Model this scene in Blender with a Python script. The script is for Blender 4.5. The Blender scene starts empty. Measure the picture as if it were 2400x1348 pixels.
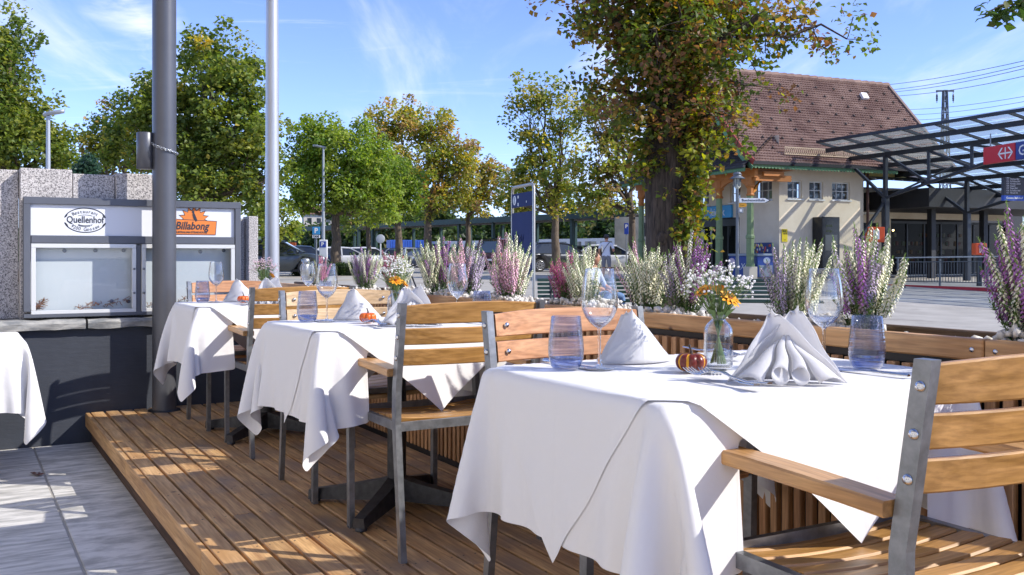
import bpy, bmesh, math, random
import numpy as np
from mathutils import Vector, Matrix, Euler
random.seed(7)
RNG = np.random.default_rng(7)
PI = math.pi
SC = bpy.context.scene
COL = SC.collection
# ------------------------------------------------------------------ camera
F = 2263.0            # focal length in pixels of the 2400 px wide photograph
CAMZ = 1.01           # camera height above the wooden deck (deck top is z = 0)
HOR = 602.0           # horizon row
cam_d = bpy.data.cameras.new('camera')
cam = bpy.data.objects.new('camera', cam_d); COL.objects.link(cam)
cam.location = (0, 0, CAMZ); cam.rotation_euler = (PI/2, 0, 0)
cam_d.sensor_fit = 'HORIZONTAL'; cam_d.sensor_width = 36.0
cam_d.lens = 36.0*F/2400.0
cam_d.shift_y = (HOR-674.0)/2400.0
cam_d.clip_start = 0.05; cam_d.clip_end = 3000
cam_d.dof.use_dof = False
SC.camera = cam
# ------------------------------------------------------------------ sun, sky, exposure
SUN_EL = math.radians(35.0)
SUN_DIR = Vector((math.cos(SUN_EL)*0.982, -0.19*math.cos(SUN_EL), math.sin(SUN_EL))).normalized()
sun_d = bpy.data.lights.new('sun', 'SUN'); sun_d.energy = 2.0; sun_d.angle = math.radians(0.53)
sun_d.color = (1.0, 0.95, 0.87)
sun = bpy.data.objects.new('sun', sun_d); COL.objects.link(sun)
sun.rotation_euler = (-SUN_DIR).to_track_quat('-Z', 'Y').to_euler()
sun.location = (30, -2, 20)
W = bpy.data.worlds.new('World'); SC.world = W; W.use_nodes = True
def build_world():
    nt = W.node_tree; nt.nodes.clear(); N = nt.nodes.new; L = nt.links.new
    out = N('ShaderNodeOutputWorld'); bg = N('ShaderNodeBackground'); bg.inputs[1].default_value = 0.15
    sky = N('ShaderNodeTexSky'); sky.sky_type = 'NISHITA'; sky.sun_disc = False
    sky.sun_elevation = SUN_EL; sky.sun_rotation = math.radians(101)
    sky.altitude = 1500; sky.air_density = 0.85; sky.dust_density = 0.1; sky.ozone_density = 2.5
    hsv = N('ShaderNodeHueSaturation'); hsv.inputs['Saturation'].default_value = 1.0; hsv.inputs['Value'].default_value = 1.0
    L(sky.outputs[0], hsv.inputs['Color'])
    tn = N('ShaderNodeMixRGB'); tn.blend_type = 'MULTIPLY'; tn.inputs[0].default_value = 1.0; tn.inputs[2].default_value = (.54, .53, .69, 1); L(hsv.outputs[0], tn.inputs[1])
    # thin cirrus: noise over the direction projected on a high flat layer
    tc = N('ShaderNodeTexCoord'); sep = N('ShaderNodeSeparateXYZ'); L(tc.outputs['Generated'], sep.inputs[0])
    def math_(op, a, b=None, clamp=False):
        m = N('ShaderNodeMath'); m.operation = op; m.use_clamp = clamp
        for i, v in enumerate((a, b)):
            if v is None: continue
            if isinstance(v, (int, float)): m.inputs[i].default_value = v
            else: L(v, m.inputs[i])
        return m.outputs[0]
    zc = math_('ADD', math_('MAXIMUM', sep.outputs[2], 0.0), 0.12)
    comb = N('ShaderNodeCombineXYZ')
    L(math_('DIVIDE', sep.outputs[0], zc), comb.inputs[0]); L(math_('DIVIDE', sep.outputs[1], zc), comb.inputs[1])
    def layer(scale_xyz, rot, nscale, lo, hi, detail=7, dist=0.6, off=(0, 0, 0), rough=.6):
        mp = N('ShaderNodeMapping'); mp.inputs['Scale'].default_value = scale_xyz
        mp.inputs['Rotation'].default_value = (0, 0, rot); mp.inputs['Location'].default_value = off
        L(comb.outputs[0], mp.inputs[0])
        no = N('ShaderNodeTexNoise'); no.inputs['Scale'].default_value = nscale
        no.inputs['Detail'].default_value = detail; no.inputs['Distortion'].default_value = dist
        no.inputs['Roughness'].default_value = rough
        L(mp.outputs[0], no.inputs['Vector'])
        r = N('ShaderNodeValToRGB'); r.color_ramp.elements[0].position = lo; r.color_ramp.elements[1].position = hi
        r.color_ramp.interpolation = 'EASE'
        L(no.outputs[0], r.inputs[0]); return r.outputs[0]
    bands = layer((1.6, .34, 1), math.radians(14), 1.6, .47, .80, off=(3.1, 1.7, 0))
    wisps = layer((.30, 1.5, 1), math.radians(-24), 1.7, .54, .78, dist=1.6, off=(7.3, 0.4, 0), rough=.68)
    veil = layer((.5, .5, 1), 0, .9, .40, .75, off=(1.2, 5.2, 0))
    cl = math_('ADD', math_('MULTIPLY', bands, .5), math_('MULTIPLY', math_('MULTIPLY', wisps, veil), .85))
    # contrails: long narrow lines across the layer, torn by noise
    def trail(ang, pos, wid, amt):
        dx, dy = math.cos(ang), math.sin(ang)
        d = math_('ADD', math_('MULTIPLY', N_sepx, -dy), math_('MULTIPLY', N_sepy, dx))
        wob = math_('MULTIPLY', math_('SUBTRACT', wobble, .5), .5)
        d = math_('ABSOLUTE', math_('SUBTRACT', math_('ADD', d, wob), pos))
        v = math_('SUBTRACT', 1.0, math_('DIVIDE', d, wid), True)
        return math_('MULTIPLY', math_('MULTIPLY', v, torn), amt)
    s2 = N('ShaderNodeSeparateXYZ'); L(comb.outputs[0], s2.inputs[0]); N_sepx, N_sepy = s2.outputs[0], s2.outputs[1]
    nw = N('ShaderNodeTexNoise'); nw.inputs['Scale'].default_value = 1.3; nw.inputs['Detail'].default_value = 5; L(comb.outputs[0], nw.inputs['Vector']); wobble = nw.outputs[0]
    torn = layer((1, 1, 1), 0, 2.6, .34, .66, dist=1.2, off=(2, 2, 0))
    for ang, pos, wid, amt in ((math.radians(99), .62, .15, .8), (math.radians(86), -.12, .17, .6), (math.radians(104), 1.75, .16, .8)):
        cl = math_('ADD', cl, trail(ang, pos, wid, amt))
    cl = math_('MINIMUM', cl, .85)
    mx = N('ShaderNodeMixRGB'); L(cl, mx.inputs[0]); L(tn.outputs[0], mx.inputs[1]); mx.inputs[2].default_value = (2.9, 3.0, 3.15, 1)
    L(mx.outputs[0], bg.inputs[0]); L(bg.outputs[0], out.inputs[0])
build_world()
SC.view_settings.view_transform = 'Standard'; SC.view_settings.look = 'None'
SC.view_settings.exposure = 1.52; SC.view_settings.gamma = 1.0; SC.view_settings.use_curve_mapping = False
SC.render.engine = 'CYCLES'
SC.cycles.use_denoising = True
SC.cycles.max_bounces = 12; SC.cycles.diffuse_bounces = 3; SC.cycles.glossy_bounces = 8
SC.cycles.transmission_bounces = 6; SC.cycles.transparent_max_bounces = 16
SC.cycles.sample_clamp_indirect = 8.0
SC.cycles.caustics_refractive = False; SC.cycles.caustics_reflective = False
# ------------------------------------------------------------------ places
A = Vector((-0.5, math.sqrt(3)/2, 0)); B = Vector((math.sqrt(3)/2, 0.5, 0))   # along the row of tables, and across it
ROT = math.radians(30)
O = Vector((0.486, 2.257, 0))
def R(u, v, z=0): return O + A*u + B*v + Vector((0, 0, z))
def P(px, py, d): return Vector(((px-1200)/F*d, d, CAMZ-(py-HOR)/F*d))
def zg(Y):
    t = min(1, max(0, (Y-12)/40)); t = t*t*(3-2*t)
    return CAMZ-(1.2-.40*t)
def G(px, d, dz=0): return Vector(((px-1200)/F*d, d, zg(d)+dz))
# ------------------------------------------------------------------ objects
def tag(o, label=None, cat=None, group=None, kind=None):
    if label: o['label'] = label
    if cat: o['category'] = cat
    if group: o['group'] = group
    if kind: o['kind'] = kind
    return o
def thing(name, label, cat, loc=(0, 0, 0), rz=0, group=None):
    o = bpy.data.objects.new(name, None); COL.objects.link(o); o.empty_display_size = .1
    o.location = loc; o.rotation_euler = (0, 0, rz)
    return tag(o, label, cat, group)
def dup(o, parent=None):
    c = o.copy(); COL.objects.link(c)
    if parent is not None: c.parent = parent
    for ch in list(o.children): dup(ch, c)
    return c
class MB:
    def __init__(s): s.v = []; s.f = []; s.m = []; s.sm = []; s.mi = 0; s.smooth = False
    def add(s, vs, fs, smooth=None):
        b = len(s.v); s.v.extend([tuple(x) for x in vs])
        for f in fs: s.f.append([b+i for i in f]); s.m.append(s.mi); s.sm.append(s.smooth if smooth is None else smooth)
    def box(s, c, d, rz=0, M=None):
        x, y, z = d[0]/2, d[1]/2, d[2]/2; c = Vector(c)
        vs = [Vector((sx*x, sy*y, sz*z)) for sz in (-1, 1) for sy in (-1, 1) for sx in (-1, 1)]
        if rz: q = Matrix.Rotation(rz, 3, 'Z'); vs = [q@p for p in vs]
        if M is not None: vs = [M@p for p in vs]
        s.add([c+p for p in vs], [(0, 2, 3, 1), (4, 5, 7, 6), (0, 1, 5, 4), (2, 6, 7, 3), (0, 4, 6, 2), (1, 3, 7, 5)], False)
    def cbox(s, c, d, b=.004, M=None):
        """box with chamfered edges"""
        h = [d[0]/2, d[1]/2, d[2]/2]; b = min(b, min(h)*.7); vs = []; idx = {}
        for sx in (-1, 1):
            for sy in (-1, 1):
                for sz in (-1, 1):
                    S = (sx, sy, sz)
                    for ax in range(3):
                        p = [S[i]*(h[i]-b) for i in range(3)]; p[ax] = S[ax]*h[ax]
                        idx[(S, ax)] = len(vs); vs.append(Vector(p))
        fs = []
        for ax in range(3):
            a1, a2 = [(1, 2), (2, 0), (0, 1)][ax]
            for sg in (-1, 1):
                q = []
                for t1, t2 in ((-1, -1), (1, -1), (1, 1), (-1, 1)):
                    S = [0, 0, 0]; S[ax] = sg; S[a1] = t1; S[a2] = t2; q.append(idx[(tuple(S), ax)])
                fs.append(q if sg > 0 else q[::-1])
        for ax in range(3):
            a1, a2 = [(1, 2), (2, 0), (0, 1)][ax]
            for t1 in (-1, 1):
                for t2 in (-1, 1):
                    S = [0, 0, 0]; S[a1] = t1; S[a2] = t2; S0 = list(S); S0[ax] = -1; S1 = list(S); S1[ax] = 1
                    q = [idx[(tuple(S0), a1)], idx[(tuple(S1), a1)], idx[(tuple(S1), a2)], idx[(tuple(S0), a2)]]
                    fs.append(q if t1*t2 < 0 else q[::-1])
        for sx in (-1, 1):
            for sy in (-1, 1):
                for sz in (-1, 1):
                    S = (sx, sy, sz); q = [idx[(S, 0)], idx[(S, 1)], idx[(S, 2)]]
                    fs.append(q if sx*sy*sz > 0 else q[::-1])
        if M is not None: vs = [M@p for p in vs]
        c = Vector(c); s.add([c+p for p in vs], fs, False)
    def tube(s, pts, r, n=8, cap=True, smooth=True):
        pts = [Vector(p) for p in pts]; k = len(pts)
        rs = r if isinstance(r, (list, tuple)) else [r]*k
        ref = None; vs = []
        for i in range(k):
            t = (pts[min(i+1, k-1)]-pts[max(i-1, 0)])
            t = t.normalized() if t.length > 1e-9 else Vector((0, 0, 1))
            if ref is None: ref = t.orthogonal().normalized()
            ref = (ref-t*ref.dot(t)); ref = ref.normalized() if ref.length > 1e-6 else t.orthogonal().normalized()
            bi = t.cross(ref)
            for j in range(n):
                a = 2*PI*j/n; vs.append(pts[i]+(ref*math.cos(a)+bi*math.sin(a))*rs[i])
        fs = [(i*n+j, i*n+(j+1) % n, (i+1)*n+(j+1) % n, (i+1)*n+j) for i in range(k-1) for j in range(n)]
        s.add(vs, fs, smooth)
        if cap: s.add(vs[:n][::-1], [tuple(range(n))], False); s.add(vs[-n:], [tuple(range(n))], False)
    def bar(s, p, q, w, h, up=(0, 0, 1), b=0.0):
        p = Vector(p); q = Vector(q); y = (q-p); L = y.length; y.normalize(); up = Vector(up)
        x = y.cross(up); x = x.normalized() if x.length > 1e-6 else y.orthogonal().normalized(); z = x.cross(y)
        M = Matrix((x, y, z)).transposed()
        (s.cbox((p+q)/2, (w, L, h), b, M) if b else s.box((p+q)/2, (w, L, h), 0, M))
    def lathe(s, prof, n=24, c=(0, 0, 0), smooth=True, fn=None):
        c = Vector(c); vs = []
        for r, z in prof:
            for j in range(n):
                a = 2*PI*j/n; rr = r*(fn(a, z) if fn else 1); vs.append(c+Vector((rr*math.cos(a), rr*math.sin(a), z)))
        k = len(prof)
        s.add(vs, [(i*n+j, i*n+(j+1) % n, (i+1)*n+(j+1) % n, (i+1)*n+j) for i in range(k-1) for j in range(n)], smooth)
    def prism(s, poly, M, t, smooth=False):
        """poly: 2D outline (ccw), M: maps (x, y, z) to the world; extruded from z=0 to z=t"""
        n = len(poly); M = M if callable(M) else (lambda p, M=M: M@p)
        a = [M(Vector((x, y, 0))) for x, y in poly]; b = [M(Vector((x, y, t))) for x, y in poly]
        s.add(a+b, [tuple(range(n))[::-1], tuple(range(n, 2*n))]+[(i, (i+1) % n, n+(i+1) % n, n+i) for i in range(n)], smooth)
    def sphere(s, c, r, n=10, m=7, sc=(1, 1, 1)):
        c = Vector(c); vs = [c+Vector((0, 0, -r*sc[2]))]
        for i in range(1, m):
            p = -PI/2+PI*i/m
            for j in range(n):
                a = 2*PI*j/n; vs.append(c+Vector((r*sc[0]*math.cos(p)*math.cos(a), r*sc[1]*math.cos(p)*math.sin(a), r*sc[2]*math.sin(p))))
        vs.append(c+Vector((0, 0, r*sc[2]))); fs = []
        for j in range(n): fs.append((0, 1+(j+1) % n, 1+j))
        for i in range(m-2):
            for j in range(n): fs.append((1+i*n+j, 1+i*n+(j+1) % n, 1+(i+1)*n+(j+1) % n, 1+(i+1)*n+j))
        q = len(vs)-1
        for j in range(n): fs.append((1+(m-2)*n+j, 1+(m-2)*n+(j+1) % n, q))
        s.add(vs, fs, True)
    def grid(s, pts, smooth=True):
        h = len(pts); w = len(pts[0])
        s.add([p for r in pts for p in r], [(i*w+j, i*w+j+1, (i+1)*w+j+1, (i+1)*w+j) for i in range(h-1) for j in range(w-1)], smooth)
    def mesh(s, name, mats):
        me = bpy.data.meshes.new(name); me.from_pydata(s.v, [], s.f)
        mats = mats if isinstance(mats, (list, tuple)) else [mats]
        for m in mats: me.materials.append(m)
        me.polygons.foreach_set('material_index', s.m); me.polygons.foreach_set('use_smooth', s.sm)
        me.update(); return me
    def obj(s, name, mats, parent=None, loc=(0, 0, 0), rz=0, kind=None):
        return link(name, s.mesh(name, mats), parent, loc, rz, kind)
def link(name, me, parent=None, loc=(0, 0, 0), rz=0, kind=None):
    o = bpy.data.objects.new(name, me); COL.objects.link(o)
    o.location = loc; o.rotation_euler = rz if isinstance(rz, (tuple, list, Euler)) else (0, 0, rz)
    if parent is not None: o.parent = parent
    if kind: o['kind'] = kind
    return o
def npmesh(name, V, Fq, mats, col=None, smooth=False, mi=None):
    """fast mesh from arrays; Fq (n,3) or (n,4); col: (nverts,3)"""
    V = np.asarray(V, np.float32); Fq = np.asarray(Fq, np.int32); k = Fq.shape[1]
    me = bpy.data.meshes.new(name); me.vertices.add(len(V)); me.vertices.foreach_set('co', V.ravel())
    me.loops.add(Fq.size); me.loops.foreach_set('vertex_index', Fq.ravel())
    me.polygons.add(len(Fq)); me.polygons.foreach_set('loop_start', np.arange(len(Fq), dtype=np.int32)*k)
    me.polygons.foreach_set('use_smooth', np.full(len(Fq), smooth))
    for m in (mats if isinstance(mats, (list, tuple)) else [mats]): me.materials.append(m)
    if mi is not None: me.polygons.foreach_set('material_index', np.asarray(mi, np.int32))
    me.update(calc_edges=True)
    if col is not None:
        at = me.color_attributes.new('tint', 'FLOAT_COLOR', 'POINT')
        c4 = np.ones((len(V), 4), np.float32); c4[:, :3] = col; at.data.foreach_set('color', c4.ravel())
    return me
def text_mesh(txt, size, mat, depth=.002, align='CENTER', bold=0.0, shear=0.0, sx=1.0):
    cu = bpy.data.curves.new('lettering', 'FONT'); cu.body = txt; cu.size = size; cu.align_x = align; cu.align_y = 'CENTER'
    cu.extrude = depth; cu.offset = bold; cu.shear = shear; cu.resolution_u = 2
    o = bpy.data.objects.new('lettering', cu); COL.objects.link(o)
    dg = bpy.context.evaluated_depsgraph_get(); me = bpy.data.meshes.new_from_object(o.evaluated_get(dg))
    bpy.data.objects.remove(o); bpy.data.curves.remove(cu)
    me.materials.clear(); me.materials.append(mat)
    if sx != 1:
        for v in me.vertices: v.co.x *= sx
    return me
def text(txt, size, mat, parent, M, name='lettering', **k):
    """M: 4x4 placing the flat text (x right, y up, z towards the reader)"""
    me = text_mesh(txt, size, mat, **k); me.transform(M); me.name = name
    return link(name, me, parent)
def face_M(c, right, up):
    r = Vector(right).normalized(); u = Vector(up).normalized(); n = r.cross(u)
    m = Matrix((r, u, n)).transposed().to_4x4(); m.translation = Vector(c); return m
# ------------------------------------------------------------------ materials
def _nodes(name):
    m = bpy.data.materials.new(name); m.use_nodes = True; nt = m.node_tree
    return m, nt, nt.nodes.new, nt.links.new, nt.nodes['Principled BSDF'], nt.nodes['Material Output']
def srgb(h):
    h = h.lstrip('#'); c = [int(h[i:i+2], 16)/255 for i in (0, 2, 4)]
    return tuple(((x+.055)/1.055)**2.4 if x > .04045 else x/12.92 for x in c)
def mat(name, col, rough=.6, metal=0.0, col2=None, scale=8.0, detail=5, stretch=(1, 1, 1), lo=.35, hi=.65, rnd=0.0, bump=0.0, bscale=80.0,
        bstretch=None, spots=None, spec=.5, coord='Object', rvar=0.0, coat=0.0):
    m, nt, N, L, bs, out = _nodes(name)
    bs.inputs['Roughness'].default_value = rough; bs.inputs['Metallic'].default_value = metal
    bs.inputs['Specular IOR Level'].default_value = spec
    if coat: bs.inputs['Coat Weight'].default_value = coat; bs.inputs['Coat Roughness'].default_value = .05
    c4 = lambda c: (c[0], c[1], c[2], 1)
    bs.inputs['Base Color'].default_value = c4(col)
    if col2 is None and not rnd and not bump and not spots: return m
    tc = N('ShaderNodeTexCoord'); oi = N('ShaderNodeObjectInfo')
    ad = N('ShaderNodeVectorMath'); ad.operation = 'ADD'; L(tc.outputs[coord], ad.inputs[0])
    if rnd:
        mu = N('ShaderNodeMath'); mu.operation = 'MULTIPLY'; mu.inputs[1].default_value = 37.0; L(oi.outputs['Random'], mu.inputs[0]); L(mu.outputs[0], ad.inputs[1])
    def noise(sc, st, det):
        mp = N('ShaderNodeMapping'); mp.inputs['Scale'].default_value = st; L(ad.outputs[0], mp.inputs[0])
        no = N('ShaderNodeTexNoise'); no.inputs['Scale'].default_value = sc; no.inputs['Detail'].default_value = det; no.inputs['Roughness'].default_value = .62
        L(mp.outputs[0], no.inputs['Vector']); return no.outputs[0]
    cur = None
    if col2 is not None:
        r = N('ShaderNodeValToRGB'); r.color_ramp.elements[0].position = lo; r.color_ramp.elements[1].position = hi
        r.color_ramp.elements[0].color = c4(col); r.color_ramp.elements[1].color = c4(col2)
        nz = noise(scale, stretch, detail); L(nz, r.inputs[0]); cur = r.outputs[0]
        if rvar:
            mr = N('ShaderNodeMapRange'); mr.inputs['To Min'].default_value = max(0.02, rough-rvar); mr.inputs['To Max'].default_value = rough+rvar
            L(nz, mr.inputs['Value']); L(mr.outputs[0], bs.inputs['Roughness'])
    if spots:   # (colour, scale, threshold): stains with a shape of their own
        sc_, ss, th = spots
        r2 = N('ShaderNodeValToRGB'); r2.color_ramp.elements[0].position = th; r2.color_ramp.elements[1].position = min(1, th+.08)
        L(noise(ss, (1, 1, 1), 6), r2.inputs[0])
        mx = N('ShaderNodeMixRGB'); L(r2.outputs[0], mx.inputs[0])
        if cur: L(cur, mx.inputs[1])
        else: mx.inputs[1].default_value = c4(col)
        mx.inputs[2].default_value = c4(sc_); cur = mx.outputs[0]
    if rnd:
        mr = N('ShaderNodeMapRange'); mr.inputs['To Min'].default_value = 1-rnd; mr.inputs['To Max'].default_value = 1+rnd; L(oi.outputs['Random'], mr.inputs['Value'])
        hs = N('ShaderNodeHueSaturation'); L(mr.outputs[0], hs.inputs['Value'])
        if cur: L(cur, hs.inputs['Color'])
        else: hs.inputs['Color'].default_value = c4(col)
        cur = hs.outputs[0]
    if cur: L(cur, bs.inputs['Base Color'])
    if bump:
        b = N('ShaderNodeBump'); b.inputs['Strength'].default_value = 1.0; b.inputs['Distance'].default_value = bump
        L(noise(bscale, bstretch or stretch, 4), b.inputs['Height']); L(b.outputs[0], bs.inputs['Normal'])
    return m
def wood(name, c1, c2, along='Y', rough=.45, rnd=.12, fine=1.0, dark=None, bump=.0006, spots=None):
    """timber with stretched grain along one object axis and a tone of its own for each piece"""
    st = {'X': (.06, 1, 1), 'Y': (1, .06, 1), 'Z': (1, 1, .06)}[along]
    m, nt, N, L, bs, out = _nodes(name)
    tc = N('ShaderNodeTexCoord'); oi = N('ShaderNodeObjectInfo')
    mu = N('ShaderNodeMath'); mu.operation = 'MULTIPLY'; mu.inputs[1].default_value = 53.0; L(oi.outputs['Random'], mu.inputs[0])
    ad = N('ShaderNodeVectorMath'); L(tc.outputs['Object'], ad.inputs[0]); L(mu.outputs[0], ad.inputs[1])
    mp = N('ShaderNodeMapping'); mp.inputs['Scale'].default_value = st; L(ad.outputs[0], mp.inputs[0])
    n1 = N('ShaderNodeTexNoise'); n1.inputs['Scale'].default_value = 40*fine; n1.inputs['Detail'].default_value = 6; n1.inputs['Distortion'].default_value = .8; L(mp.outputs[0], n1.inputs['Vector'])
    n2 = N('ShaderNodeTexNoise'); n2.inputs['Scale'].default_value = 140*fine; n2.inputs['Detail'].default_value = 3; L(mp.outputs[0], n2.inputs['Vector'])
    n3 = N('ShaderNodeTexNoise'); n3.inputs['Scale'].default_value = 3.0; n3.inputs['Detail'].default_value = 4; L(ad.outputs[0], n3.inputs['Vector'])
    r = N('ShaderNodeValToRGB'); r.color_ramp.elements[0].position = .36; r.color_ramp.elements[1].position = .64
    r.color_ramp.elements[0].color = (*c1, 1); r.color_ramp.elements[1].color = (*c2, 1); L(n1.outputs[0], r.inputs[0])
    m2 = N('ShaderNodeMixRGB'); m2.blend_type = 'MULTIPLY'; m2.inputs[0].default_value = .5; L(r.outputs[0], m2.inputs[1])
    r2 = N('ShaderNodeValToRGB'); r2.color_ramp.elements[0].position = .35; r2.color_ramp.elements[1].position = .6; r2.color_ramp.elements[0].color = (.45, .4, .36, 1)
    L(n2.outputs[0], r2.inputs[0]); L(r2.outputs[0], m2.inputs[2]); cur = m2.outputs[0]
    if dark:
        m3 = N('ShaderNodeMixRGB'); r3 = N('ShaderNodeValToRGB'); r3.color_ramp.elements[0].position = .48; r3.color_ramp.elements[1].position = .72
        L(n3.outputs[0], r3.inputs[0]); L(r3.outputs[0], m3.inputs[0]); L(cur, m3.inputs[1]); m3.inputs[2].default_value = (*dark, 1); cur = m3.outputs[0]
    if spots:
        n4 = N('ShaderNodeTexVoronoi'); n4.inputs['Scale'].default_value = spots[1]; L(ad.outputs[0], n4.inputs['Vector'])
        r4 = N('ShaderNodeValToRGB'); r4.color_ramp.elements[0].position = spots[2]; r4.color_ramp.elements[1].position = spots[2]+.05
        r4.color_ramp.elements[0].color = (1, 1, 1, 1); r4.color_ramp.elements[1].color = (0, 0, 0, 1); L(n4.outputs['Distance'], r4.inputs[0])
        m4 = N('ShaderNodeMixRGB'); L(r4.outputs[0], m4.inputs[0]); L(cur, m4.inputs[1]); m4.inputs[2].default_value = (*spots[0], 1); cur = m4.outputs[0]
    mr = N('ShaderNodeMapRange'); mr.inputs['To Min'].default_value = 1-rnd; mr.inputs['To Max'].default_value = 1+rnd; L(oi.outputs['Random'], mr.inputs['Value'])
    hs = N('ShaderNodeHueSaturation'); L(mr.outputs[0], hs.inputs['Value']); L(cur, hs.inputs['Color']); L(hs.outputs[0], bs.inputs['Base Color'])
    bs.inputs['Roughness'].default_value = rough
    b = N('ShaderNodeBump'); b.inputs['Distance'].default_value = bump; L(n1.outputs[0], b.inputs['Height']); L(b.outputs[0], bs.inputs['Normal'])
    return m
def glass(name, tint=(1, 1, 1), edge=.75, refl=.9, ridges=None, dust=0.0):
    """thin-walled glass: clear face on, reflecting and tinted towards grazing angles"""
    m, nt, N, L, bs, out = _nodes(name); nt.nodes.remove(bs)
    tr = N('ShaderNodeBsdfTransparent'); gl = N('ShaderNodeBsdfGlossy'); gl.inputs['Roughness'].default_value = .02
    gl.inputs['Color'].default_value = (refl, refl, refl, 1)
    lw = N('ShaderNodeLayerWeight'); lw.inputs['Blend'].default_value = .35
    r = N('ShaderNodeValToRGB'); r.color_ramp.elements[0].position = .2; r.color_ramp.elements[1].position = .97
    r.color_ramp.elements[0].color = (*tint, 1); r.color_ramp.elements[1].color = (*[t*edge for t in tint], 1)
    L(lw.outputs['Facing'], r.inputs[0]); L(r.outputs[0], tr.inputs['Color'])
    l2 = N('ShaderNodeLayerWeight'); l2.inputs['Blend'].default_value = .5
    pw = N('ShaderNodeMath'); pw.operation = 'POWER'; pw.inputs[1].default_value = 2.2; L(l2.outputs['Facing'], pw.inputs[0])
    fr = N('ShaderNodeMath'); fr.operation = 'MULTIPLY_ADD'; fr.inputs[1].default_value = .80; fr.inputs[2].default_value = .045; L(pw.outputs[0], fr.inputs[0])
    mx = N('ShaderNodeMixShader'); L(fr.outputs[0], mx.inputs[0]); L(tr.outputs[0], mx.inputs[1]); L(gl.outputs[0], mx.inputs[2])
    if dust:      # a film of dirt on roof glazing
        df = N('ShaderNodeBsdfDiffuse'); df.inputs['Color'].default_value = (.62, .68, .66, 1); dt = N('ShaderNodeBsdfTranslucent'); dt.inputs['Color'].default_value = (.62, .70, .68, 1)
        m3 = N('ShaderNodeMixShader'); L(df.outputs[0], m3.inputs[1]); L(dt.outputs[0], m3.inputs[2]); m4 = N('ShaderNodeMixShader'); m4.inputs[0].default_value = dust
        L(mx.outputs[0], m4.inputs[1]); L(m3.outputs[0], m4.inputs[2]); L(m4.outputs[0], out.inputs[0])
    else: L(mx.outputs[0], out.inputs[0])
    if ridges:
        tc = N('ShaderNodeTexCoord'); mp = N('ShaderNodeMapping'); mp.inputs['Scale'].default_value = (.05, .05, 1); L(tc.outputs['Object'], mp.inputs[0])
        no = N('ShaderNodeTexNoise'); no.inputs['Scale'].default_value = ridges; no.inputs['Detail'].default_value = 3; L(mp.outputs[0], no.inputs['Vector'])
        r3 = N('ShaderNodeValToRGB'); r3.color_ramp.elements[0].position = .38; r3.color_ramp.elements[1].position = .58
        r3.color_ramp.elements[0].color = (.72, .73, .80, 1); L(no.outputs[0], r3.inputs[0])
        mm = N('ShaderNodeMixRGB'); mm.blend_type = 'MULTIPLY'; mm.inputs[0].default_value = .75; L(r.outputs[0], mm.inputs[1]); L(r3.outputs[0], mm.inputs[2]); L(mm.outputs[0], tr.inputs['Color'])
        b = N('ShaderNodeBump'); b.inputs['Distance'].default_value = .002; L(no.outputs[0], b.inputs['Height']); L(b.outputs[0], gl.inputs['Normal']); L(b.outputs[0], l2.inputs['Normal'])
    return m
def solidglass(name):
    """solid glass that refracts, let half through straight so that its shadow stays light"""
    m, nt, N, L, bs, out = _nodes(name); nt.nodes.remove(bs)
    g = N('ShaderNodeBsdfGlass'); g.inputs['IOR'].default_value = 1.46; t = N('ShaderNodeBsdfTransparent'); t.inputs['Color'].default_value = (.97, .98, .98, 1)
    mx = N('ShaderNodeMixShader'); mx.inputs[0].default_value = .5; L(g.outputs[0], mx.inputs[1]); L(t.outputs[0], mx.inputs[2]); L(mx.outputs[0], out.inputs[0]); return m
def leafmat(name, trans=.35, rough=.5):
    m, nt, N, L, bs, out = _nodes(name)
    at = N('ShaderNodeAttribute'); at.attribute_name = 'tint'
    L(at.outputs['Color'], bs.inputs['Base Color']); bs.inputs['Roughness'].default_value = rough
    tl = N('ShaderNodeBsdfTranslucent'); hs = N('ShaderNodeHueSaturation'); hs.inputs['Saturation'].default_value = 1.15; hs.inputs['Value'].default_value = 1.5
    L(at.outputs['Color'], hs.inputs['Color']); L(hs.outputs[0], tl.inputs['Color'])
    mx = N('ShaderNodeMixShader'); mx.inputs[0].default_value = trans; L(bs.outputs[0], mx.inputs[1]); L(tl.outputs[0], mx.inputs[2]); L(mx.outputs[0], out.inputs[0])
    return m
def emit(name, col, s):
    m, nt, N, L, bs, out = _nodes(name); bs.inputs['Base Color'].default_value = (*col, 1)
    bs.inputs['Emission Color'].default_value = (*col, 1); bs.inputs['Emission Strength'].default_value = s; return m
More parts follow.
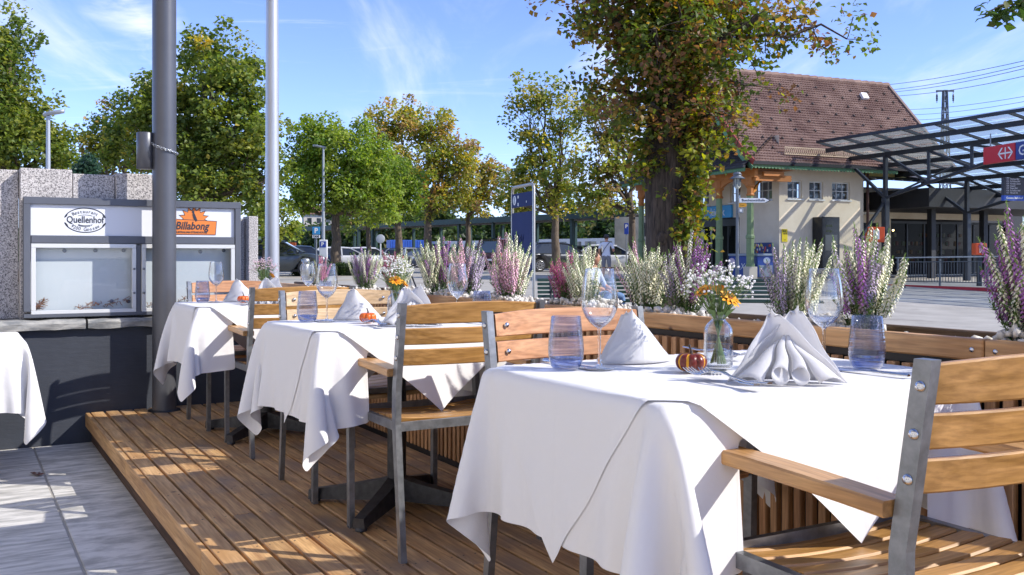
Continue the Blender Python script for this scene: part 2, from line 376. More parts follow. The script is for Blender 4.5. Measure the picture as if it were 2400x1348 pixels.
def speckle(name, cols, scale, rough=.8, bump=.0008, mixc=None):
    """granite: three tones of crystals"""
    m, nt, N, L, bs, out = _nodes(name); tc = N('ShaderNodeTexCoord')
    v = N('ShaderNodeTexNoise'); v.inputs['Scale'].default_value = scale; v.inputs['Detail'].default_value = 2.5; v.inputs['Roughness'].default_value = .75; L(tc.outputs['Object'], v.inputs['Vector'])
    r = N('ShaderNodeValToRGB'); e = r.color_ramp.elements
    e[0].position = .40; e[0].color = (*cols[0], 1); e[1].position = .60; e[1].color = (*cols[2], 1)
    x = e.new(.49); x.color = (*cols[1], 1); L(v.outputs[0], r.inputs[0])
    n = N('ShaderNodeTexNoise'); n.inputs['Scale'].default_value = 2.5; n.inputs['Detail'].default_value = 4; L(tc.outputs['Object'], n.inputs['Vector'])
    mr = N('ShaderNodeMapRange'); mr.inputs['From Min'].default_value = .3; mr.inputs['From Max'].default_value = .7; mr.inputs['To Min'].default_value = .82; mr.inputs['To Max'].default_value = 1.08
    L(n.outputs[0], mr.inputs['Value']); hs = N('ShaderNodeHueSaturation'); L(mr.outputs[0], hs.inputs['Value']); L(r.outputs[0], hs.inputs['Color']); L(hs.outputs[0], bs.inputs['Base Color'])
    bs.inputs['Roughness'].default_value = rough
    b = N('ShaderNodeBump'); b.inputs['Distance'].default_value = bump; L(v.outputs[0], b.inputs['Height']); L(b.outputs[0], bs.inputs['Normal'])
    return m
M_ = {}
M_['steel'] = mat('galvanised_steel', (.20, .21, .22), .42, .75, (.29, .30, .315), 30, rnd=.06, rvar=.1, bump=.0002, bscale=120)
M_['iron'] = mat('dark_cast_iron', (.035, .037, .042), .5, .5, (.07, .072, .078), 30, bump=.0004)
M_['chrome'] = mat('polished_cutlery_steel', (.62, .63, .65), .14, 1.0)
M_['black'] = mat('black_plastic', (.012, .012, .013), .45)
M_['white'] = mat('white_paint', (.78, .78, .77), .4)
M_['honey'] = wood('honey_teak', srgb('#a5793f'), srgb('#c6965a'), 'X', .4, .07, 1.0)
M_['red'] = wood('reddish_teak', srgb('#bb8458'), srgb('#d6a074'), 'X', .4, .07, 1.0)
M_['pale'] = wood('pale_teak', srgb('#c8a77a'), srgb('#dfc096'), 'X', .4, .06, 1.0)
M_['arm'] = wood('armrest_teak', srgb('#b28450'), srgb('#cfa26c'), 'Y', .38, .08, 1.0)
# ------------------------------------------------------------------ ground, street, deck, wall, planter
M_['asphalt'] = mat('worn_asphalt', srgb('#9b968d'), .9, 0, srgb('#b6b1a7'), 1.3, detail=9, lo=.3, hi=.7, bump=.003, bscale=90, spots=(srgb('#979188'), .35, .56))
M_['grassy'] = mat('hill_meadow', (.045, .085, .02), .95, 0, (.10, .15, .035), .05, detail=8)
def street():
    mb = MB(); xs = np.unique(np.concatenate([np.linspace(-160, 160, 33)])); ys = [-12, -4, 0, 4, 8, 12] + list(np.linspace(14, 54, 21)) + [70, 100, 130, 160]
    mb.grid([[(x, y, zg(y)-(.006 if y < 9 else 0)) for x in xs] for y in ys]); mb.obj('street', M_['asphalt'], kind='structure')
    g = MB(); g.grid([[(x, y, -1.4) for x in (-1500, -500, 0, 500, 1500)] for y in (-1400, -300, 0, 300, 1500)]); g.obj('terrain', M_['grassy'], kind='structure')
    h = MB(); rows = []
    for j in range(16):
        y = 190+j*24; row = []
        for i in range(60):
            x = -420+i*14
            t = max(0, (y-200)/300); n = math.sin(x*.013+1.2)*.5+math.sin(x*.031+y*.02)*.25
            row.append((x, y, max(-1, t*(17+9*n)) if j < 15 else -2))
        rows.append(row)
    h.grid(rows); h.obj('hill', M_['grassy'], kind='structure')
street()
def ground_strip(mb, pts, w, dz=.004):
    """painted line that follows the ground through pts (x, y)"""
    ps = []
    for (x0, y0), (x1, y1) in zip(pts[:-1], pts[1:]):
        for t in np.linspace(0, 1, 8, endpoint=False): ps.append((x0+(x1-x0)*t, y0+(y1-y0)*t))
    ps.append(pts[-1]); rows = []
    for i, (x, y) in enumerate(ps):
        q = ps[min(i+1, len(ps)-1)]; p = ps[max(i-1, 0)]; dx, dy = q[0]-p[0], q[1]-p[1]; l = math.hypot(dx, dy); nx, ny = -dy/l*w/2, dx/l*w/2
        rows.append([(x+nx, y+ny, zg(y+ny)+dz), (x-nx, y-ny, zg(y-ny)+dz)])
    mb.grid(rows, False)
def markings():
    ym = mat('worn_yellow_paint', srgb('#c79a1e'), .8, 0, srgb('#9d8f70'), 3, lo=.45, hi=.75)
    wm = mat('worn_white_paint', srgb('#c9c7c2'), .85, 0, srgb('#9d9992'), 2.2, lo=.42, hi=.66)
    def pt(px, py):
        y = 12.0
        for _ in range(40): y = (CAMZ-zg(y))*F/(py-HOR)
        return ((px-1200)/F*y, y)
    mb = MB()
    for a, b in (((660, 650), (800, 649)), ((800, 640), (1010, 640)), ((690, 662), (830, 656)), ((1010, 648), (1110, 651)), ((1330, 641), (1480, 641))): ground_strip(mb, [pt(*a), pt(*b)], .12)
    mb.obj('yellow_road_marking', ym, kind='structure')
    mb = MB()
    for a, b, w in (((2075, 676), (2300, 676), .34), ((1900, 700), (2310, 704), .36), ((2120, 688), (2300, 690), .12)): ground_strip(mb, [pt(*a), pt(*b)], w)
    mb.obj('white_road_marking', wm, kind='structure')
markings()
# --- gneiss paving of the terrace
def pavement():
    root = thing('pavement', None, None, R(0, 0, 0), ROT); root['kind'] = 'structure'
    gm = mat('grey_gneiss_slab', srgb('#a5a39d'), .62, 0, srgb('#dad7d0'), 5, detail=9, stretch=(.5, 3.4, 1), lo=.39, hi=.60, rnd=.07, bump=.0025, bscale=9, bstretch=(.6, 4, 1))
    jm = mat('sandy_joint', srgb('#77705f'), .95, 0, srgb('#8f8670'), 30)
    mb = MB(); mb.box((-2.2, 1.0, -.222), (7.2, 8.16, .03)); mb.obj('joint_bed', jm, root)
    base = MB(); base.cbox((0, 0, 0), (.992, .992, .02), .003); proto = base.mesh('paving_slab', gm)
    vedges = [-.72, -1.12, -1.72, -2.52, -3.32, -4.12, -4.92, -5.72]
    vedges = [1.36, .6, -.12] + vedges
    for c in range(len(vedges)-1):
        v1, v0 = vedges[c], vedges[c+1]; u = -3.05+random.random()*.5; first = True
        while u < 5.06:
            L = random.choice((.62, .8, 1.0, 1.25)); L = min(L, 5.07-u)
            if L > .15:
                w = v1-v0; o = link('paving_slab', proto, root, ((v0+v1)/2, u+L/2, -.2+random.uniform(-.0012, .0012)))
                o.scale = (w-.008, L-.008, 1)
            u += L
pavement()
# --- wooden deck
def deck():
    root = thing('wooden_deck', 'low timber platform of narrow brown boards that carries the row of tables', 'deck', R(0, 0, 0), ROT)
    bm = wood('deck_board', srgb('#ad8256'), srgb('#d8ae78'), 'Y', .62, .14, .9, srgb('#8a7462'), .0012, (srgb('#4b3320'), 7, .035))
    em = wood('deck_edge_board', srgb('#b08556'), srgb('#d8af7c'), 'Y', .6, .08, .8, srgb('#b98d58'), .001, (srgb('#5c4026'), 6, .04))
    dm = wood('deck_underside', srgb('#3d2a1e'), srgb('#5b4232'), 'Y', .8, .1)
    v0, v1, pitch = -.79, .545, .0888; n = 15
    for i in range(n):
        x = v0+pitch*(i+.5); j = 3.05+.72*((i*7) % 5)/5 if i % 2 else 1.1+.5*((i*3) % 4)
        cuts = [-2.6, (i*0.37) % 1.1-.9, j, 5.09]
        for a, b in zip(cuts[:-1], cuts[1:]):
            mb = MB(); mb.cbox((0, 0, 0), (.0765, b-a-.003, .028), .0028)
            mb.obj('board', em if i == 0 else bm, root, (x, (a+b)/2, -.0142+random.uniform(-.0006, .0006)))
    cuts = [-2.6, -.4, 1.7, 3.4, 5.09]
    for a, b in zip(cuts[:-1], cuts[1:]):
        mb = MB(); mb.cbox((0, 0, 0), (.026, b-a-.003, .088), .003); mb.obj('fascia_board', em, root, (v0-.0125, (a+b)/2, -.0455))
    mb = MB(); mb.box((0, 0, 0), (.04, 7.66, .1)); mb.obj('lower_board', dm, root, (v0+.03, 1.24, -.139))
    mb = MB()
    for u in np.arange(-2.4, 5.0, .45): mb.box(((v0+v1)/2+.03, u, -.065), (v1-v0-.1, .05, .07))
    mb.obj('joist', dm, root)
    sm = M_['chrome']; mb = MB()
    for i in range(n):
        for u in np.arange(-2.4, 5.0, .45):
            for s in (-.022, .022): mb.lathe([(.0001, .0006), (.0035, .0006), (.0042, -.001)], 6, (v0+pitch*(i+.5)+s, u, .0))
    mb.obj('screw', mat('weathered_screw', (.10, .085, .07), .5, .6), root, kind='stuff')
deck()
# --- low wall with granite slabs
def low_wall():
    root = thing('low_wall', 'dark painted plinth wall with stone coping and speckled granite slabs', 'wall', R(5.1, 0, 0), ROT)
    pm = mat('dark_blue_grey_render', srgb('#30343d'), .75, 0, srgb('#3b404a'), 2.2, detail=9, bump=.002, bscale=24, bstretch=(.5, 1, 2), spots=(srgb('#6f6f70'), 19, .73))
    mb = MB(); mb.box((-2.6, .16, .17), (5.9, .32, .74)); mb.obj('plinth', pm, root)
    cm = mat('rough_gneiss_coping', srgb('#77797a'), .8, 0, srgb('#b9b6ae'), 7, detail=9, stretch=(1, 2, 3), rnd=.1, bump=.006, bscale=14, bstretch=(.6, 2, 3))
    x = .36; rs = random.Random(3)
    for L in (.62, .55, .74, .58, .8, .66, .8, .7, .6):
        L2 = L-.014; mb = MB(); nx = 9; top = []; prof = [(-.052, -.028), (-.058, .01), (-.044, .031), (.10, .034), (.32, .034)]
        rows = [[(t*L2-L2/2, py+rs.uniform(-.006, .006) if k < 3 else py, pz+rs.uniform(-.005, .005)) for t in np.linspace(0, 1, nx)] for k, (py, pz) in enumerate(prof)]
        rows.insert(0, [(t*L2-L2/2, .02, -.03) for t in np.linspace(0, 1, nx)])
        mb.grid(rows, False); k = len(rows)
        mb.add([r[0] for r in rows], [tuple(range(k))], False); mb.add([r[-1] for r in rows], [tuple(range(k))[::-1]], False)
        mb.obj('coping_stone', cm, root, (x-L/2, 0, .575)); x -= L
    gm = speckle('speckled_granite', (srgb('#5c5a5b'), srgb('#b4aeab'), srgb('#d9d4d0')), 150)
    for a, b, y, z in ((-3.6, -1.19, .20, 1.572), (-1.187, -.882, .105, 1.580), (-.879, -.62, .113, 1.556), (-.617, -.33, .095, 1.57)):
        mb = MB(); mb.cbox((0, 0, 0), (b-a, .14, z-.609), .005); mb.obj('granite_slab', gm, root, ((a+b)/2, y+.07, (z+.609)/2))
    for a, b, y, z in ((.20, .262, .17, 1.285), (.265, .335, .09, 1.30)):
        mb = MB(); mb.cbox((0, 0, 0), (b-a, .16, z-.609), .005); mb.obj('granite_post', gm, root, ((a+b)/2, y+.08, (z+.609)/2))
low_wall()
# --- glazed menu cabinet on the wall
def cabinet():
    root = thing('menu_cabinet', 'grey framed menu display case with white sign panel and two glazed empty doors', 'display case', R(5.1, 0, 0), ROT)
    fm = mat('anthracite_powder_coat', srgb('#585b63'), .42, .1, srgb('#5f626a'), 3)
    wm = mat('white_sign_panel', srgb('#dcdee3'), .35); am = mat('white_aluminium', srgb('#d6d6d4'), .35, .2)
    bk = mat('pale_back_panel', srgb('#c9d2d6'), .5, 0, srgb('#d5dbdc'), 1.5)
    x0, x1, z0, z1, y = -1.173, .19, .622, 1.392, 0.0
    mb = MB()
    mb.cbox(((x0+x1)/2, y+.045, z1-.024), (x1-x0, .09, .046), .003); mb.cbox(((x0+x1)/2, y+.045, z0+.012), (x1-x0, .09, .026), .003)
    mb.cbox((x0+.02, y+.046, (z0+z1)/2), (.04, .088, z1-z0-.076), .003); mb.cbox((x1-.02, y+.046, (z0+z1)/2), (.04, .088, z1-z0-.076), .003)
    mb.cbox(((x0+x1)/2, y+.047, 1.122), (x1-x0-.086, .082, .05), .003); mb.cbox((-.485, y+.047, .865), (.03, .08, .45), .003)
    mb.obj('frame', fm, root)
    mb = MB(); mb.box(((x0+x1)/2, y+.03, 1.247), (x1-x0-.084, .012, .202)); panel = mb.obj('sign_panel', wm, root)
    mb = MB(); mb.box(((x0+x1)/2, y+.088, .87), (x1-x0-.09, .006, .46)); mb.obj('back_panel', bk, root)
    gl = glass('display_glass', (.975, .985, .985), .93, 1.0)
    for a, b, hx in ((-1.13, -.502, -1), (-.468, .148, 1)):
        zb, zt = .640, 1.094; t = .027; mb = MB(); yc = y+.012
        for c, d in ((((a+b)/2, yc, zt-t/2), (b-a, .022, t)), (((a+b)/2, yc, zb+t/2), (b-a, .022, t)), ((a+t/2, yc, (zb+zt)/2), (t, .022, zt-zb-2*t-.001)), ((b-t/2, yc, (zb+zt)/2), (t, .022, zt-zb-2*t-.001))): mb.cbox(c, d, .002)
        dr = mb.obj('door', am, root)
        mb = MB(); mb.add([(a+t, yc, zb+t), (b-t, yc, zb+t), (b-t, yc, zt-t), (a+t, yc, zt-t)], [(0, 1, 2, 3)]); mb.obj('pane', gl, dr)
        for z in (.77, .93):
            mb = MB(); xx = (b-.013) if hx < 0 else (a+.013); Q = Matrix.Rotation(PI/2, 4, 'X')
            mb.lathe([(.0001, .008), (.007, .008), (.0075, 0)], 12); me = mb.mesh('lock', M_['steel']); me.transform(Matrix.Translation((xx, y-.001, z))@Q); link('lock', me, dr)
    mg = mat('blue_grey_magnet', srgb('#53657f'), .4); mb = MB(); mb.lathe([(.0001, .008), (.011, .008), (.013, .005), (.013, 0)], 14); pm = mb.mesh('magnet', mg); pm.transform(Matrix.Rotation(PI/2, 4, 'X'))
    for x, z in ((-.93, 1.05), (-.745, 1.052), (-.57, 1.053), (-.645, .715), (-.54, .712), (-.26, 1.05), (-.07, 1.045), (.09, 1.055)): link('magnet', pm, root, (x, y+.084, z))
    # dry garland lying in the bottom of both compartments
    gm = mat('dry_brown_garland', srgb('#8a5a3c'), .9); rs = random.Random(2)
    for xs in ((-.87, -.53), (-1.12, -1.05), (-.45, -.1)):
        mb = MB()
        for k in range(46):
            t = k/46; x = xs[0]+(xs[1]-xs[0])*t; z = .675+.055*t**1.3+rs.uniform(-.012, .014)
            mb.tube([(x, y+.06, z), (x+rs.uniform(-.03, .05), y+.06+rs.uniform(-.02, .02), z+rs.uniform(-.02, .025))], .0022, 4)
        mb.obj('dry_garland', gm, root, kind='stuff')
    # writing on the sign panel
    ink = mat('dark_print', srgb('#2b2f3a'), .5); Y = y+.0225
    def M(x, z, yy=Y, a=0): return face_M((x, yy, z), (math.cos(a), 0, math.sin(a)), (-math.sin(a), 0, math.cos(a)))
    cx, cz, ex, ez = -.812, 1.248, .128, .082
    mb = MB()
    def ring(ex, ez, w, a0, a1, n=30, sx=0.0):
        rows = []
        for k in range(n+1):
            a = a0+(a1-a0)*k/n; ww = w*(.5+.5*math.sin(PI*k/n)) if sx else w
            rows.append([(cx+ex*math.cos(a), Y, cz+ez*math.sin(a)), (cx+(ex-ww)*math.cos(a), Y, cz+(ez-ww)*math.sin(a))])
        mb.grid(rows, False)
    ring(ex, ez, .006, .22, PI-.22, 40); ring(ex, ez, .006, PI+.25, 2*PI-.25, 40); ring(.072, .036, .003, .9, PI-.9); ring(.072, .036, .003, PI+.9, 2*PI-.9)
    ring(ex-.0005, ez-.0005, .011, .2, .55, 12, 1); ring(ex-.0005, ez-.0005, .011, PI-.55, PI-.2, 12, 1)
    ring(ex-.0005, ez-.0005, .011, PI+.2, PI+.6, 12, 1); ring(ex-.0005, ez-.0005, .011, 2*PI-.6, 2*PI-.2, 12, 1)
    mb.obj('oval_emblem', ink, panel)
    text('Quellenhof', .062, ink, panel, M(cx, cz+.002), depth=.0006, bold=.0009, sx=.80)
    def arc(txt, rx, rz, a0, a1, size, flip):
        n = len(txt)
        for k, ch in enumerate(txt):
            if ch == ' ': continue
            a = a0+(a1-a0)*(k+.5)/n; x = cx+rx*math.cos(a); z = cz+rz*math.sin(a)
            tx, tz = -rx*math.sin(a), rz*math.cos(a); ang = math.atan2(tz, tx)+(0 if flip else PI)
            text(ch, size, ink, panel, M(x, z, Y, ang), depth=.0005, sx=.95)
    arc('Restaurant', .098, .056, 2.45, .69, .032, False); arc('9200 Gossau', .100, .060, PI+.62, 2*PI-.62, .032, True)
    arc('Bahnhofplatz 7', .070, .040, PI+.95, 2*PI-.95, .014, True)
    om = mat('orange_print', srgb('#e07f33'), .5); bx, bz = -.125, 1.232
    star = []
    for k in range(17):
        a = PI*k/16*1.06-.1; r = .098 if k % 2 == 0 else .068; star.append((r*math.cos(a), r*.95*math.sin(a)+.028))
    for s, m_, yy in ((1.08, ink, Y-.0), (1.0, om, Y-.0006)):
        mb = MB(); mb.add([(bx+x*s, yy, bz+z*s) for x, z in star+[(-.12, -.01)]], [tuple(range(len(star)+1))]); mb.obj('sun_emblem', m_, panel)
    for m_, yy, e in ((ink, Y-.0012, .004), (om, Y-.0018, 0)):
        mb = MB(); mb.add([(bx+x, yy, bz+z) for x, z in ((-.17-e, -.068-e), (.142+e, -.068-e), (.150+e, .022+e), (-.17-e, .034+e))], [(0, 1, 2, 3)]); mb.obj('name_plate', m_, panel)
    text('Billabong', .074, ink, panel, M(bx-.014, bz-.012, Y-.0026), depth=.0005, bold=.0018, shear=.25, sx=.82)
    text('AUSTRALIAN STEAKHOUSE', .0185, ink, panel, M(bx-.02, bz-.055, Y-.0026), depth=.0004, bold=.0006, sx=.95)
    mb = MB(); q = [(.0, .1), (.008, .104), (.014, .098), (.013, .088), (.021, .07), (.03, .048), (.034, .030), (.027, .033), (.024, .024), (.016, .036), (.007, .052), (.002, .072), (.003, .088), (-.004, .092)]
    mb.add([(bx-.012+x, Y-.0026, bz+z-.008) for x, z in q], [tuple(range(len(q)))[::-1]]); mb.obj('bird_emblem', ink, panel)
cabinet()
# --- planter with slatted front
PV0, PV1, PU0, PU1, PZ = .545, .80, -1.7, 5.75, .815
def planter():
    root = thing('planter_box', 'long raised wooden planter with vertical slats along the edge of the deck', 'planter', R(0, 0, 0), ROT)
    rm = wood('planter_rail', srgb('#b98a58'), srgb('#dbae7a'), 'Y', .55, .10, .8, srgb('#9a6a3d'), .0012, (srgb('#4a3020'), 5, .04))
    sm = wood('planter_slat', srgb('#b3835a'), srgb('#d6a878'), 'Z', .6, .16, 1.0)
    bm = wood('planter_back', srgb('#5d4a38'), srgb('#86705a'), 'Y', .8, .1, 1.0, srgb('#55483c'))
    dk = mat('dark_planter_liner', srgb('#1c1b1c'), .85)
    cuts = [PU0, -.30, 1.15, 2.42, 3.75, PU1]
    for a, b in zip(cuts[:-1], cuts[1:]):
        mb = MB(); mb.cbox((0, 0, 0), (.038, b-a-.003, .052), .004); mb.obj('rail', rm, root, (PV0+.019, (a+b)/2, PZ-.026))
        mb = MB(); mb.cbox((0, 0, 0), (.03, b-a-.003, .14), .004); mb.obj('back_board', bm, root, (PV1-.015, (a+b)/2, PZ-.07))
    mb = MB(); mb.box(((PV0+PV1)/2+.018, (PU0+PU1)/2, .372), (PV1-PV0-.046, PU1-PU0, .74)); mb.obj('liner', dk, root)
    mb = MB(); mb.box(((PV0+PV1)/2, (PU0+PU1)/2, -.10), (PV1-PV0-.01, PU1-PU0, .17)); mb.obj('base', dk, root)
    mb = MB(); mb.box((PV0+.004, (PU0+PU1)/2, .012), (.02, PU1-PU0, .024)); mb.obj('kick_strip', M_['black'], root)
    mb = MB(); mb.box((PV0+.03, (PU0+PU1)/2, .752), (.02, PU1-PU0, .022)); mb.obj('gap_shade_strip', M_['black'], root)  # black strip: shade of the gap below the rail, put into colour
    mb = MB(); mb.cbox((0, 0, 0), (.022, .0255, .716), .002); sl = mb.mesh('slat', sm)
    for u in np.arange(PU0+.01, PU1, .0457): link('slat', sl, root, (PV0+.004, u, .383))
    mb = MB(); mb.lathe([(.0001, .002), (.006, .0015), (.0065, 0)], 8); sc = mb.mesh('screw', M_['chrome']); sc.transform(Matrix.Rotation(-PI/2, 4, 'Y'))
    for c in cuts[1:-1]:
        for s in (-.03, .03): link('screw', sc, root, (PV0-.0005, c+s, PZ-.026))
    # soil and white pebbles heaped round the plants
    so = mat('dark_soil', (.03, .022, .016), .95, 0, (.05, .038, .026), 30)
    mb = MB(); mb.box(((PV0+PV1)/2+.004, (PU0+PU1)/2, .764), (PV1-PV0-.07, PU1-PU0-.01, .03)); mb.obj('soil', so, root)
    return root
PLANTER = planter()
def pebbles():
    rs = np.random.default_rng(5); pm = mat('white_pebble', srgb('#b9b1a5'), .6, 0, srgb('#dad5cb'), 12, rnd=.16, bump=.0006, bscale=60)
    protos = []
    for k in range(7):
        bm = bmesh.new(); bmesh.ops.create_icosphere(bm, subdivisions=1, radius=1)
        for v in bm.verts: v.co *= rs.uniform(.8, 1.18)
        me = bpy.data.meshes.new('pebble'); bm.to_mesh(me); bm.free(); me.materials.append(pm)
        for p in me.polygons: p.use_smooth = True
        protos.append(me)
    spots = []
    mounds = [(4.75, .6, .5), (4.0, .55, .7), (3.3, .9, .9), (2.7, .7, 1), (2.25, .75, 1), (1.55, .75, 1), (1.0, .5, .7), (.32, .45, .9), (-.42, .5, 1.3), (-.9, .7, 1.2)]
    for u0, su, h in mounds:
        n = int(620*su*(1 if u0 < 2.9 else .6))
        for _ in range(n):
            u = u0+rs.normal()*su*.27; v = rs.uniform(PV0+.045, PV1-.04); fall = math.exp(-((u-u0)/(su*.36))**2)
            r = rs.uniform(.0065, .0135)*(1.05 if u < 1 else .95)
            z = .783+r*.5+fall*.052*h*rs.uniform(.15, 1)
            spots.append((u, v, z, r))
    spots.sort(key=lambda s: s[0]); near = [s for s in spots if s[2] > .79][:280]; ns = set(id(s) for s in near)
    for s in near:
        o = link('pebble', protos[rs.integers(7)], PLANTER, (s[1], s[0], s[2]), tuple(rs.uniform(0, 6, 3))); o.scale = (s[3]*1.25, s[3], s[3]*.78)
    V = []; Fc = []; b = 0
    for s in spots:
        if id(s) in ns: continue
        me = protos[rs.integers(7)]; E = Euler(tuple(rs.uniform(0, 6, 3))).to_matrix()
        co = np.array([tuple(E@Vector((v.co.x*s[3]*1.25, v.co.y*s[3], v.co.z*s[3]*.8))) for v in me.vertices])+np.array((s[1], s[0], s[2]))
        V.append(co); Fc.append(np.array([tuple(p.vertices) for p in me.polygons])+b); b += len(co)
    link('pebble_bed', npmesh('pebble_bed', np.concatenate(V), np.concatenate(Fc), pm, smooth=True), PLANTER, kind='stuff')
pebbles()
# --- poles
def poles():
    dm = mat('dark_grey_pole', srgb('#55565b'), .38, .35, srgb('#5c5d62'), 4)
    r = thing('round_post', 'thick dark grey round post rising from the deck in front of the menu case', 'post', R(4.93, -.355, 0))
    mb = MB(); mb.tube([(0, 0, 0), (0, 0, 4.6)], .075, 40); mb.obj('shaft', dm, r)
    mb = MB(); mb.lathe([(.0001, .008), (.10, .008), (.102, 0)], 32); mb.obj('base_flange', M_['black'], r)
    w = thing('wall_light', 'dark grey cylindrical light fixed to the side of the thick post', 'light', R(4.93, -.355, 0))
    X = Vector((-1, -.30, 0)).normalized(); c = X*.118
    mb = MB(); mb.lathe([(.0001, 1.583), (.045, 1.583), (.0535, 1.586), (.0535, 1.818), (.050, 1.822), (.0001, 1.822)], 28, c); mb.obj('body', dm, w)
    mb = MB(); mb.bar(c*.55+Vector((0, 0, 1.62)), c*.55+Vector((0, 0, 1.77)), .05, .055, X); mb.obj('bracket', dm, w)
    ch = thing('chain', 'short steel chain looped round the thick post at the light bracket', 'chain', R(4.93, -.355, 0))
    k = 22; lm = mat('zinc_chain', (.5, .52, .54), .3, .9)
    mb = MB()
    for j in range(14):
        a = 2*PI*j/14; mb.v.append((0.011*math.cos(a), .006*math.sin(a), 0))
    mb = MB(); pts = [(.0115*math.cos(2*PI*j/14), .0065*math.sin(2*PI*j/14), 0) for j in range(15)]; mb.tube(pts, .0026, 5, False); lk = mb.mesh('chain_link', lm)
    for j in range(k):
        a = math.radians(200)+math.radians(190)*j/(k-1); z = 1.765-.075*math.sin((j/(k-1))*PI*.55)
        p = Vector((.083*math.cos(a), .083*math.sin(a), z)); o = link('chain_link', lk, ch, p, Euler((PI/2 if j % 2 else 0, 0, a+PI/2)))
    fm = mat('brushed_flagpole', srgb('#b3b3b4'), .38, .55, srgb('#bdbdbd'), 6, stretch=(1, 1, .2))
    f = thing('flagpole', 'slim pale grey metal flagpole behind the planter', 'flagpole', (-1.975, 7.95, zg(7.95)))
    mb = MB(); mb.tube([(0, 0, 0), (0, 0, 1.2), (0, 0, 5.2)], [.059, .058, .043], 32); mb.obj('shaft', fm, f)
    mb = MB(); mb.lathe([(.0001, .03), (.10, .03), (.11, 0)], 28); mb.obj('base_plate', fm, f)
poles()
# ------------------------------------------------------------------ tables, cloths, chairs and what stands on the tables
def drape(hx, hy, L, seed, dx=.025, steps=260, tuck=0.0):
    """lets a cloth fall over a table top (position based dynamics, numpy); returns nx, ny, flat (n,2), pos (n,3) with the table top at z = 0"""
    rs = np.random.default_rng(seed)
    ax_ = 2*hx/round(2*hx/dx); ay_ = 2*hy/round(2*hy/dx); kx, ky = round(L/ax_), round(L/ay_)
    gx = np.arange(-kx, round(2*hx/ax_)+kx+1)*ax_-hx; gy = np.arange(-ky, round(2*hy/ay_)+ky+1)*ay_-hy; nx, ny = len(gx), len(gy)
    fx, fy = np.meshgrid(gx, gy, indexing='ij'); ddx = gx[1]-gx[0]; ddy = gy[1]-gy[0]
    p = np.stack([fx, fy, np.zeros_like(fx)], -1); fixed = (np.abs(fx) <= hx+1e-6) & (np.abs(fy) <= hy+1e-6)
    amp = .012; k = [(rs.uniform(3, 9), rs.uniform(3, 9), rs.uniform(0, 6)) for _ in range(5)]
    wob = sum(np.sin(a*fx+b*fy+c) for a, b, c in k)*amp/2
    p[..., 2] += np.where(fixed, 0, wob*np.minimum(1, np.maximum(np.abs(fx)-hx, np.abs(fy)-hy)/.1)); q = p.copy()
    if tuck:      # the middle of the two chair sides is tucked in under the top, between the armrests
        sv = np.abs(fy)-hy; tk = (np.abs(fx) < tuck) & (sv > 0); rim = .085
        ty = np.where(sv < rim, hy+.006, np.maximum(hy+.006-(sv-rim)*.95, .02)); tz = np.where(sv < rim, -sv, -rim-.012*np.minimum(1, (sv-rim)*20))
        p[..., 1] = np.where(tk, np.sign(fy)*ty, p[..., 1]); p[..., 2] = np.where(tk, tz, p[..., 2]); fixed = fixed | tk; q = p.copy()
        dead = tk & (sv >= rim); live = ~dead
    else: live = np.ones(fx.shape, bool)
    w = np.where(fixed, 0.0, 1.0)
    S = slice
    def batches():
        for par in (0, 1):
            for axis in (0, 1):
                n = (nx, ny)[axis]; i = np.arange(par, n-1, 2)
                yield (i, S(None)) if axis == 0 else (S(None), i), (i+1, S(None)) if axis == 0 else (S(None), i+1), (ddx, ddy)[axis], 1.0
        for pi in (0, 1):
            for sg in (0, 1):
                i = np.arange(pi, nx-1, 2)
                for pj in (0, 1):
                    j = np.arange(pj, ny-1, 2)
                    if sg == 0: yield np.ix_(i, j), np.ix_(i+1, j+1), math.hypot(ddx, ddy), .7
                    else: yield np.ix_(i+1, j), np.ix_(i, j+1), math.hypot(ddx, ddy), .7
        for axis in (0, 1):
            n = (nx, ny)[axis]
            for par in range(4):
                i = np.arange(par, n-2, 4)
                yield (i, S(None)) if axis == 0 else (S(None), i), (i+2, S(None)) if axis == 0 else (S(None), i+2), 2*(ddx, ddy)[axis], .08
    BT = list(batches())
    def proj2(i1, i2, d, st):
        a = p[i1]; b = p[i2]; wa = w[i1]; wb = w[i2]; ws = wa+wb; ws = np.where(ws == 0, 1, ws)
        v = b-a; l = np.sqrt((v*v).sum(-1))+1e-9; c = ((l-d)/l*st/ws*(live[i1] & live[i2]))[..., None]*v
        p[i1] = a+c*wa[..., None]; p[i2] = b-c*wb[..., None]
    dt2 = .012**2*9.8
    wind = np.stack([np.sin(fy*5+seed)*.25+.0, np.sin(fx*6+seed*2)*.25, np.zeros_like(fx)], -1)*dt2*.5
    for s in range(steps):
        v = (p-q)*(.985 if s < steps*.7 else .93); q = p.copy()
        g = np.zeros_like(p); g[..., 2] = -dt2
        p = p+(v+g+wind*(1 if s < steps*.6 else .3))*w[..., None]
        for it in range(7):
            for b in BT: proj2(*b)
            m = .004
            ins = (np.abs(p[..., 0]) < hx+m) & (np.abs(p[..., 1]) < hy+m) & (p[..., 2] < -.001) & ~fixed
            if ins.any():
                ex = hx+m-np.abs(p[..., 0]); ey = hy+m-np.abs(p[..., 1]); up = -p[..., 2]
                usez = ins & (up < np.minimum(ex, ey)); usex = ins & ~usez & (ex < ey); usey = ins & ~usez & ~usex
                p[..., 2] = np.where(usez, 0, p[..., 2])
                p[..., 0] = np.where(usex, np.sign(p[..., 0])*(hx+m), p[..., 0]); p[..., 1] = np.where(usey, np.sign(p[..., 1])*(hy+m), p[..., 1])
    return gx, gy, p, live
CLOTHM = None
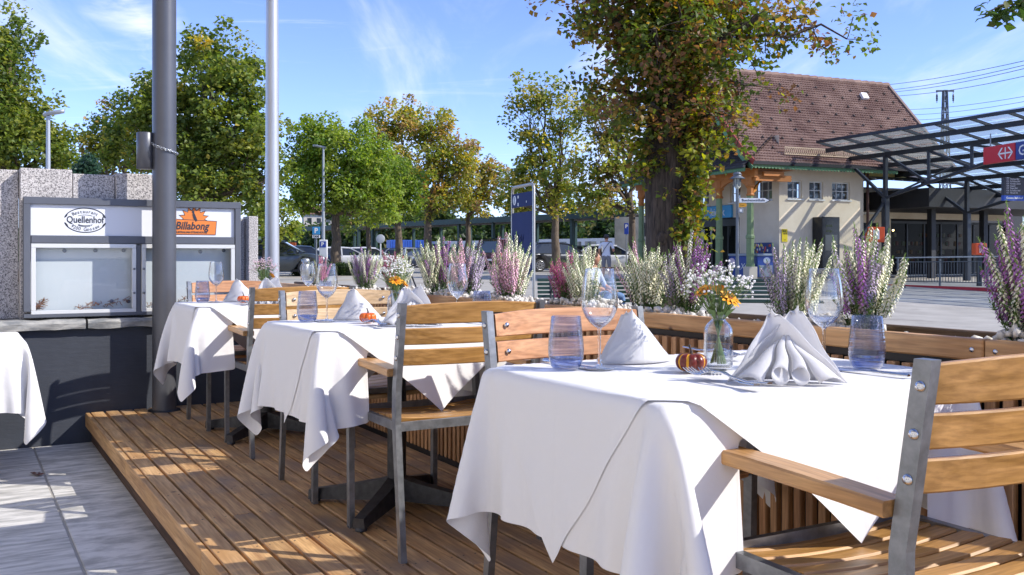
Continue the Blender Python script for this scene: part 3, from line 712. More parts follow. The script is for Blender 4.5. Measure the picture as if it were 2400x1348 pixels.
def cloth_material():
    m, nt, N, L, bs, out = _nodes('white_table_linen')
    bs.inputs['Base Color'].default_value = (.86, .85, .85, 1); bs.inputs['Roughness'].default_value = .85; bs.inputs['Specular IOR Level'].default_value = .2
    bs.inputs['Sheen Weight'].default_value = .15
    tc = N('ShaderNodeTexCoord'); w1 = N('ShaderNodeTexNoise'); w1.inputs['Scale'].default_value = 7; w1.inputs['Detail'].default_value = 6; L(tc.outputs['Object'], w1.inputs['Vector'])
    b = N('ShaderNodeBump'); b.inputs['Distance'].default_value = .010; L(w1.outputs[0], b.inputs['Height']); b.inputs['Strength'].default_value = .8
    # ironed creases: two across, one along
    sp = N('ShaderNodeSeparateXYZ'); L(tc.outputs['Object'], sp.inputs[0]); cur = None
    for ax_, at_ in ((0, .0), (0, .27), (0, -.27), (1, .0), (1, .3), (1, -.3)):
        d = N('ShaderNodeMath'); d.operation = 'SUBTRACT'; d.inputs[1].default_value = at_; L(sp.outputs[ax_], d.inputs[0])
        a_ = N('ShaderNodeMath'); a_.operation = 'ABSOLUTE'; L(d.outputs[0], a_.inputs[0])
        g_ = N('ShaderNodeMath'); g_.operation = 'MULTIPLY_ADD'; g_.use_clamp = True; g_.inputs[1].default_value = -220; g_.inputs[2].default_value = 1.0; L(a_.outputs[0], g_.inputs[0])
        if cur is None: cur = g_.outputs[0]
        else: m_ = N('ShaderNodeMath'); m_.operation = 'MAXIMUM'; L(cur, m_.inputs[0]); L(g_.outputs[0], m_.inputs[1]); cur = m_.outputs[0]
    b2 = N('ShaderNodeBump'); b2.inputs['Distance'].default_value = .0016; b2.inputs['Strength'].default_value = .3; L(cur, b2.inputs['Height']); L(b.outputs[0], b2.inputs['Normal']); L(b2.outputs[0], bs.inputs['Normal'])
    tl = N('ShaderNodeBsdfTranslucent'); tl.inputs['Color'].default_value = (.8, .8, .82, 1)
    mx = N('ShaderNodeMixShader'); mx.inputs[0].default_value = .10; L(bs.outputs[0], mx.inputs[1]); L(tl.outputs[0], mx.inputs[2]); L(mx.outputs[0], out.inputs[0])
    return m
CLOTHM = cloth_material()
TZ = .742
def bilin(gx, gy, p, x, y):
    i = np.clip(np.searchsorted(gx, x)-1, 0, len(gx)-2); j = np.clip(np.searchsorted(gy, y)-1, 0, len(gy)-2)
    tx = ((x-gx[i])/(gx[i+1]-gx[i]))[:, None]; ty = ((y-gy[j])/(gy[j+1]-gy[j]))[:, None]
    tx = np.clip(tx, 0, 1); ty = np.clip(ty, 0, 1)
    return p[i, j]*(1-tx)*(1-ty)+p[i+1, j]*tx*(1-ty)+p[i, j+1]*(1-tx)*ty+p[i+1, j+1]*tx*ty
def grid_normals(p):
    a = np.gradient(p, axis=0); b = np.gradient(p, axis=1); n = np.cross(a, b); return n/(np.linalg.norm(n, axis=-1, keepdims=True)+1e-9)
def cloths(loc, hx, hy, L, seed, lab1, lab2, ox, oy, rz, grp, over=True):
    gx, gy, p, live = drape(hx, hy, L, seed, tuck=.25 if over else 0)
    nx, ny = len(gx), len(gy)
    idx = np.arange(nx*ny).reshape(nx, ny)
    fq = np.stack([idx[:-1, :-1], idx[1:, :-1], idx[1:, 1:], idx[:-1, 1:]], -1).reshape(-1, 4)
    fq = fq[live.ravel()[fq].all(1)]; me = npmesh('tablecloth', p.reshape(-1, 3), fq, CLOTHM, smooth=True)
    o = link('tablecloth', me, None, loc+Vector((0, 0, TZ)), rz); tag(o, lab1, 'tablecloth', grp)
    md = o.modifiers.new('smooth', 'SUBSURF'); md.levels = 1; md.render_levels = 1
    if not over: return o
    n = grid_normals(p)
    # overlay square, turned 45 degrees, lying on the cloth and following it
    K = 60; ts = np.linspace(-1, 1, K+1); a, b = np.meshgrid(ts, ts, indexing='ij'); x = (a-b)/2*ox; y = (a+b)/2*oy
    x = x+.012*np.sin(y*5+seed); pf = bilin(gx, gy, p, x.ravel(), y.ravel()); ex = np.maximum(0, np.abs(x.ravel())-gx[-1])
    xe = np.clip(x.ravel(), gx[0], gx[-1]); dv = bilin(gx, gy, p, xe, y.ravel())-bilin(gx, gy, p, xe-np.sign(xe)*.05, y.ravel()); dv /= np.linalg.norm(dv, axis=1, keepdims=True)+1e-9; pf = pf+dv*ex[:, None]; nf = bilin(gx, gy, n, x.ravel(), y.ravel()); nf /= np.linalg.norm(nf, axis=1, keepdims=True)
    drop = np.clip(-pf[:, 2]/.3, 0, 1); off = .0026+.0006*drop
    fl = np.abs(y.ravel())-hy; side = fl > 0; sy = np.sign(y.ravel()); t = np.clip(fl, 0, 1); xr = x.ravel()
    hang = np.stack([xr*(1-.1*t/.3), sy*(hy+.010+.17*t+.012*np.sin(xr*16+seed)*t/.3), -t*.975], -1)
    pf[side] = hang[side]; nf[side] = 0; nf[side, 1] = sy[side]
    pv = pf+nf*off[:, None]; pv[:, 2] += .0012
    idx = np.arange((K+1)**2).reshape(K+1, K+1); fq = np.stack([idx[:-1, :-1], idx[1:, :-1], idx[1:, 1:], idx[:-1, 1:]], -1).reshape(-1, 4)
    me = npmesh('overlay_cloth', pv, fq, CLOTHM, smooth=True)
    o2 = link('overlay_cloth', me, None, loc+Vector((0, 0, TZ)), rz); tag(o2, lab2, 'tablecloth', grp)
    return o
def make_table(loc, rz, label, hx, hy, z0=0):
    t = thing('dining_table', label, 'table', loc, rz, 'dining tables under white cloths')
    mb = MB(); mb.cbox((0, 0, TZ-.016), (2*hx-.016, 2*hy-.016, .026), .008); mb.obj('table_top', wood('table_top_wood', srgb('#a8743c'), srgb('#c99558')), t)
    mb = MB(); mb.tube([(0, 0, .06), (0, 0, TZ-.03)], .038, 20); mb.obj('column', M_['iron'], t)
    mb = MB(); mb.box((0, 0, TZ-.035), (.3, .3, .008)); mb.obj('mount_plate', M_['iron'], t)
    for k in range(4):
        mb = MB(); a = PI/4+k*PI/2; q = Matrix.Rotation(a, 3, 'Z'); n = 7
        rows = []
        for i in range(n):
            s = i/(n-1); r = .02+.36*s; zt = .125-.075*s**.8; w = .034-.010*s
            rows.append([q@Vector((r, -w, .012+.02*(1-s))), q@Vector((r, -w*.8, zt)), q@Vector((r, w*.8, zt)), q@Vector((r, w, .012+.02*(1-s)))])
        mb.grid(rows, False); mb.add([r[0] for r in rows]+[r[3] for r in rows], [(i, i+n, i+1+n, i+1) for i in range(n-1)], False); mb.add(rows[-1], [(0, 1, 2, 3)], False)
        mb.lathe([(.022, 0), (.024, .014), (.0001, .016)], 12, q@Vector((.36, 0, 0))); mb.obj('base_foot', M_['iron'], t)
    return t
TAB = [0.0, 1.905, 3.81]
HX, HY = .445, .345
where = ['front', 'middle', 'back']
extra = ['front table of the row', 'middle table of the row', 'back table, before the menu case']
for k, u in enumerate(TAB):
    jit = [.0, .008, -.01][k]; rz = ROT+jit
    make_table(R(u, 0), rz, 'cast iron cross base table under white linen, the %s' % extra[k], HX, HY)
    cloths(R(u, 0), HX, HY, [.31, .31, .31][k], 11+k*5, 'long white cloth hanging to knee height on the %s' % extra[k], 'square white top cloth laid cornerwise over the %s' % extra[k], .80, .655, rz, 'white table linen')
# the table on the paving at the edge of the frame
T4 = R(4.52, -1.66, -.185)
make_table(T4, ROT, 'cross base table standing alone on the grey paving under white linen', .445, .345)
cloths(T4, .445, .345, .38, 91, 'sunlit white cloth of the lone table on the grey paving', None, .8, .69, ROT, 'white table linen', False)
# ---- chairs
def make_chair(label, wm, am):
    t = thing('armchair', label, 'chair', (0, 0, 0), 0, 'slatted garden armchairs')
    st = M_['steel']
    def upright(x):
        mb = MB(); pts = [(x, -.055, 0), (x, -.004, .45), (x, -.006, .56), (x, -.052, .857)]; w, d = .021, .032; rows = []
        for i, p in enumerate(pts):
            p = Vector(p); dd = .026 if i == 0 else d
            rows.append([p+Vector((-w/2, -dd/2, 0)), p+Vector((w/2, -dd/2, 0)), p+Vector((w/2, dd/2, 0)), p+Vector((-w/2, dd/2, 0))])
        vs = [v for r in rows for v in r]; fs = [(i*4+j, i*4+(j+1) % 4, (i+1)*4+(j+1) % 4, (i+1)*4+j) for i in range(3) for j in range(4)]+[(3, 2, 1, 0), (12, 13, 14, 15)]
        mb.add(vs, fs, False); return mb
    def front(x):
        mb = MB(); pts = [(x, .425, 0), (x, .432, .42), (x, .446, .54), (x, .476, .612)]; w, d = .021, .030; rows = []
        for i, p in enumerate(pts):
            p = Vector(p); dd = .028 if i == 0 else d
            rows.append([p+Vector((-w/2, -dd/2, 0)), p+Vector((w/2, -dd/2, 0)), p+Vector((w/2, dd/2, 0)), p+Vector((-w/2, dd/2, 0))])
        vs = [v for r in rows for v in r]; fs = [(i*4+j, i*4+(j+1) % 4, (i+1)*4+(j+1) % 4, (i+1)*4+j) for i in range(3) for j in range(4)]+[(3, 2, 1, 0), (12, 13, 14, 15)]
        mb.add(vs, fs, False); return mb
    for s in (-1, 1):
        mb = upright(s*.268); mb.obj('back_upright', st, t); mb = front(s*.268); mb.obj('front_leg', st, t)
        mb = MB(); n = 7; rows = []
        for i in range(n):
            q = i/(n-1); y = .005+.50*q; z = .622+.016*q+.004*math.sin(q*PI); w = .030-.004*math.cos(q*PI*2)*.5; x = s*.270
            rows.append([(x-w+.002, y, z-.013), (x-w, y, z-.009), (x-w, y, z+.009), (x-w+.004, y, z+.013), (x+w-.004, y, z+.013), (x+w, y, z+.009), (x+w, y, z-.009), (x+w-.002, y, z-.013)])
        k = 8; vs = [p for r in rows for p in r]; mb.add(vs, [(i*k+j, i*k+(j+1) % k, (i+1)*k+(j+1) % k, (i+1)*k+j) for i in range(n-1) for j in range(k)]+[tuple(range(k))[::-1], tuple(range((n-1)*k, n*k))], False)
        mb.obj('armrest', am, t)
        mb = MB(); mb.lathe([(.009, 0), (.011, .006), (.0001, .007)], 10, (s*.268, -.055, -.001)); mb.lathe([(.012, 0), (.013, .008), (.0001, .009)], 10, (s*.268, .425, -.001)); mb.obj('foot_cap', M_['black'], t)
    mb = MB()
    for s in (-1, 1): mb.bar((s*.254, .0, .437), (s*.254, .435, .440), .02, .03)
    mb.bar((-.255, .008, .437), (.255, .008, .437), .016, .03); mb.bar((-.255, .425, .440), (.255, .425, .440), .016, .03)
    mb.obj('seat_frame', st, t)
    # back slats: bowed across, three of them, tilted with the uprights
    for i, (z0, z1) in enumerate(((.785, .848), (.715, .771), (.645, .700))):
        def yc(z): return -.006-(z-.56)/(.857-.56)*.046
        mb = MB(); n = 13; rows = []; th = .017
        for k in range(n):
            q = k/(n-1)*2-1; x = q*.252; bow = -.036*(1-q*q)+.008; crown = (.010*(1-q*q) if i == 0 else 0); e = .003
            A0 = yc(z0)+bow; A1 = yc(z1)+bow
            rows.append([(x, A0+th/2-e, z0), (x, A0+th/2, z0+e), (x, A1+th/2, z1-e+crown), (x, A1+th/2-e, z1+crown), (x, A1-th/2+e, z1+crown), (x, A1-th/2, z1-e+crown), (x, A0-th/2, z0+e), (x, A0-th/2+e, z0)])
        k8 = 8; vs = [p for r in rows for p in r]
        mb.add(vs, [(a*k8+j, (a+1)*k8+j, (a+1)*k8+(j+1) % k8, a*k8+(j+1) % k8) for a in range(n-1) for j in range(k8)]+[tuple(range(k8)), tuple(range((n-1)*k8, n*k8))[::-1]], False)
        sl = mb.obj('back_slat', wm, t)
        if i == 0:
            mb = MB(); mb.box((.07, yc(.81)-.036+.0075-.0095, .812), (.05, .002, .016)); mp = mb.obj('maker_plate', mat('bronze_plate', (.05, .035, .02), .4, .7), sl)
        for s in (-1, 1):
            mb = MB(); zz = (z0+z1)/2
            mb.lathe([(.0001, .006), (.006, .005), (.009, 0)], 10); me = mb.mesh('bolt', M_['chrome']); me.transform(Matrix.Translation((s*.2795, yc(zz)-.002, zz))@Matrix.Rotation(s*PI/2, 4, 'Y')); link('bolt', me, t)
            mb = MB(); mb.lathe([(.0001, .004), (.006, .003), (.008, 0)], 10); me = mb.mesh('bolt', M_['chrome']); me.transform(Matrix.Translation((s*.215, yc(zz)+.008+th/2-.013*.2, zz))@Matrix.Rotation(-PI/2, 4, 'X')); link('bolt', me, t)
    # seat slats run across, following a dished seat curve
    ys = np.linspace(.028, .455, 8)
    def zs(y): q = (y-.03)/.43; return .458+.016*math.cos(q*PI*1.25)*(.6)+.022*max(0, q-.75)*-1.2
    for a, b in zip(ys[:-1], ys[1:]):
        y0, y1 = a+.004, b-.004; mb = MB(); n = 9; rows = []; th = .018; e = .004
        for k in range(n):
            q = k/(n-1)*2-1; x = q*.245; d = .014*(q*q)-.014
            rows.append([(x, y0+e, zs(y0)+d-th), (x, y0, zs(y0)+d-e), (x, y0+e, zs(y0)+d), (x, y1-e, zs(y1)+d), (x, y1, zs(y1)+d-e), (x, y1-e, zs(y1)+d-th)])
        k6 = 6; vs = [p for r in rows for p in r]
        mb.add(vs, [(i*k6+j, (i+1)*k6+j, (i+1)*k6+(j+1) % k6, i*k6+(j+1) % k6)[::-1] for i in range(n-1) for j in range(k6)]+[tuple(range(k6))[::-1], tuple(range((n-1)*k6, n*k6))], False)
        mb.obj('seat_slat', wm, t)
    return t
CH = {}
def place_chair(key, wm, loc, rz, label):
    if key not in CH: c = make_chair(label, M_[wm], M_['arm']); CH[key] = c
    else: c = dup(CH[key]); c['label'] = label
    c.location = loc; c.rotation_euler = (0, 0, rz); return c
def chairs():
    labA = ['honey brown slatted armchair showing its curved back, drawn up to the front table', 'honey brown slatted armchair showing its curved back, drawn up to the middle table', 'honey brown slatted armchair showing its curved back, drawn up to the back table']
    labB = ['reddish slatted armchair facing the viewer behind the front table', 'pale slatted armchair facing the viewer behind the middle table', 'reddish slatted armchair facing the viewer before the menu case']
    ju = [(-.725, -.02, -.02), (-.62, .0, 0), (-.62, .01, .02)]
    for k, u in enumerate(TAB):
        du, dv, dr = ju[k]; place_chair('a', 'honey', R(u+du, dv), ROT+dr, labA[k])
        place_chair('b' if k != 1 else 'c', 'red' if k != 1 else 'pale', R(u+.635, .0+(.02, 0, -.02)[k]), ROT+PI+(.02, -.01, .03)[k], labB[k])
chairs()
# ---- glasses
def wineglass_proto():
    g = glass('clear_glass', (.985, .99, .99), .66, 1.0); s = solidglass('stem_glass')
    t = thing('wine_glass', 'x', 'wine glass'); mb = MB()
    prof = [(.004, .094), (.012, .098), (.024, .108), (.034, .121), (.0405, .136), (.0435, .150), (.0432, .166), (.041, .186), (.0375, .208), (.0335, .232)]
    inner = [(r-.0011, z) for r, z in prof[::-1][:-2]]+[(.018, .1068), (.0001, .1025)]
    mb.lathe(prof+[(.0328, .2328)]+inner, 40); mb.obj('bowl', g, t)
    mb = MB(); mb.lathe([(.0001, .1085), (.014, .1095), (.026, .1150), (.0325, .1212), (.0330, .1206), (.0232, .1075), (.0115, .0982), (.006, .0945), (.0042, .088), (.0037, .07), (.0036, .03), (.0048, .012), (.009, .006), (.02, .0035), (.036, .0018), (.036, .0006), (.0001, .0005)], 32); mb.obj('stem', s, t)
    return t
def tumbler_proto():
    g = glass('blue_ridged_glass', (.87, .89, .965), .78, 1.0, ridges=170); b_ = glass('blue_glass_base', (.66, .74, .93), .8, 1.0)
    t = thing('tumbler', 'x', 'tumbler'); mb = MB()
    prof = [(.030, .0015), (.0345, .006), (.0385, .017), (.0415, .032), (.0423, .045), (.041, .065), (.0382, .09), (.0345, .122)]
    mb.lathe(prof+[(.0335, .1225)]+[(r-.0018, z) for r, z in prof[::-1][:-3]]+[(.0378, .030)], 40, fn=lambda a, z: 1+.004*math.sin(a*3+z*60)); mb.obj('body', g, t)
    mb = MB(); mb.lathe([(.0001, .0008), (.030, .0010), (.0342, .0062), (.0382, .017), (.0395, .026), (.03, .02), (.015, .017), (.0001, .016)], 36); mb.obj('base', b_, t)
    return t
def vase_proto():
    g = glass('vase_glass', (.955, .965, .975), .62, 1.0); w = glass('vase_water', (.95, .965, .97), .85, .7)
    t = thing('bottle_vase', 'x', 'vase'); mb = MB()
    prof = [(.024, .001), (.031, .004), (.0335, .012), (.034, .05), (.0338, .082), (.0318, .094), (.027, .103), (.0195, .110), (.0165, .114), (.0165, .119), (.0205, .124), (.0205, .127)]
    mb.lathe(prof+[(r-.0018, z) for r, z in prof[::-1][:-1]]+[(.0001, .004)], 44, fn=lambda a, z: 1+(.022*math.cos(14*a) if .01 < z < .1 else 0)); mb.obj('body', g, t)
    mb = MB(); mb.lathe([(.0001, .006), (.029, .0065), (.0312, .014), (.0314, .058), (.0001, .058)], 36); mb.obj('water', w, t)
    return t
WG, TU, VA = wineglass_proto(), tumbler_proto(), vase_proto()
used = set()
def put(proto, loc, rz, label, group, name=None):
    if proto.name not in used: used.add(proto.name); c = proto
    else: c = dup(proto)
    c['label'] = label; c['group'] = group; c.location = loc; c.rotation_euler = (0, 0, rz); return c
# ---- napkins
def napkin_mesh(seed, tips=((-.026, .96, .004), (.030, 1.0, .010))):
    rs = random.Random(seed); mb = MB()
    def sheet(fn, nu, nv, th=.0012): mb.grid([[fn(i/(nu-1), j/(nv-1)) for j in range(nv)] for i in range(nu)])
    H = .158
    # standing back sheet: wide foot that narrows to two points, curved round behind
    def back(side, lean, tipx, tiph, ph):
        def f(s, t):
            x = (s*2-1); z = t*tiph; half = .118*(1-t)**1.02+.004
            xx = tipx*t**1.4+x*half; top = 1-abs(x)*.12*(t > .97)
            y = .030*(1-t)-.052*x*x*(1-t)**.8+lean*t+ph+.004*math.sin(6*s+seed)*t
            return (xx, y, z*top)
        return f
    sheet(back(0, tips[0][2], tips[0][0], H*tips[0][1], .004), 15, 14); sheet(back(1, tips[1][2], tips[1][0], H*tips[1][1], .011), 15, 14)
    # two rolled folds lying forward from the middle of the sheet
    for s in (-1, 1):
        ap = Vector((s*.004, .010, .092)); rows = []
        for i in range(12):
            q = i/11; c = ap.lerp(Vector((s*.0205, -.060, .0185)), q); r = .004+.0135*q; up = Vector((0, .25, 1)).normalized(); sd = Vector((1, 0, 0))
            rows.append([c+sd*(r*math.cos(a)*s)+up*(r*1.05*math.sin(a)) for a in np.linspace(-PI*.95, PI*.86, 15)])
        mb.grid(rows)
        # side wing from the middle of the sheet to the table
        rows = []
        for i in range(10):
            q = i/9; e0 = Vector((s*.011, .006, .088)).lerp(Vector((s*.056, -.060, .004)), q); e1 = Vector((s*.014, .012, .086)).lerp(Vector((s*.112, -.034, .004)), q)
            rows.append([e0.lerp(e1, t)+Vector((0, -.010*math.sin(t*PI)*q, .012*math.sin(t*PI)*q)) for t in np.linspace(0, 1, 7)])
        mb.grid(rows)
    me = mb.mesh('napkin', CLOTHM)
    for v in me.vertices:
        c = v.co; k_ = min(1, max(0, (c.z-.004)/.03)); c.x += k_*.0022*math.sin(c.z*70+c.y*55+seed); c.y += k_*.0026*math.sin(c.x*62+c.z*48+seed*2)
    return me
NAPS = [napkin_mesh(k) for k in range(3)]+[napkin_mesh(k+5, ((.040, .88, .002), (.034, .92, .012))) for k in range(3)]
NAPM = CLOTHM.copy(); NAPM.name = 'napkin_linen'; NAPM.node_tree.nodes['Principled BSDF'].inputs['Base Color'].default_value = (.92, .92, .93, 1)
for n_ in NAPM.node_tree.nodes:
    if n_.type == 'MIX_SHADER': n_.inputs[0].default_value = .45
for m_ in NAPS: m_.materials[0] = NAPM
def napkin(loc, rz, label, k):
    o = link('napkin', NAPS[k], None, loc, rz); tag(o, label, 'napkin', 'folded white napkins')
    s = o.modifiers.new('thick', 'SOLIDIFY'); s.thickness = .0016; s.offset = 0
    return o
def napB(*a):
    o = napkin(*a); o.scale = (.86, .9, .92); return o
# ---- pumpkin
def pumpkin(loc, rz, label, cols, stripe, sc=1.0):
    t = thing('mini_pumpkin', label, 'pumpkin', loc, rz, 'small decorative pumpkins'); t.scale = (sc,)*3
    mb = MB(); n = 72; m = 16; rows = []
    ribs = 9
    for i in range(m+1):
        p = -PI/2+PI*i/m; r = .036*abs(math.cos(p))**.75; z = .0225+.0235*math.sin(p)-(.006*math.exp(-((1-math.sin(p))*7)) if p > 0 else 0)
        rows.append([(r*(1-.13*abs(math.sin(ribs*a/2+.0))**14*1.0-.05*(1-abs(math.cos(ribs*a/2))))*math.cos(a), r*(1-.13*abs(math.sin(ribs*a/2))**14-.05*(1-abs(math.cos(ribs*a/2))))*math.sin(a), z) for a in np.linspace(0, 2*PI, n+1)])
    mb.grid(rows); me = mb.mesh('pumpkin_body', [cols, stripe])
    for f in me.polygons:
        c = f.center; a = math.atan2(c.y, c.x)/(2*PI)*ribs
        if stripe is not cols and abs((a+.5) % 1-.5) > .36 and int(math.floor(a+.5)) % 2 == 0: pass
        if stripe is not cols and abs(abs((a % 1)-.5)) < .075 and int(a//1) % 2 == 0: f.material_index = 1
    link('pumpkin_body', me, t)
    mb = MB(); mb.tube([(0, 0, .036), (.001, 0, .046), (-.002, .001, .054), (-.004, .002, .061)], [.005, .0032, .0024, .0028], 8); mb.obj('stalk', mat('dark_stalk', (.06, .045, .04), .8), t)
    return t
# ---- cutlery
def fork_mesh():
    mb = MB(); rows = []; L = .205
    prof = [(0, .0055, .010), (.01, .0062, .0095), (.05, .005, .007), (.09, .0036, .011), (.115, .003, .016), (.135, .0035, .016), (.145, .009, .012), (.157, .0118, .008)]
    for y, w, z in prof: rows.append([(-w, y, z-.0012), (-w, y, z+.0004), (-w*.5, y, z+.0013), (w*.5, y, z+.0013), (w, y, z+.0004), (w, y, z-.0012)])
    mb.grid(rows); mb.add([p for p in rows[0]], [(0, 1, 2, 3, 4, 5)])
    mb.grid([[r[0], r[5]] for r in rows])
    for x in (-.0099, -.0033, .0033, .0099):
        mb.tube([(x, .154, .008), (x*1.02, .172, .0065), (x, .190, .009), (x*.95, .205, .015)], [.0019, .0017, .0014, .0008], 6)
    return mb.mesh('fork', M_['chrome'])
def knife_mesh():
    mb = MB(); rows = []
    for y, w, h in [(0, .006, .004), (.01, .0065, .0045), (.06, .0055, .004), (.095, .004, .003), (.102, .009, .0012), (.15, .0095, .0009), (.19, .007, .0008), (.207, .0015, .0006)]:
        rows.append([(-w, y, .004-h/2), (-w, y, .004), (0, y, .004+h), (w*.9, y, .004), (w*.9, y, .004-h/2)])
    mb.grid(rows); mb.grid([[r[0], r[4]] for r in rows]); mb.add(rows[0], [(0, 1, 2, 3, 4)])
    return mb.mesh('knife', M_['chrome'])
FK, KN = fork_mesh(), knife_mesh()
# ---- bouquet
PET_O = mat('orange_petal', srgb('#f09a1c'), .55, 0, srgb('#f8b93a'), 60); PET_W = mat('white_blossom', (.82, .80, .78), .7); PET_P = mat('pink_white_blossom', srgb('#d8b9c6'), .7); GRN = mat('green_stem', (.09, .16, .04), .55, 0, (.14, .22, .06), 40)
CEN = mat('brown_flower_centre', srgb('#9a4a12'), .8)
def bouquet(loc, label, seed, orange, white_n, wmat):
    rs = random.Random(seed); t = thing('flower_bunch', label, 'flowers', loc, rs.random()*6, 'small bunches of flowers in the vases')
    st = MB(); bl = MB()
    top = .118
    for k in range(white_n):
        a = rs.random()*2*PI; rr = rs.random()**.6; tip = Vector((.082*rr*math.cos(a), .082*rr*math.sin(a), top+.055+.062*(1-rr*rr*.8)+rs.uniform(-.02, .018)))
        mid = Vector((.012*math.cos(a), .012*math.sin(a), top)); base = Vector((-.018*math.cos(a), -.018*math.sin(a), .012))
        if k % 3 == 0: st.tube([base, mid, mid.lerp(tip, .55)+Vector((0, 0, .012)), tip], [.0014, .0014, .0009, .0006], 5)
        else: st.tube([mid+Vector((0, 0, .03*rs.random())), mid.lerp(tip, .6)+Vector((0, 0, .012)), tip], .0006, 4)
        for q in range(3):
            d = Vector((rs.uniform(-1, 1), rs.uniform(-1, 1), rs.uniform(-.5, 1)))*.012; r = rs.uniform(.0021, .0040)
            bl.sphere(tip+d, r, 6, 4, (1, 1, .8)); st.tube([tip-Vector((0, 0, .006)), tip+d], .0004, 3)
    # vase leaves
    for k in range(5):
        a = rs.random()*6.28; p = Vector((.008*math.cos(a), .008*math.sin(a), top-.01)); e = p+Vector((.035*math.cos(a), .035*math.sin(a), .025+.02*rs.random())); s_ = Vector((-math.sin(a), math.cos(a), 0))*.009; m_ = p.lerp(e, .5)+Vector((0, 0, .012))
        st.add([p, m_+s_, e, m_-s_], [(0, 1, 2, 3)])
    for (x, y, z, tx, ty) in orange:
        c = Vector((x, y, top+z)); ax = Vector((tx, ty, .75)).normalized(); st.tube([(-x*.25, -y*.25, .015), (x*.2, y*.2, top), c-ax*.006], .0019, 6)
        fl = MB(); e1 = ax.orthogonal().normalized(); e2 = ax.cross(e1)
        for ring in range(2):
            n = 11
            for q in range(n):
                b = 2*PI*(q+.5*ring)/n+rs.uniform(-.1, .1); d = e1*math.cos(b)+e2*math.sin(b); s_ = ax.cross(d)*.0070; L = .029-.007*ring+rs.uniform(-.002, .002); lift = .005+.006*ring+rs.uniform(-.003, .003)
                fl.add([c+d*.003-s_*.4, c+d*L*.6-s_+ax*lift, c+d*L+ax*lift*.7, c+d*L*.6+s_+ax*lift, c+d*.003+s_*.4], [(0, 1, 2, 3, 4)], True)
        f_ = fl.obj('orange_blossom', PET_O, t); ce = MB(); ce.sphere(c+ax*.004, .0065, 8, 5); ce.obj('blossom_centre', CEN, f_)
    st.obj('stem', GRN, t); bl.obj('small_blossom', wmat, t, kind='stuff')
    return t
STRP = mat('yellow_pumpkin_groove', srgb('#e0a21a'), .4); DRED = mat('dark_red_pumpkin', srgb('#571a12'), .3, 0, srgb('#742616'), 40, spots=(srgb('#b4622a'), 130, .66)); ORG = mat('orange_pumpkin', srgb('#cf5a1c'), .3, 0, srgb('#e07626'), 30)
for k, u in enumerate(TAB):
    T = ['front', 'middle', 'back'][k]; z = TZ+.0075
    def Q(du, dv): return R(u+du, dv, z)
    j = random.Random(40+k)
    put(WG, Q(.138, -.246), 0, 'wine glass on the %s table, on the far side between tumbler and napkin' % T, 'wine glasses set on the tables')
    put(WG, Q(-.118, .215), .5, 'wine glass on the %s table, on the planter side by a napkin' % T, 'wine glasses set on the tables')
    put(TU, Q(.175, -.315), 0, 'blue ridged tumbler at the deck side corner of the %s table' % T, 'blue tumblers set on the tables')
    put(TU, Q(-.17, .30), 1.0, 'blue ridged tumbler on the planter side of the %s table' % T, 'blue tumblers set on the tables')
    put(VA, Q(.0, -.005), j.random(), 'ribbed clear bottle vase half full of water on the %s table' % T, 'bottle vases on the tables')
    napkin(Q(-.25, -.045), ROT-.62, 'white napkin folded into a fan, rolled folds facing the chair back on the %s table' % T, k)
    napB(Q(.205, -.085), ROT+PI-.15, 'white napkin folded into a plain peak seen from behind on the %s table' % T, k+3)
    if k == 0: pumpkin(Q(-.015, -.10), .45, 'dark red mini pumpkin with yellow grooves on the front table', DRED, STRP, 1.0)
    else: pumpkin(Q(-.015, -.13), .7*k, ['', 'orange mini pumpkin beside the vase on the middle table', 'orange mini pumpkin half hidden by a napkin on the back table'][k], ORG, ORG, .95)
    for q, (a, s, dv, du) in enumerate(((-.02, 1, -.178, -.338), (-.30, 1, -.200, -.325), (-.02, -1, .178, .338), (-.30, -1, .200, .325))):
        o = link('fork', FK, None, Q(du, dv), ROT+(PI if s < 0 else 0)+a); o.scale = (1.22,)*3; tag(o, ['fork lying on top of the crossed pair beside the fan napkin, %s table', 'fork lying underneath the crossed pair beside the fan napkin, %s table', 'upper fork beside the plain peaked napkin, %s table', 'lower fork beside the plain peaked napkin, %s table'][q] % T, 'fork', 'forks set on the tables')
        if q in (0, 2): o.location.z += .003
    for q, (s, dv, du) in enumerate(((1, .235, -.335), (-1, -.275, .335))):
        o = link('knife', KN, None, Q(du, dv), ROT+(PI if s < 0 else 0)+.06); tag(o, ['knife beside the planter side tumbler of the %s table', 'knife beside the deck side tumbler of the %s table'][q] % T, 'knife', 'knives set on the tables')
bouquet(R(0, -.005, TZ+.0075), 'orange daisies and white gypsophila in the vase on the front table', 4, [(-.03, -.022, .043, -.45, -.5), (.028, -.008, .058, .4, -.35), (-.006, .03, .06, -.2, .5)], 92, PET_W)
bouquet(R(TAB[1], -.005, TZ+.0075), 'orange lilies and white gypsophila in the vase on the middle table', 8, [(.012, -.030, .03, .2, -.8), (-.035, -.012, .045, -.6, -.4)], 80, PET_W)
bouquet(R(TAB[2], -.005, TZ+.0075), 'pinkish white gypsophila with one orange bloom on the back table', 12, [(-.032, -.022, .03, -.5, -.6)], 84, PET_P)
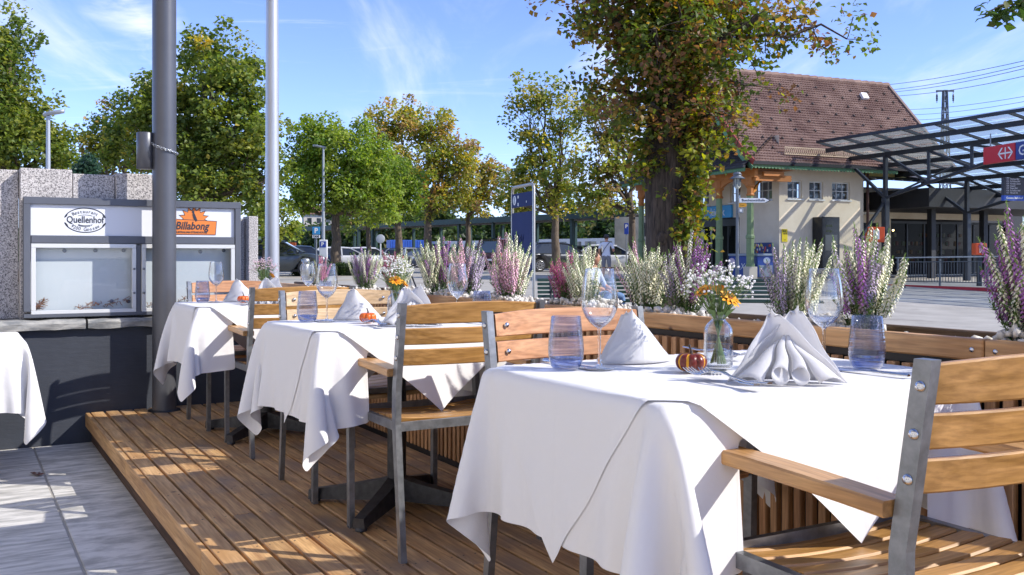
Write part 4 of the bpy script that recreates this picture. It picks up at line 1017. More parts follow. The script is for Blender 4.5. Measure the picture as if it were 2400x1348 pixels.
# ------------------------------------------------------------------ heather plants in the planter
HCOL = {'cream': (srgb('#e6e3bd'), srgb('#f3f0d8')), 'purple': (srgb('#8f4f93'), srgb('#b67fb6')), 'pink': (srgb('#d79ab0'), srgb('#ecc6d0')), 'magenta': (srgb('#b2407a'), srgb('#d2769f')), 'lilac': (srgb('#a793ad'), srgb('#c9bac9'))}
HGRN = mat('heather_green', srgb('#3c5a22'), .65, 0, srgb('#6f9038'), 45); HTIP = mat('heather_tip', srgb('#7fa04a'), .6)
HDARK = mat('heather_needle', srgb('#2c4319'), .7, 0, srgb('#55742c'), 30, rnd=.1)
SPK = {}
def spike_mesh(col, var):
    key = (col, var)
    if key in SPK: return SPK[key]
    rs = random.Random(hash(col) % 997+var*31 if False else sum(map(ord, col))+var*31); mb = MB(); L = .165+.03*var
    cols = HCOL[col]; fm = SPK.get('m'+col) or mat(col+'_heather_bell', cols[0], .7, 0, cols[1], 160, rnd=.08); SPK['m'+col] = fm
    bend = rs.uniform(-.012, .012); cv = lambda t: Vector((bend*t*t*4*(1-.2*t), .006*math.sin(t*3+var), t*L))
    mb.mi = 1; mb.tube([cv(t) for t in np.linspace(0, 1, 7)], [.0016]*5+[.0012, .0006], 4)
    n = 86
    for k in range(n):
        t = (k+.5)/n*.93; a = k*2.399+rs.uniform(-.3, .3); c = cv(t); r = (.0098-.0056*t)*rs.uniform(.7, 1.15); s = (.0058-.0020*t)*rs.uniform(.8, 1.2)
        d = Vector((math.cos(a), math.sin(a), -.25)); o = c+d*r; u = Vector((-math.sin(a), math.cos(a), 0)); q = Vector((0, 0, 1))
        mb.mi = 0; mb.add([o+u*s*.62, o-u*s*.62, o+d*s*.8-q*s*.9, o-d*s*.5+q*s*.85, o-d*s*.3-q*s*.4], [(0, 2, 3), (2, 1, 3), (0, 3, 4), (1, 4, 3), (0, 4, 2), (1, 2, 4)], False)
    mb.mi = 1
    for k in range(16):
        t = .84+.16*k/16; a = k*2.4; c = cv(t); d = Vector((math.cos(a), math.sin(a), 1.7)).normalized(); u = Vector((-math.sin(a), math.cos(a), 0))*.0011
        mb.add([c+u, c-u, c+d*.010*(1.15-.5*(t-.84)/.16)], [(0, 1, 2)], False)
    for k in range(20):   # needles under the bells
        t = k/20*.8; a = k*1.9; c = cv(t); d = Vector((math.cos(a), math.sin(a), .9)).normalized(); u = Vector((-math.sin(a), math.cos(a), 0))*.0009
        mb.add([c+u, c-u, c+d*.009], [(0, 1, 2)], False)
    SPK[key] = mb.mesh('flower_spike', [fm, HTIP if True else HGRN]); return SPK[key]
def foliage_mesh(seed, n=620, H=.15, rad=.085):
    rs = np.random.default_rng(seed); V = []; Fq = []; b = 0
    for k in range(46):      # stems with needles
        a = rs.uniform(0, 2*PI); rr = rs.uniform(0, 1)**.6; tip = np.array((rad*rr*math.cos(a), rad*rr*math.sin(a), H*rs.uniform(.6, 1.05)*(1-.25*rr))); base = tip*np.array((.35, .35, 0))
        for q in range(34):
            t = rs.uniform(.05, 1); p = base+(tip-base)*t; p[:2] += (tip[:2]-base[:2])*.12*t*t; d = rs.normal(size=3); d[2] = abs(d[2])*1.3+.3; d /= np.linalg.norm(d); u = np.cross(d, rs.normal(size=3)); u /= np.linalg.norm(u); l = rs.uniform(.012, .020)
            V += [p+u*.0014, p-u*.0014, p+d*l]; Fq.append((b, b+1, b+2)); b += 3
        u = np.cross(tip-base, (0, 0, 1.0))+1e-5; u /= np.linalg.norm(u)
        V += [base+u*.0015, base-u*.0015, tip]; Fq.append((b, b+1, b+2)); b += 3
    return npmesh('foliage', np.array(V), np.array(Fq), HDARK)
FOL = [foliage_mesh(k) for k in range(3)]
def heather(u, v, label, mix, n, sc, seed, z=.792, dx=0):
    rs = random.Random(seed); t = thing('heather_plant', label, 'plant', R(u, v, z), 0, 'heather plants along the planter'); t.scale = (sc*1.16, sc*1.16, sc*1.12)
    link('foliage', FOL[seed % 3], t, (0, 0, 0), rs.random()*6)
    names = [m for m, w in mix for _ in range(w)]
    n = int(n*1.3); sc_w = 1.0
    for k in range(n):
        col = names[k % len(names)] if k < len(names)*3 else rs.choice(names)
        # colours grow in patches: the stems of one colour share a side
        base_a = (list(dict(mix)).index(col)+.5)/len(mix)*2*PI+seed
        a = base_a+rs.gauss(0, .85); rr = min(1, abs(rs.gauss(.55, .28))); foot = Vector((.062*rr*math.cos(a), .062*rr*math.sin(a), .055+.05*rs.random()-.02*rr))
        tilt = .36*rr*rs.uniform(.5, 1.1); d = Vector((math.cos(a)*math.sin(tilt), math.sin(a)*math.sin(tilt), math.cos(tilt)))
        o = link('flower_spike', spike_mesh(col, rs.randrange(3)), t, foot, d.to_track_quat('Z', 'Y').to_euler()); s = rs.uniform(.72, 1.08)*(1-.22*rr); o.scale = (1.0, 1.0, s)
    return t
def all_heather():
    v = (PV0+PV1)/2
    C, P_, K, M2, L_ = 'cream', 'purple', 'pink', 'magenta', 'lilac'
    for u, dv, mix, n, sc, lab in (
        (-.33, .0, [(C, 3), (P_, 2)], 44, 1.04, 'tall purple and cream heather rising from the largest heap of pebbles'),
        (-.62, .01, [(C, 3), (P_, 1)], 40, 1.1, 'cream heather with a few purple spikes at the frame edge'),
        (.165, .01, [(C, 4), (P_, 1), (L_, 1)], 44, .97, 'tall cream heather with lilac spikes leaning over beside the planter tumbler'),
        (.415, -.01, [(C, 4), (L_, 1)], 40, .90, 'cream heather with one lilac patch next to the green bench'),
        (.93, .02, [(P_, 4), (L_, 1), (C, 1)], 38, .95, 'mostly purple heather before the big tree trunk'),
        (1.11, -.01, [(C, 4), (K, 1)], 34, .92, 'cream heather with a pink edge before the big tree trunk'),
        (1.52, .0, [(C, 4)], 30, .86, 'cream heather before the white car'),
        (1.66, .0, [(M2, 4), (K, 1)], 30, .80, 'magenta pink heather by the end of the green bench'),
        (2.17, .0, [(C, 4), (K, 2)], 48, 1.04, 'cream and pale pink heather in front of the blue information panel'),
        (2.66, .02, [(K, 1), (L_, 3), (C, 1)], 42, 1.04, 'lilac heather behind the middle table napkin'),
        (2.90, -.01, [(C, 4), (P_, 2)], 44, 1.02, 'cream and purple heather behind the middle table wine glass'),
        (3.52, .02, [(C, 3), (M2, 2)], 36, .85, 'pale green heather with dark pink feet behind the orange lilies'),
        (3.98, .0, [(C, 3), (L_, 2), (P_, 1)], 40, .90, 'greyish lilac and cream heather where the white pebbles thin out'),
        (4.85, .0, [(C, 2), (M2, 2)], 20, .74, 'small sparse heather beside the metal litter bin')):
        heather(u, v+dv, lab, mix, n, sc, int(abs(u)*97)+3)
all_heather()
# ------------------------------------------------------------------ trees
BARK = mat('grey_brown_bark', srgb('#4d4238'), .9, 0, srgb('#7c6d5c'), 14, stretch=(2, 2, .25), bump=.02, bscale=9, bstretch=(2.5, 2.5, .3))
LEAFM = leafmat('tree_leaf', .48)
def leaf_cloud(rs, C, sig, n_per, size, cols, wts, droop=.2, fold=.25, flat=.85, quad=False):
    """C (k,3) cluster centres, sig cluster radius: returns V, F, tint of folded leaves round the centres"""
    k = len(C); n = k*n_per
    d = rs.normal(size=(n, 3)); d /= np.linalg.norm(d, axis=1, keepdims=True); r = rs.uniform(.15, 1, n)**.5
    sg = np.repeat(sig, n_per); pos = np.repeat(C, n_per, 0)+d*(r*sg)[:, None]*np.array((1, 1, flat))
    return leaves_at(rs, pos, size, cols, wts, droop, fold, np.repeat(np.arange(k), n_per), 1.0, quad)
def leaves_at(rs, pos, size, cols, wts, droop=.2, fold=.25, cl=None, shape=1.0, quad=False):
    n = len(pos); ax = rs.normal(size=(n, 3)); ax[:, 2] = ax[:, 2]*.6-droop; ax /= np.linalg.norm(ax, axis=1, keepdims=True)
    up = rs.normal(size=(n, 3))*.55+np.array((0, 0, 1.0)); sd = np.cross(ax, up); sd /= np.linalg.norm(sd, axis=1, keepdims=True)+1e-9; nn = np.cross(sd, ax)
    s = (size*rs.uniform(.65, 1.25, n))[:, None]; w = s*.40*shape
    base = pos; tip = pos+ax*s; ma = pos+ax*s*.45
    V = np.stack([base, ma+sd*w+nn*s*fold*.4, tip+nn*s*-.1, ma-sd*w+nn*s*fold*.4, ma-nn*s*.0], 1).reshape(-1, 3)
    b = (np.arange(n)*5)[:, None]
    Fq = np.concatenate([b+np.array([[0, 1, 2, 4]]), b+np.array([[0, 4, 2, 3]])], 1).reshape(-1, 4)
    cols = np.array(cols); ci = rs.choice(len(cols), n, p=np.array(wts)/sum(wts))
    if cl is not None:      # leaves of one branch turn colour together
        cc = rs.choice(len(cols), cl.max()+1, p=np.array(wts)/sum(wts)); use = rs.uniform(size=n) < .62; ci = np.where(use, cc[cl], ci)
    t = cols[ci]*rs.uniform(.72, 1.28, n)[:, None]
    if quad:
        V = V.reshape(n, 5, 3)[:, :4].reshape(-1, 3); return V, np.arange(n*4).reshape(n, 4), np.repeat(t, 4, 0)
    return V, Fq, np.repeat(t, 5, 0)
def limb(mb, a, b, r0, r1, rs, n=5, sag=.0, k=7, wob=.035):
    a = Vector(a); b = Vector(b); L = (b-a).length; pts = []
    off = [Vector((rs.normal(), rs.normal(), rs.normal()))*L*wob for _ in range(n+1)]
    for i in range(n+1):
        t = i/n; p = a.lerp(b, t)+(off[i] if 0 < i < n else Vector())+Vector((0, 0, sag*L*math.sin(t*PI))); pts.append(p)
    mb.tube(pts, [r0+(r1-r0)*i/n for i in range(n+1)], k, cap=False); return pts
def tree(name, label, group, px, d, blobs, r_tr, fork_y, cols, wts, size=.16, per=60, dens=1.0, sig=.42, seed=1, cat='tree', droop=.2, base_px=None, shape=1.0, depth=.85, leaves_cap=64000):
    """px, d: foot; blobs: (cx, cy, rx, ry) of the crown's lobes as seen in the photograph at distance d, given the depth of their width"""
    rs = np.random.default_rng(seed); foot = G(px, d); t = thing(name, label, cat, foot, 0, group); mb = MB()
    k = d/F; CC = []; fork = P(px+(0 if base_px is None else base_px), fork_y, d)-foot
    limb(mb, (0, 0, -.1), fork, r_tr*1.15, r_tr*.75, rs, 5, 0, 10, .012)
    mb.tube([(0, 0, -.1), (0, 0, .15), (0, 0, .4)], [r_tr*1.6, r_tr*1.3, r_tr*1.12], 10, False)
    for bi, (cx, cy, rx, ry) in enumerate(blobs):
        c = np.array(P(cx, cy, d)-foot); R3 = np.array((rx*k, rx*k*depth, ry*k))*1.10; c[1] += rs.uniform(-.25, .25)*R3[0]
        vol = R3.prod(); n = max(8, int(dens*20*(vol**.72)/(sig/.42)**2))
        dd = rs.normal(size=(n, 3)); dd /= np.linalg.norm(dd, axis=1, keepdims=True); rr = rs.uniform(.12, 1, n)**.42
        pts = c+dd*rr[:, None]*R3*(1+.10*rs.normal(size=n))[:, None]; CC.append(pts)
        top = c-np.array((0, 0, R3[2]*.25)); lp = limb(mb, fork, top, r_tr*.5, r_tr*.13, rs, 5, .04)
        for q in pts[::max(1, n//9)]: limb(mb, lp[rs.integers(2, 6)], q, r_tr*.12, r_tr*.025, rs, 3, 0, 5)
    CC = np.concatenate(CC); per2 = min(per, int(leaves_cap/len(CC)))
    V, Fq, tint = leaf_cloud(rs, CC, np.full(len(CC), sig)*rs.uniform(.7, 1.3, len(CC)), per2, size*1.08, np.minimum(np.array(cols)*1.65, .62), wts, droop, quad=True)
    mb.obj('trunk', BARK, t); link('crown', npmesh('crown', V, Fq, LEAFM, tint), t, kind='stuff'); return t
g1, g2, g3, g4 = (.125, .155, .030), (.085, .120, .026), (.19, .20, .04), (.055, .085, .02)
yl, oc, og, br = (.38, .30, .06), (.27, .23, .06), (.33, .21, .075), (.20, .14, .06)
br2, lg, lg2, lg3 = (.24, .165, .085), (.165, .215, .035), (.12, .18, .032), (.205, .235, .045)
GT = 'trees round the station car park'
tree('lime_tree', 'green lime tree rising behind the stone wall by the lamp', GT, 25, 36, [(20, 210, 95, 150), (-50, 130, 70, 130), (60, 320, 95, 110), (125, 300, 40, 70), (-20, 330, 110, 110), (30, 90, 28, 60), (135, 370, 50, 60)], .28, 470, [g1, g2, g3, g4], [4, 3, 3, 1], .17, 75, 1.15, .5, 1)
tree('lime_tree', 'large dense green tree with yellow tips between the two tall poles', GT, 470, 40, [(500, 130, 62, 90), (500, 260, 115, 150), (560, 330, 85, 150), (440, 330, 100, 140), (360, 290, 60, 110), (590, 210, 40, 90), (500, 420, 120, 70), (620, 400, 40, 100), (300, 330, 60, 80)], .3, 480, [g1, g2, g3, yl, g4], [4, 4, 4, .35, 1], .19, 80, 1.2, .55, 2)
tree('broadleaf_tree', 'green tree with reddish branch tips behind the stone wall', GT, 255, 46, [(240, 330, 55, 80), (290, 270, 42, 70), (310, 350, 60, 80), (215, 370, 40, 60), (340, 210, 25, 70)], .2, 470, [g1, g2, oc, og, g3], [4, 3, 1, .5, 2], .18, 60, 1.1, .5, 3)
tree('conifer_tree', 'small bluish conifer top showing over the stone wall', GT, 205, 30, [(205, 384, 14, 18), (205, 408, 26, 24), (205, 436, 36, 28)], .1, 520, [(.025, .055, .035), (.035, .07, .04)], [1, 1], .10, 60, 2.5, .25, 4)
tree('locust_tree', 'bright feathery green tree with dark forked trunk beside the parking signs', GT, 787, 46, [(730, 345, 60, 62), (820, 365, 88, 75), (875, 400, 60, 70), (800, 430, 100, 62), (710, 420, 45, 62), (760, 320, 40, 40), (870, 480, 52, 45), (690, 480, 34, 50)], .24, 505, [lg, lg2, lg3, g2], [5, 3, 3, .7], .16, 85, 1.35, .5, 5, droop=.45, shape=.55)
tree('locust_tree', 'smaller bright green tree with pale flaking trunk in front of the shelter', GT, 934, 50, [(935, 420, 52, 45), (890, 440, 50, 45), (955, 460, 38, 45), (920, 485, 45, 35)], .2, 505, [lg, lg2, lg3, g2], [4, 4, 2, 1], .16, 80, 1.4, .48, 6, droop=.45, shape=.55)
tree('maple_tree', 'tall yellowing tree with an orange flank behind the bright green trees', GT, 1003, 58, [(925, 265, 55, 55), (880, 300, 45, 50), (990, 290, 60, 50), (1050, 330, 55, 55), (970, 360, 90, 70), (1060, 400, 55, 65), (1090, 370, 32, 50), (990, 440, 95, 55), (1050, 470, 60, 40)], .26, 505, [g1, oc, yl, g3, og, br2], [4, 2.6, 2.2, 4, 1.0, .8], .2, 60, .8, .55, 7)
tree('maple_tree', 'slender orange and olive tree between the two tall autumn trees', GT, 1096, 60, [(1110, 400, 42, 60), (1150, 440, 38, 60), (1150, 390, 25, 45), (1100, 470, 50, 40)], .18, 510, [br2, oc, g1, og, yl], [2, 3, 3, 1.6, 1.4], .2, 46, .8, .5, 8)
tree('maple_tree', 'tall airy olive and yellow tree behind the blue information panel', GT, 1302, 50, [(1270, 215, 55, 50), (1240, 265, 48, 55), (1320, 270, 50, 55), (1245, 340, 58, 60), (1310, 350, 58, 60), (1270, 420, 80, 55), (1215, 400, 38, 50), (1300, 470, 85, 38), (1210, 470, 45, 40)], .22, 500, [g1, oc, yl, g3, g2], [4, 2.4, 1.6, 4, 1.4], .19, 54, .72, .52, 9)
tree('maple_tree', 'brownish olive tree standing next to the big trunk before the shelter', GT, 1482, 47, [(1420, 235, 48, 45), (1390, 290, 48, 60), (1450, 290, 50, 60), (1400, 370, 62, 60), (1460, 380, 60, 70), (1370, 440, 60, 45), (1430, 460, 75, 40), (1500, 330, 40, 90)], .2, 500, [br, oc, g1, br2, g2, g3], [1.4, 3, 4, 1.6, 2, 3], .19, 54, .8, .52, 10)
tree('maple_tree', 'thin dark tree in the middle of the bicycle shelter', GT, 1218, 57, [(1190, 450, 40, 40), (1230, 470, 40, 36)], .17, 500, [g1, g2, oc], [3, 3, 2], .2, 50, .9, .5, 12)
tree('broadleaf_tree', 'dark trunk and sparse leaves over the grey wall of the shelter', GT, 863, 62, [(860, 500, 40, 26), (820, 520, 30, 24)], .16, 530, [g1, g2, br2], [3, 3, 1], .2, 50, .9, .5, 13)
tree('broadleaf_tree', 'light green low tree behind the flagpole foot', GT, 622, 42, [(620, 500, 38, 40), (660, 520, 36, 40), (600, 470, 30, 30), (650, 550, 34, 26)], .15, 560, [lg, g1, g3], [3, 3, 3], .16, 70, 1.2, .42, 14)
def far_wood():
    rs = np.random.default_rng(77); C = []; S = []
    for px in range(640, 1500, 9):
        d = rs.uniform(150, 230); h = rs.uniform(6, 12)*(1 if px > 760 else .55)
        for _ in range(5): C.append(np.array(P(px+rs.uniform(-14, 14), 600, d))*np.array((1, 1, 0))+np.array((0, 0, h*rs.uniform(.1, 1)))); S.append(rs.uniform(1.4, 2.6))
    V, Fq, t = leaf_cloud(rs, np.array(C), np.array(S), 70, 1.0, [(.05, .09, .025), (.09, .13, .035), (.14, .13, .04), (.035, .06, .025)], [3, 3, 1, 2], .1)
    o = link('far_wood', npmesh('far_wood', V, Fq, LEAFM, t), None, kind='stuff'); tag(o, 'distant green wood on the slope beyond the station', 'wood')
far_wood()
# --- the big lime tree in front of the kiosk
def big_lime():
    rs = np.random.default_rng(21); d = 15.2; foot = G(1568, d)
    t = thing('lime_tree', 'big old lime tree with thick dark trunk and autumn shoots in front of the kiosk', 'tree', foot, 0)
    k = d/F; mb = MB(); loc = lambda px, py, dy=0: Vector(P(px, py, d))+Vector((0, dy, 0))-foot
    prof = [(1568, 800, 66), (1568, 720, 56), (1568, 620, 53), (1566, 520, 52), (1562, 420, 50), (1560, 330, 47), (1566, 250, 45), (1580, 170, 43), (1588, 90, 36), (1596, 0, 30), (1600, -140, 24)]
    pts = [loc(x, y) for x, y, r in prof]; n = 36; vs = []
    sub = []
    for i in range(len(prof)-1):
        for q in range(5): f = q/5; sub.append((pts[i].lerp(pts[i+1], f), (prof[i][2]*(1-f)+prof[i+1][2]*f)*k))
    sub.append((pts[-1], prof[-1][2]*k)); rows = []
    for i, (c, r) in enumerate(sub):
        row = []
        for j in range(n+1):
            a = 2*PI*j/n; z = c.z; rr = r*(1+.05*math.sin(a*5+z*.9)+.035*math.sin(a*9-z*1.7)+.05*math.sin(a*2+z*.7)+.05*max(0, 1-z/.8)*math.cos(a*6)+.016*math.sin(a*17+z*4))
            row.append(c+Vector((rr*math.cos(a), rr*math.sin(a), 0)))
        rows.append(row)
    mb.grid(rows)
    for (x, y, dy, rr, seed) in ((1552, 330, -.36, .11, 1), (1590, 470, -.36, .09, 2), (1545, 560, -.35, .10, 3)): mb.sphere(loc(x, y, dy*.8), rr, 10, 7, (1, .7, 1.1))
    bark = mat('lime_bark', srgb('#251e18'), .92, 0, srgb('#5c4f43'), 11, stretch=(2.4, 2.4, .3), bump=.035, bscale=7, bstretch=(2.6, 2.6, .3), spots=(srgb('#3c3a2a'), 3, .6))
    tr = mb.obj('trunk', bark, t)
    lb = MB(); C = []; S = []
    # limbs: (start px, py), (end px, py, depth shift), radius
    limbs = [((1580, 200), (1380, 40, -.6), .10), ((1575, 260), (1400, 190, .5), .06), ((1590, 150), (1330, -40, .3), .10), ((1592, 110), (1480, -120, -1.0), .11), ((1595, 180), (1760, 60, -.8), .10), ((1590, 240), (1790, 190, .4), .07),
             ((1596, 130), (1900, 30, .2), .10), ((1598, 100), (1840, -90, .9), .10), ((1575, 280), (1480, 270, -.9), .05), ((1588, 290), (1690, 290, -.8), .05), ((1596, 60), (1620, -150, -.9), .10), ((1590, 150), (1500, 120, -1.4), .07), ((1594, 160), (1660, 130, -1.5), .07), ((1590, 200), (1560, 60, -1.2), .06), ((1596, 120), (1980, 95, -.1), .05)]
    for (a, b, r) in limbs:
        lp = limb(lb, loc(*a), loc(*b), r, r*.25, rs, 6, .05)
        for p in lp[2:]:
            for _ in range(3 if abs(b[0]-1580) < 170 else 2):
                e = p+Vector((rs.normal()*.30, rs.normal()*.30, rs.normal()*.20-.06)); limb(lb, p, e, r*.12, .008, rs, 3, .02, 5); C.append(np.array(e)); S.append(rs.uniform(.20, .34))
    lb.obj('limb', bark, tr)
    def blob(cx, cy, rx, ry, n, dep, s=.26):
        for _ in range(n):
            v = rs.normal(size=3); v /= np.linalg.norm(v); q = rs.uniform(.1, 1)**.45; c = loc(cx+v[0]*rx*q, cy+v[2]*ry*q, v[1]*dep*q); C.append(np.array(c)); S.append(rs.uniform(.6, 1.3)*s)
    blob(1580, 60, 110, 120, 62, 1.2); blob(1520, 10, 110, 70, 30, 1.2); blob(1430, 60, 100, 60, 18, .9, .22); blob(1580, -80, 260, 50, 60, 1.5); blob(1690, 50, 90, 80, 24, 1.1); blob(1575, 190, 65, 60, 24, 1.0); blob(1490, 160, 60, 50, 12, .9, .2); blob(1500, 90, 70, 60, 20, 1.0, .24); blob(1660, 150, 50, 60, 12, .9, .2)
    green, yg, oc2, brn = (.12, .165, .03), (.32, .33, .04), (.33, .21, .05), (.22, .11, .05)
    V, Fq, ti = leaf_cloud(rs, np.array(C), np.array(S), 46, .100, [green, yg, oc2, brn, (.10, .13, .02)], [3.2, 1.4, 1.9, 2.0, 2.2], .35)
    link('crown', npmesh('crown', V, Fq, LEAFM, ti), tr, kind='stuff')
    # shoots that clothe the trunk
    pos = []
    def shoots(px0, px1, y0, y1, n, dep0, dep1, out=0.0):
        for _ in range(n):
            py = rs.uniform(y0, y1); px = rs.uniform(px0, px1); a = loc(px, py, rs.uniform(dep0, dep1)); dirv = Vector((np.sign(px-1566)*.6+rs.normal()*.4+out, -.35+rs.normal()*.35, rs.normal()*.15-.05)); L = rs.uniform(.10, .36)
            for q in range(int(L*30)): f = rs.uniform(.1, 1); pos.append(np.array(a+dirv*L*f+Vector((0, 0, -.10*f*f)))+rs.normal(size=3)*.028)
    shoots(1490, 1545, 215, 420, 115, -.35, .1, -.2); shoots(1545, 1625, 250, 400, 60, -.46, -.3); shoots(1595, 1640, 210, 440, 150, -.4, .1, .3); shoots(1585, 1618, 420, 585, 100, -.42, 0, 0); shoots(1560, 1600, 430, 560, 34, -.44, -.36); shoots(1640, 1690, 270, 400, 16, -.3, .1, .5)
    pos = np.array(pos); order = np.argsort(pos[:, 1]); pos = pos[order]
    V, Fq, ti = leaves_at(rs, pos, .092, [green, yg, oc2, (.10, .14, .02), (.27, .26, .03), brn], [2.2, 2.6, 1.6, 2.6, 1.2, 1.0], .35, .3, None, 1.15)
    link('trunk_foliage', npmesh('trunk_foliage', V[280*5:], Fq[280*2:]-280*5, LEAFM, ti[280*5:]), tr, kind='stuff')
    for i in range(280):
        c = V[i*5].copy(); o = link('leaf', npmesh('leaf', V[i*5:i*5+5]-c, Fq[i*2:i*2+2]-i*5, LEAFM, ti[i*5:i*5+5]), tr, tuple(c))
big_lime()
def corner_branch():
    rs = np.random.default_rng(9); d = 5.0; t = thing('tree_branch', 'leafy twig hanging into the sky in the top corner', 'branch', P(2470, -60, d)); mb = MB(); loc = lambda px, py: P(px, py, d)-t.location
    limb(mb, (0, 0, 0), loc(2380, 8), .012, .006, rs, 4); limb(mb, loc(2400, 2), loc(2310, 30), .006, .003, rs, 4); limb(mb, loc(2380, 8), loc(2350, 50), .005, .002, rs, 3)
    mb.obj('twig', BARK, t); pos = []
    for px, py, s, n in ((2370, 15, 14, 26), (2345, 30, 13, 22), (2315, 32, 10, 8), (2395, 20, 10, 14), (2355, 48, 8, 10), (2310, 8, 4, 3), (2420, 0, 20, 30)):
        for _ in range(n): pos.append(np.array(loc(px+rs.normal()*s, py+rs.normal()*s*.6))+np.array((0, rs.normal()*.05, 0)))
    V, Fq, ti = leaves_at(rs, np.array(pos), .055, [(.05, .10, .02), (.07, .12, .02), (.1, .12, .02)], [3, 2, 1], .3); link('foliage', npmesh('foliage', V, Fq, LEAFM, ti), t, kind='stuff')
corner_branch()
def hedges():
    rs = np.random.default_rng(31)
    for px0, px1, d, y0, lab in ((690, 790, 43, 625, 'low clipped dark green hedge beside the litter bin'), (790, 900, 43.6, 618, 'low clipped hedge in front of the white estate cars')):
        foot = G((px0+px1)/2, d); t = thing('hedge', lab, 'hedge', foot); C = []
        w = (px1-px0)/F*d
        for _ in range(170): C.append(np.array((rs.uniform(-w/2, w/2), rs.uniform(-.4, .4), rs.uniform(.05, .52))))
        V, Fq, ti = leaf_cloud(rs, np.array(C), np.full(len(C), .16), 40, .07, [(.03, .06, .012), (.05, .09, .02), (.07, .11, .02)], [3, 2, 1]); link('foliage', npmesh('foliage', V, Fq, LEAFM, ti), t, kind='stuff')
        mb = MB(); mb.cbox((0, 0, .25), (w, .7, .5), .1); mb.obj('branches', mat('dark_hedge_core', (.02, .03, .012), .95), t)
hedges()
# ------------------------------------------------------------------ kiosk building, canopy, shelter
KA = math.radians(23.8); KX = Vector((math.cos(KA), math.sin(KA), 0)); KY = Vector((-math.sin(KA), math.cos(KA), 0)); KC = Vector((10.1, 36.5, 0))
KZ = zg(37.5)+.12
def K(x, y, z): return KC+KX*x+KY*y+Vector((0, 0, z))
CREAM = mat('cream_render', srgb('#decdb2'), .85, 0, srgb('#e8d9c0'), 1.2, detail=8, bump=.002, bscale=40)
WHITEF = mat('white_window_frame', srgb('#dcdcd8'), .45); DGLASS = mat('dark_window_glass', (.035, .042, .048), .06, 0, spec=.8)
CURT = mat('pale_curtain', srgb('#8e959b'), .8, 0, srgb('#a9b0b5'), 5, stretch=(8, 8, .4))
def window_wall(mb, x0, x1, z0, z1, holes, fn, depth=.16):
    """wall sheet with real openings; fn(x, z, d) places a point d behind the outer face"""
    xs = sorted({x0, x1, *[h[0] for h in holes], *[h[1] for h in holes]}); zs = sorted({z0, z1, *[h[2] for h in holes], *[h[3] for h in holes]})
    for a, b in zip(xs[:-1], xs[1:]):
        for c, d in zip(zs[:-1], zs[1:]):
            mx, mz = (a+b)/2, (c+d)/2
            if any(h[0] < mx < h[1] and h[2] < mz < h[3] for h in holes): continue
            mb.add([fn(a, c, 0), fn(b, c, 0), fn(b, d, 0), fn(a, d, 0)], [(0, 1, 2, 3)], False)
    for a, b, c, d in [h[:4] for h in holes]:
        for p, q in (((a, c), (b, c)), ((b, c), (b, d)), ((b, d), (a, d)), ((a, d), (a, c))):
            mb.add([fn(*p, 0), fn(*q, 0), fn(*q, depth), fn(*p, depth)], [(0, 1, 2, 3)], False)
def window(parent, a, b, c, d, fn, nx, nz, depth=.12, mats=None, sill=True):
    fr = MB(); w = .05
    def fb(x0, x1, z0, z1, d0, d1):
        v = [fn(x, z, dd) for dd in (d0, d1) for z in (z0, z1) for x in (x0, x1)]
        fr.add(v, [(0, 1, 3, 2), (4, 6, 7, 5), (0, 4, 5, 1), (2, 3, 7, 6), (0, 2, 6, 4), (1, 5, 7, 3)], False)
    fb(a, b, c, c+w, depth-.06, depth); fb(a, b, d-w, d, depth-.06, depth); fb(a, a+w, c+w, d-w, depth-.06, depth); fb(b-w, b, c+w, d-w, depth-.06, depth)
    for i in range(1, nx): x = a+(b-a)*i/nx; fb(x-.014, x+.014, c+w, d-w, depth-.045, depth-.01)
    for i in range(1, nz): z = c+(d-c)*i/nz; fb(a+w, b-w, z-.014, z+.014, depth-.044, depth-.011)
    if sill: fb(a-.05, b+.05, c-.05, c-.002, -.06, depth)
    f = fr.obj('window', WHITEF, parent)
    g = MB(); g.add([fn(a, c, depth-.02), fn(b, c, depth-.02), fn(b, d, depth-.02), fn(a, d, depth-.02)], [(0, 1, 2, 3)]); g.obj('pane', glass('kiosk_pane', (.75, .78, .8), .7, 1.0) if not mats else mats, f)
    if not mats:
        g = MB(); n = 24
        g.grid([[fn(a+(b-a)*i/n, z, depth+.12+.02*math.sin(i*1.9)) for i in range(n+1)] for z in (c-.05, d+.05)]); g.obj('curtain', CURT, f)
    return f
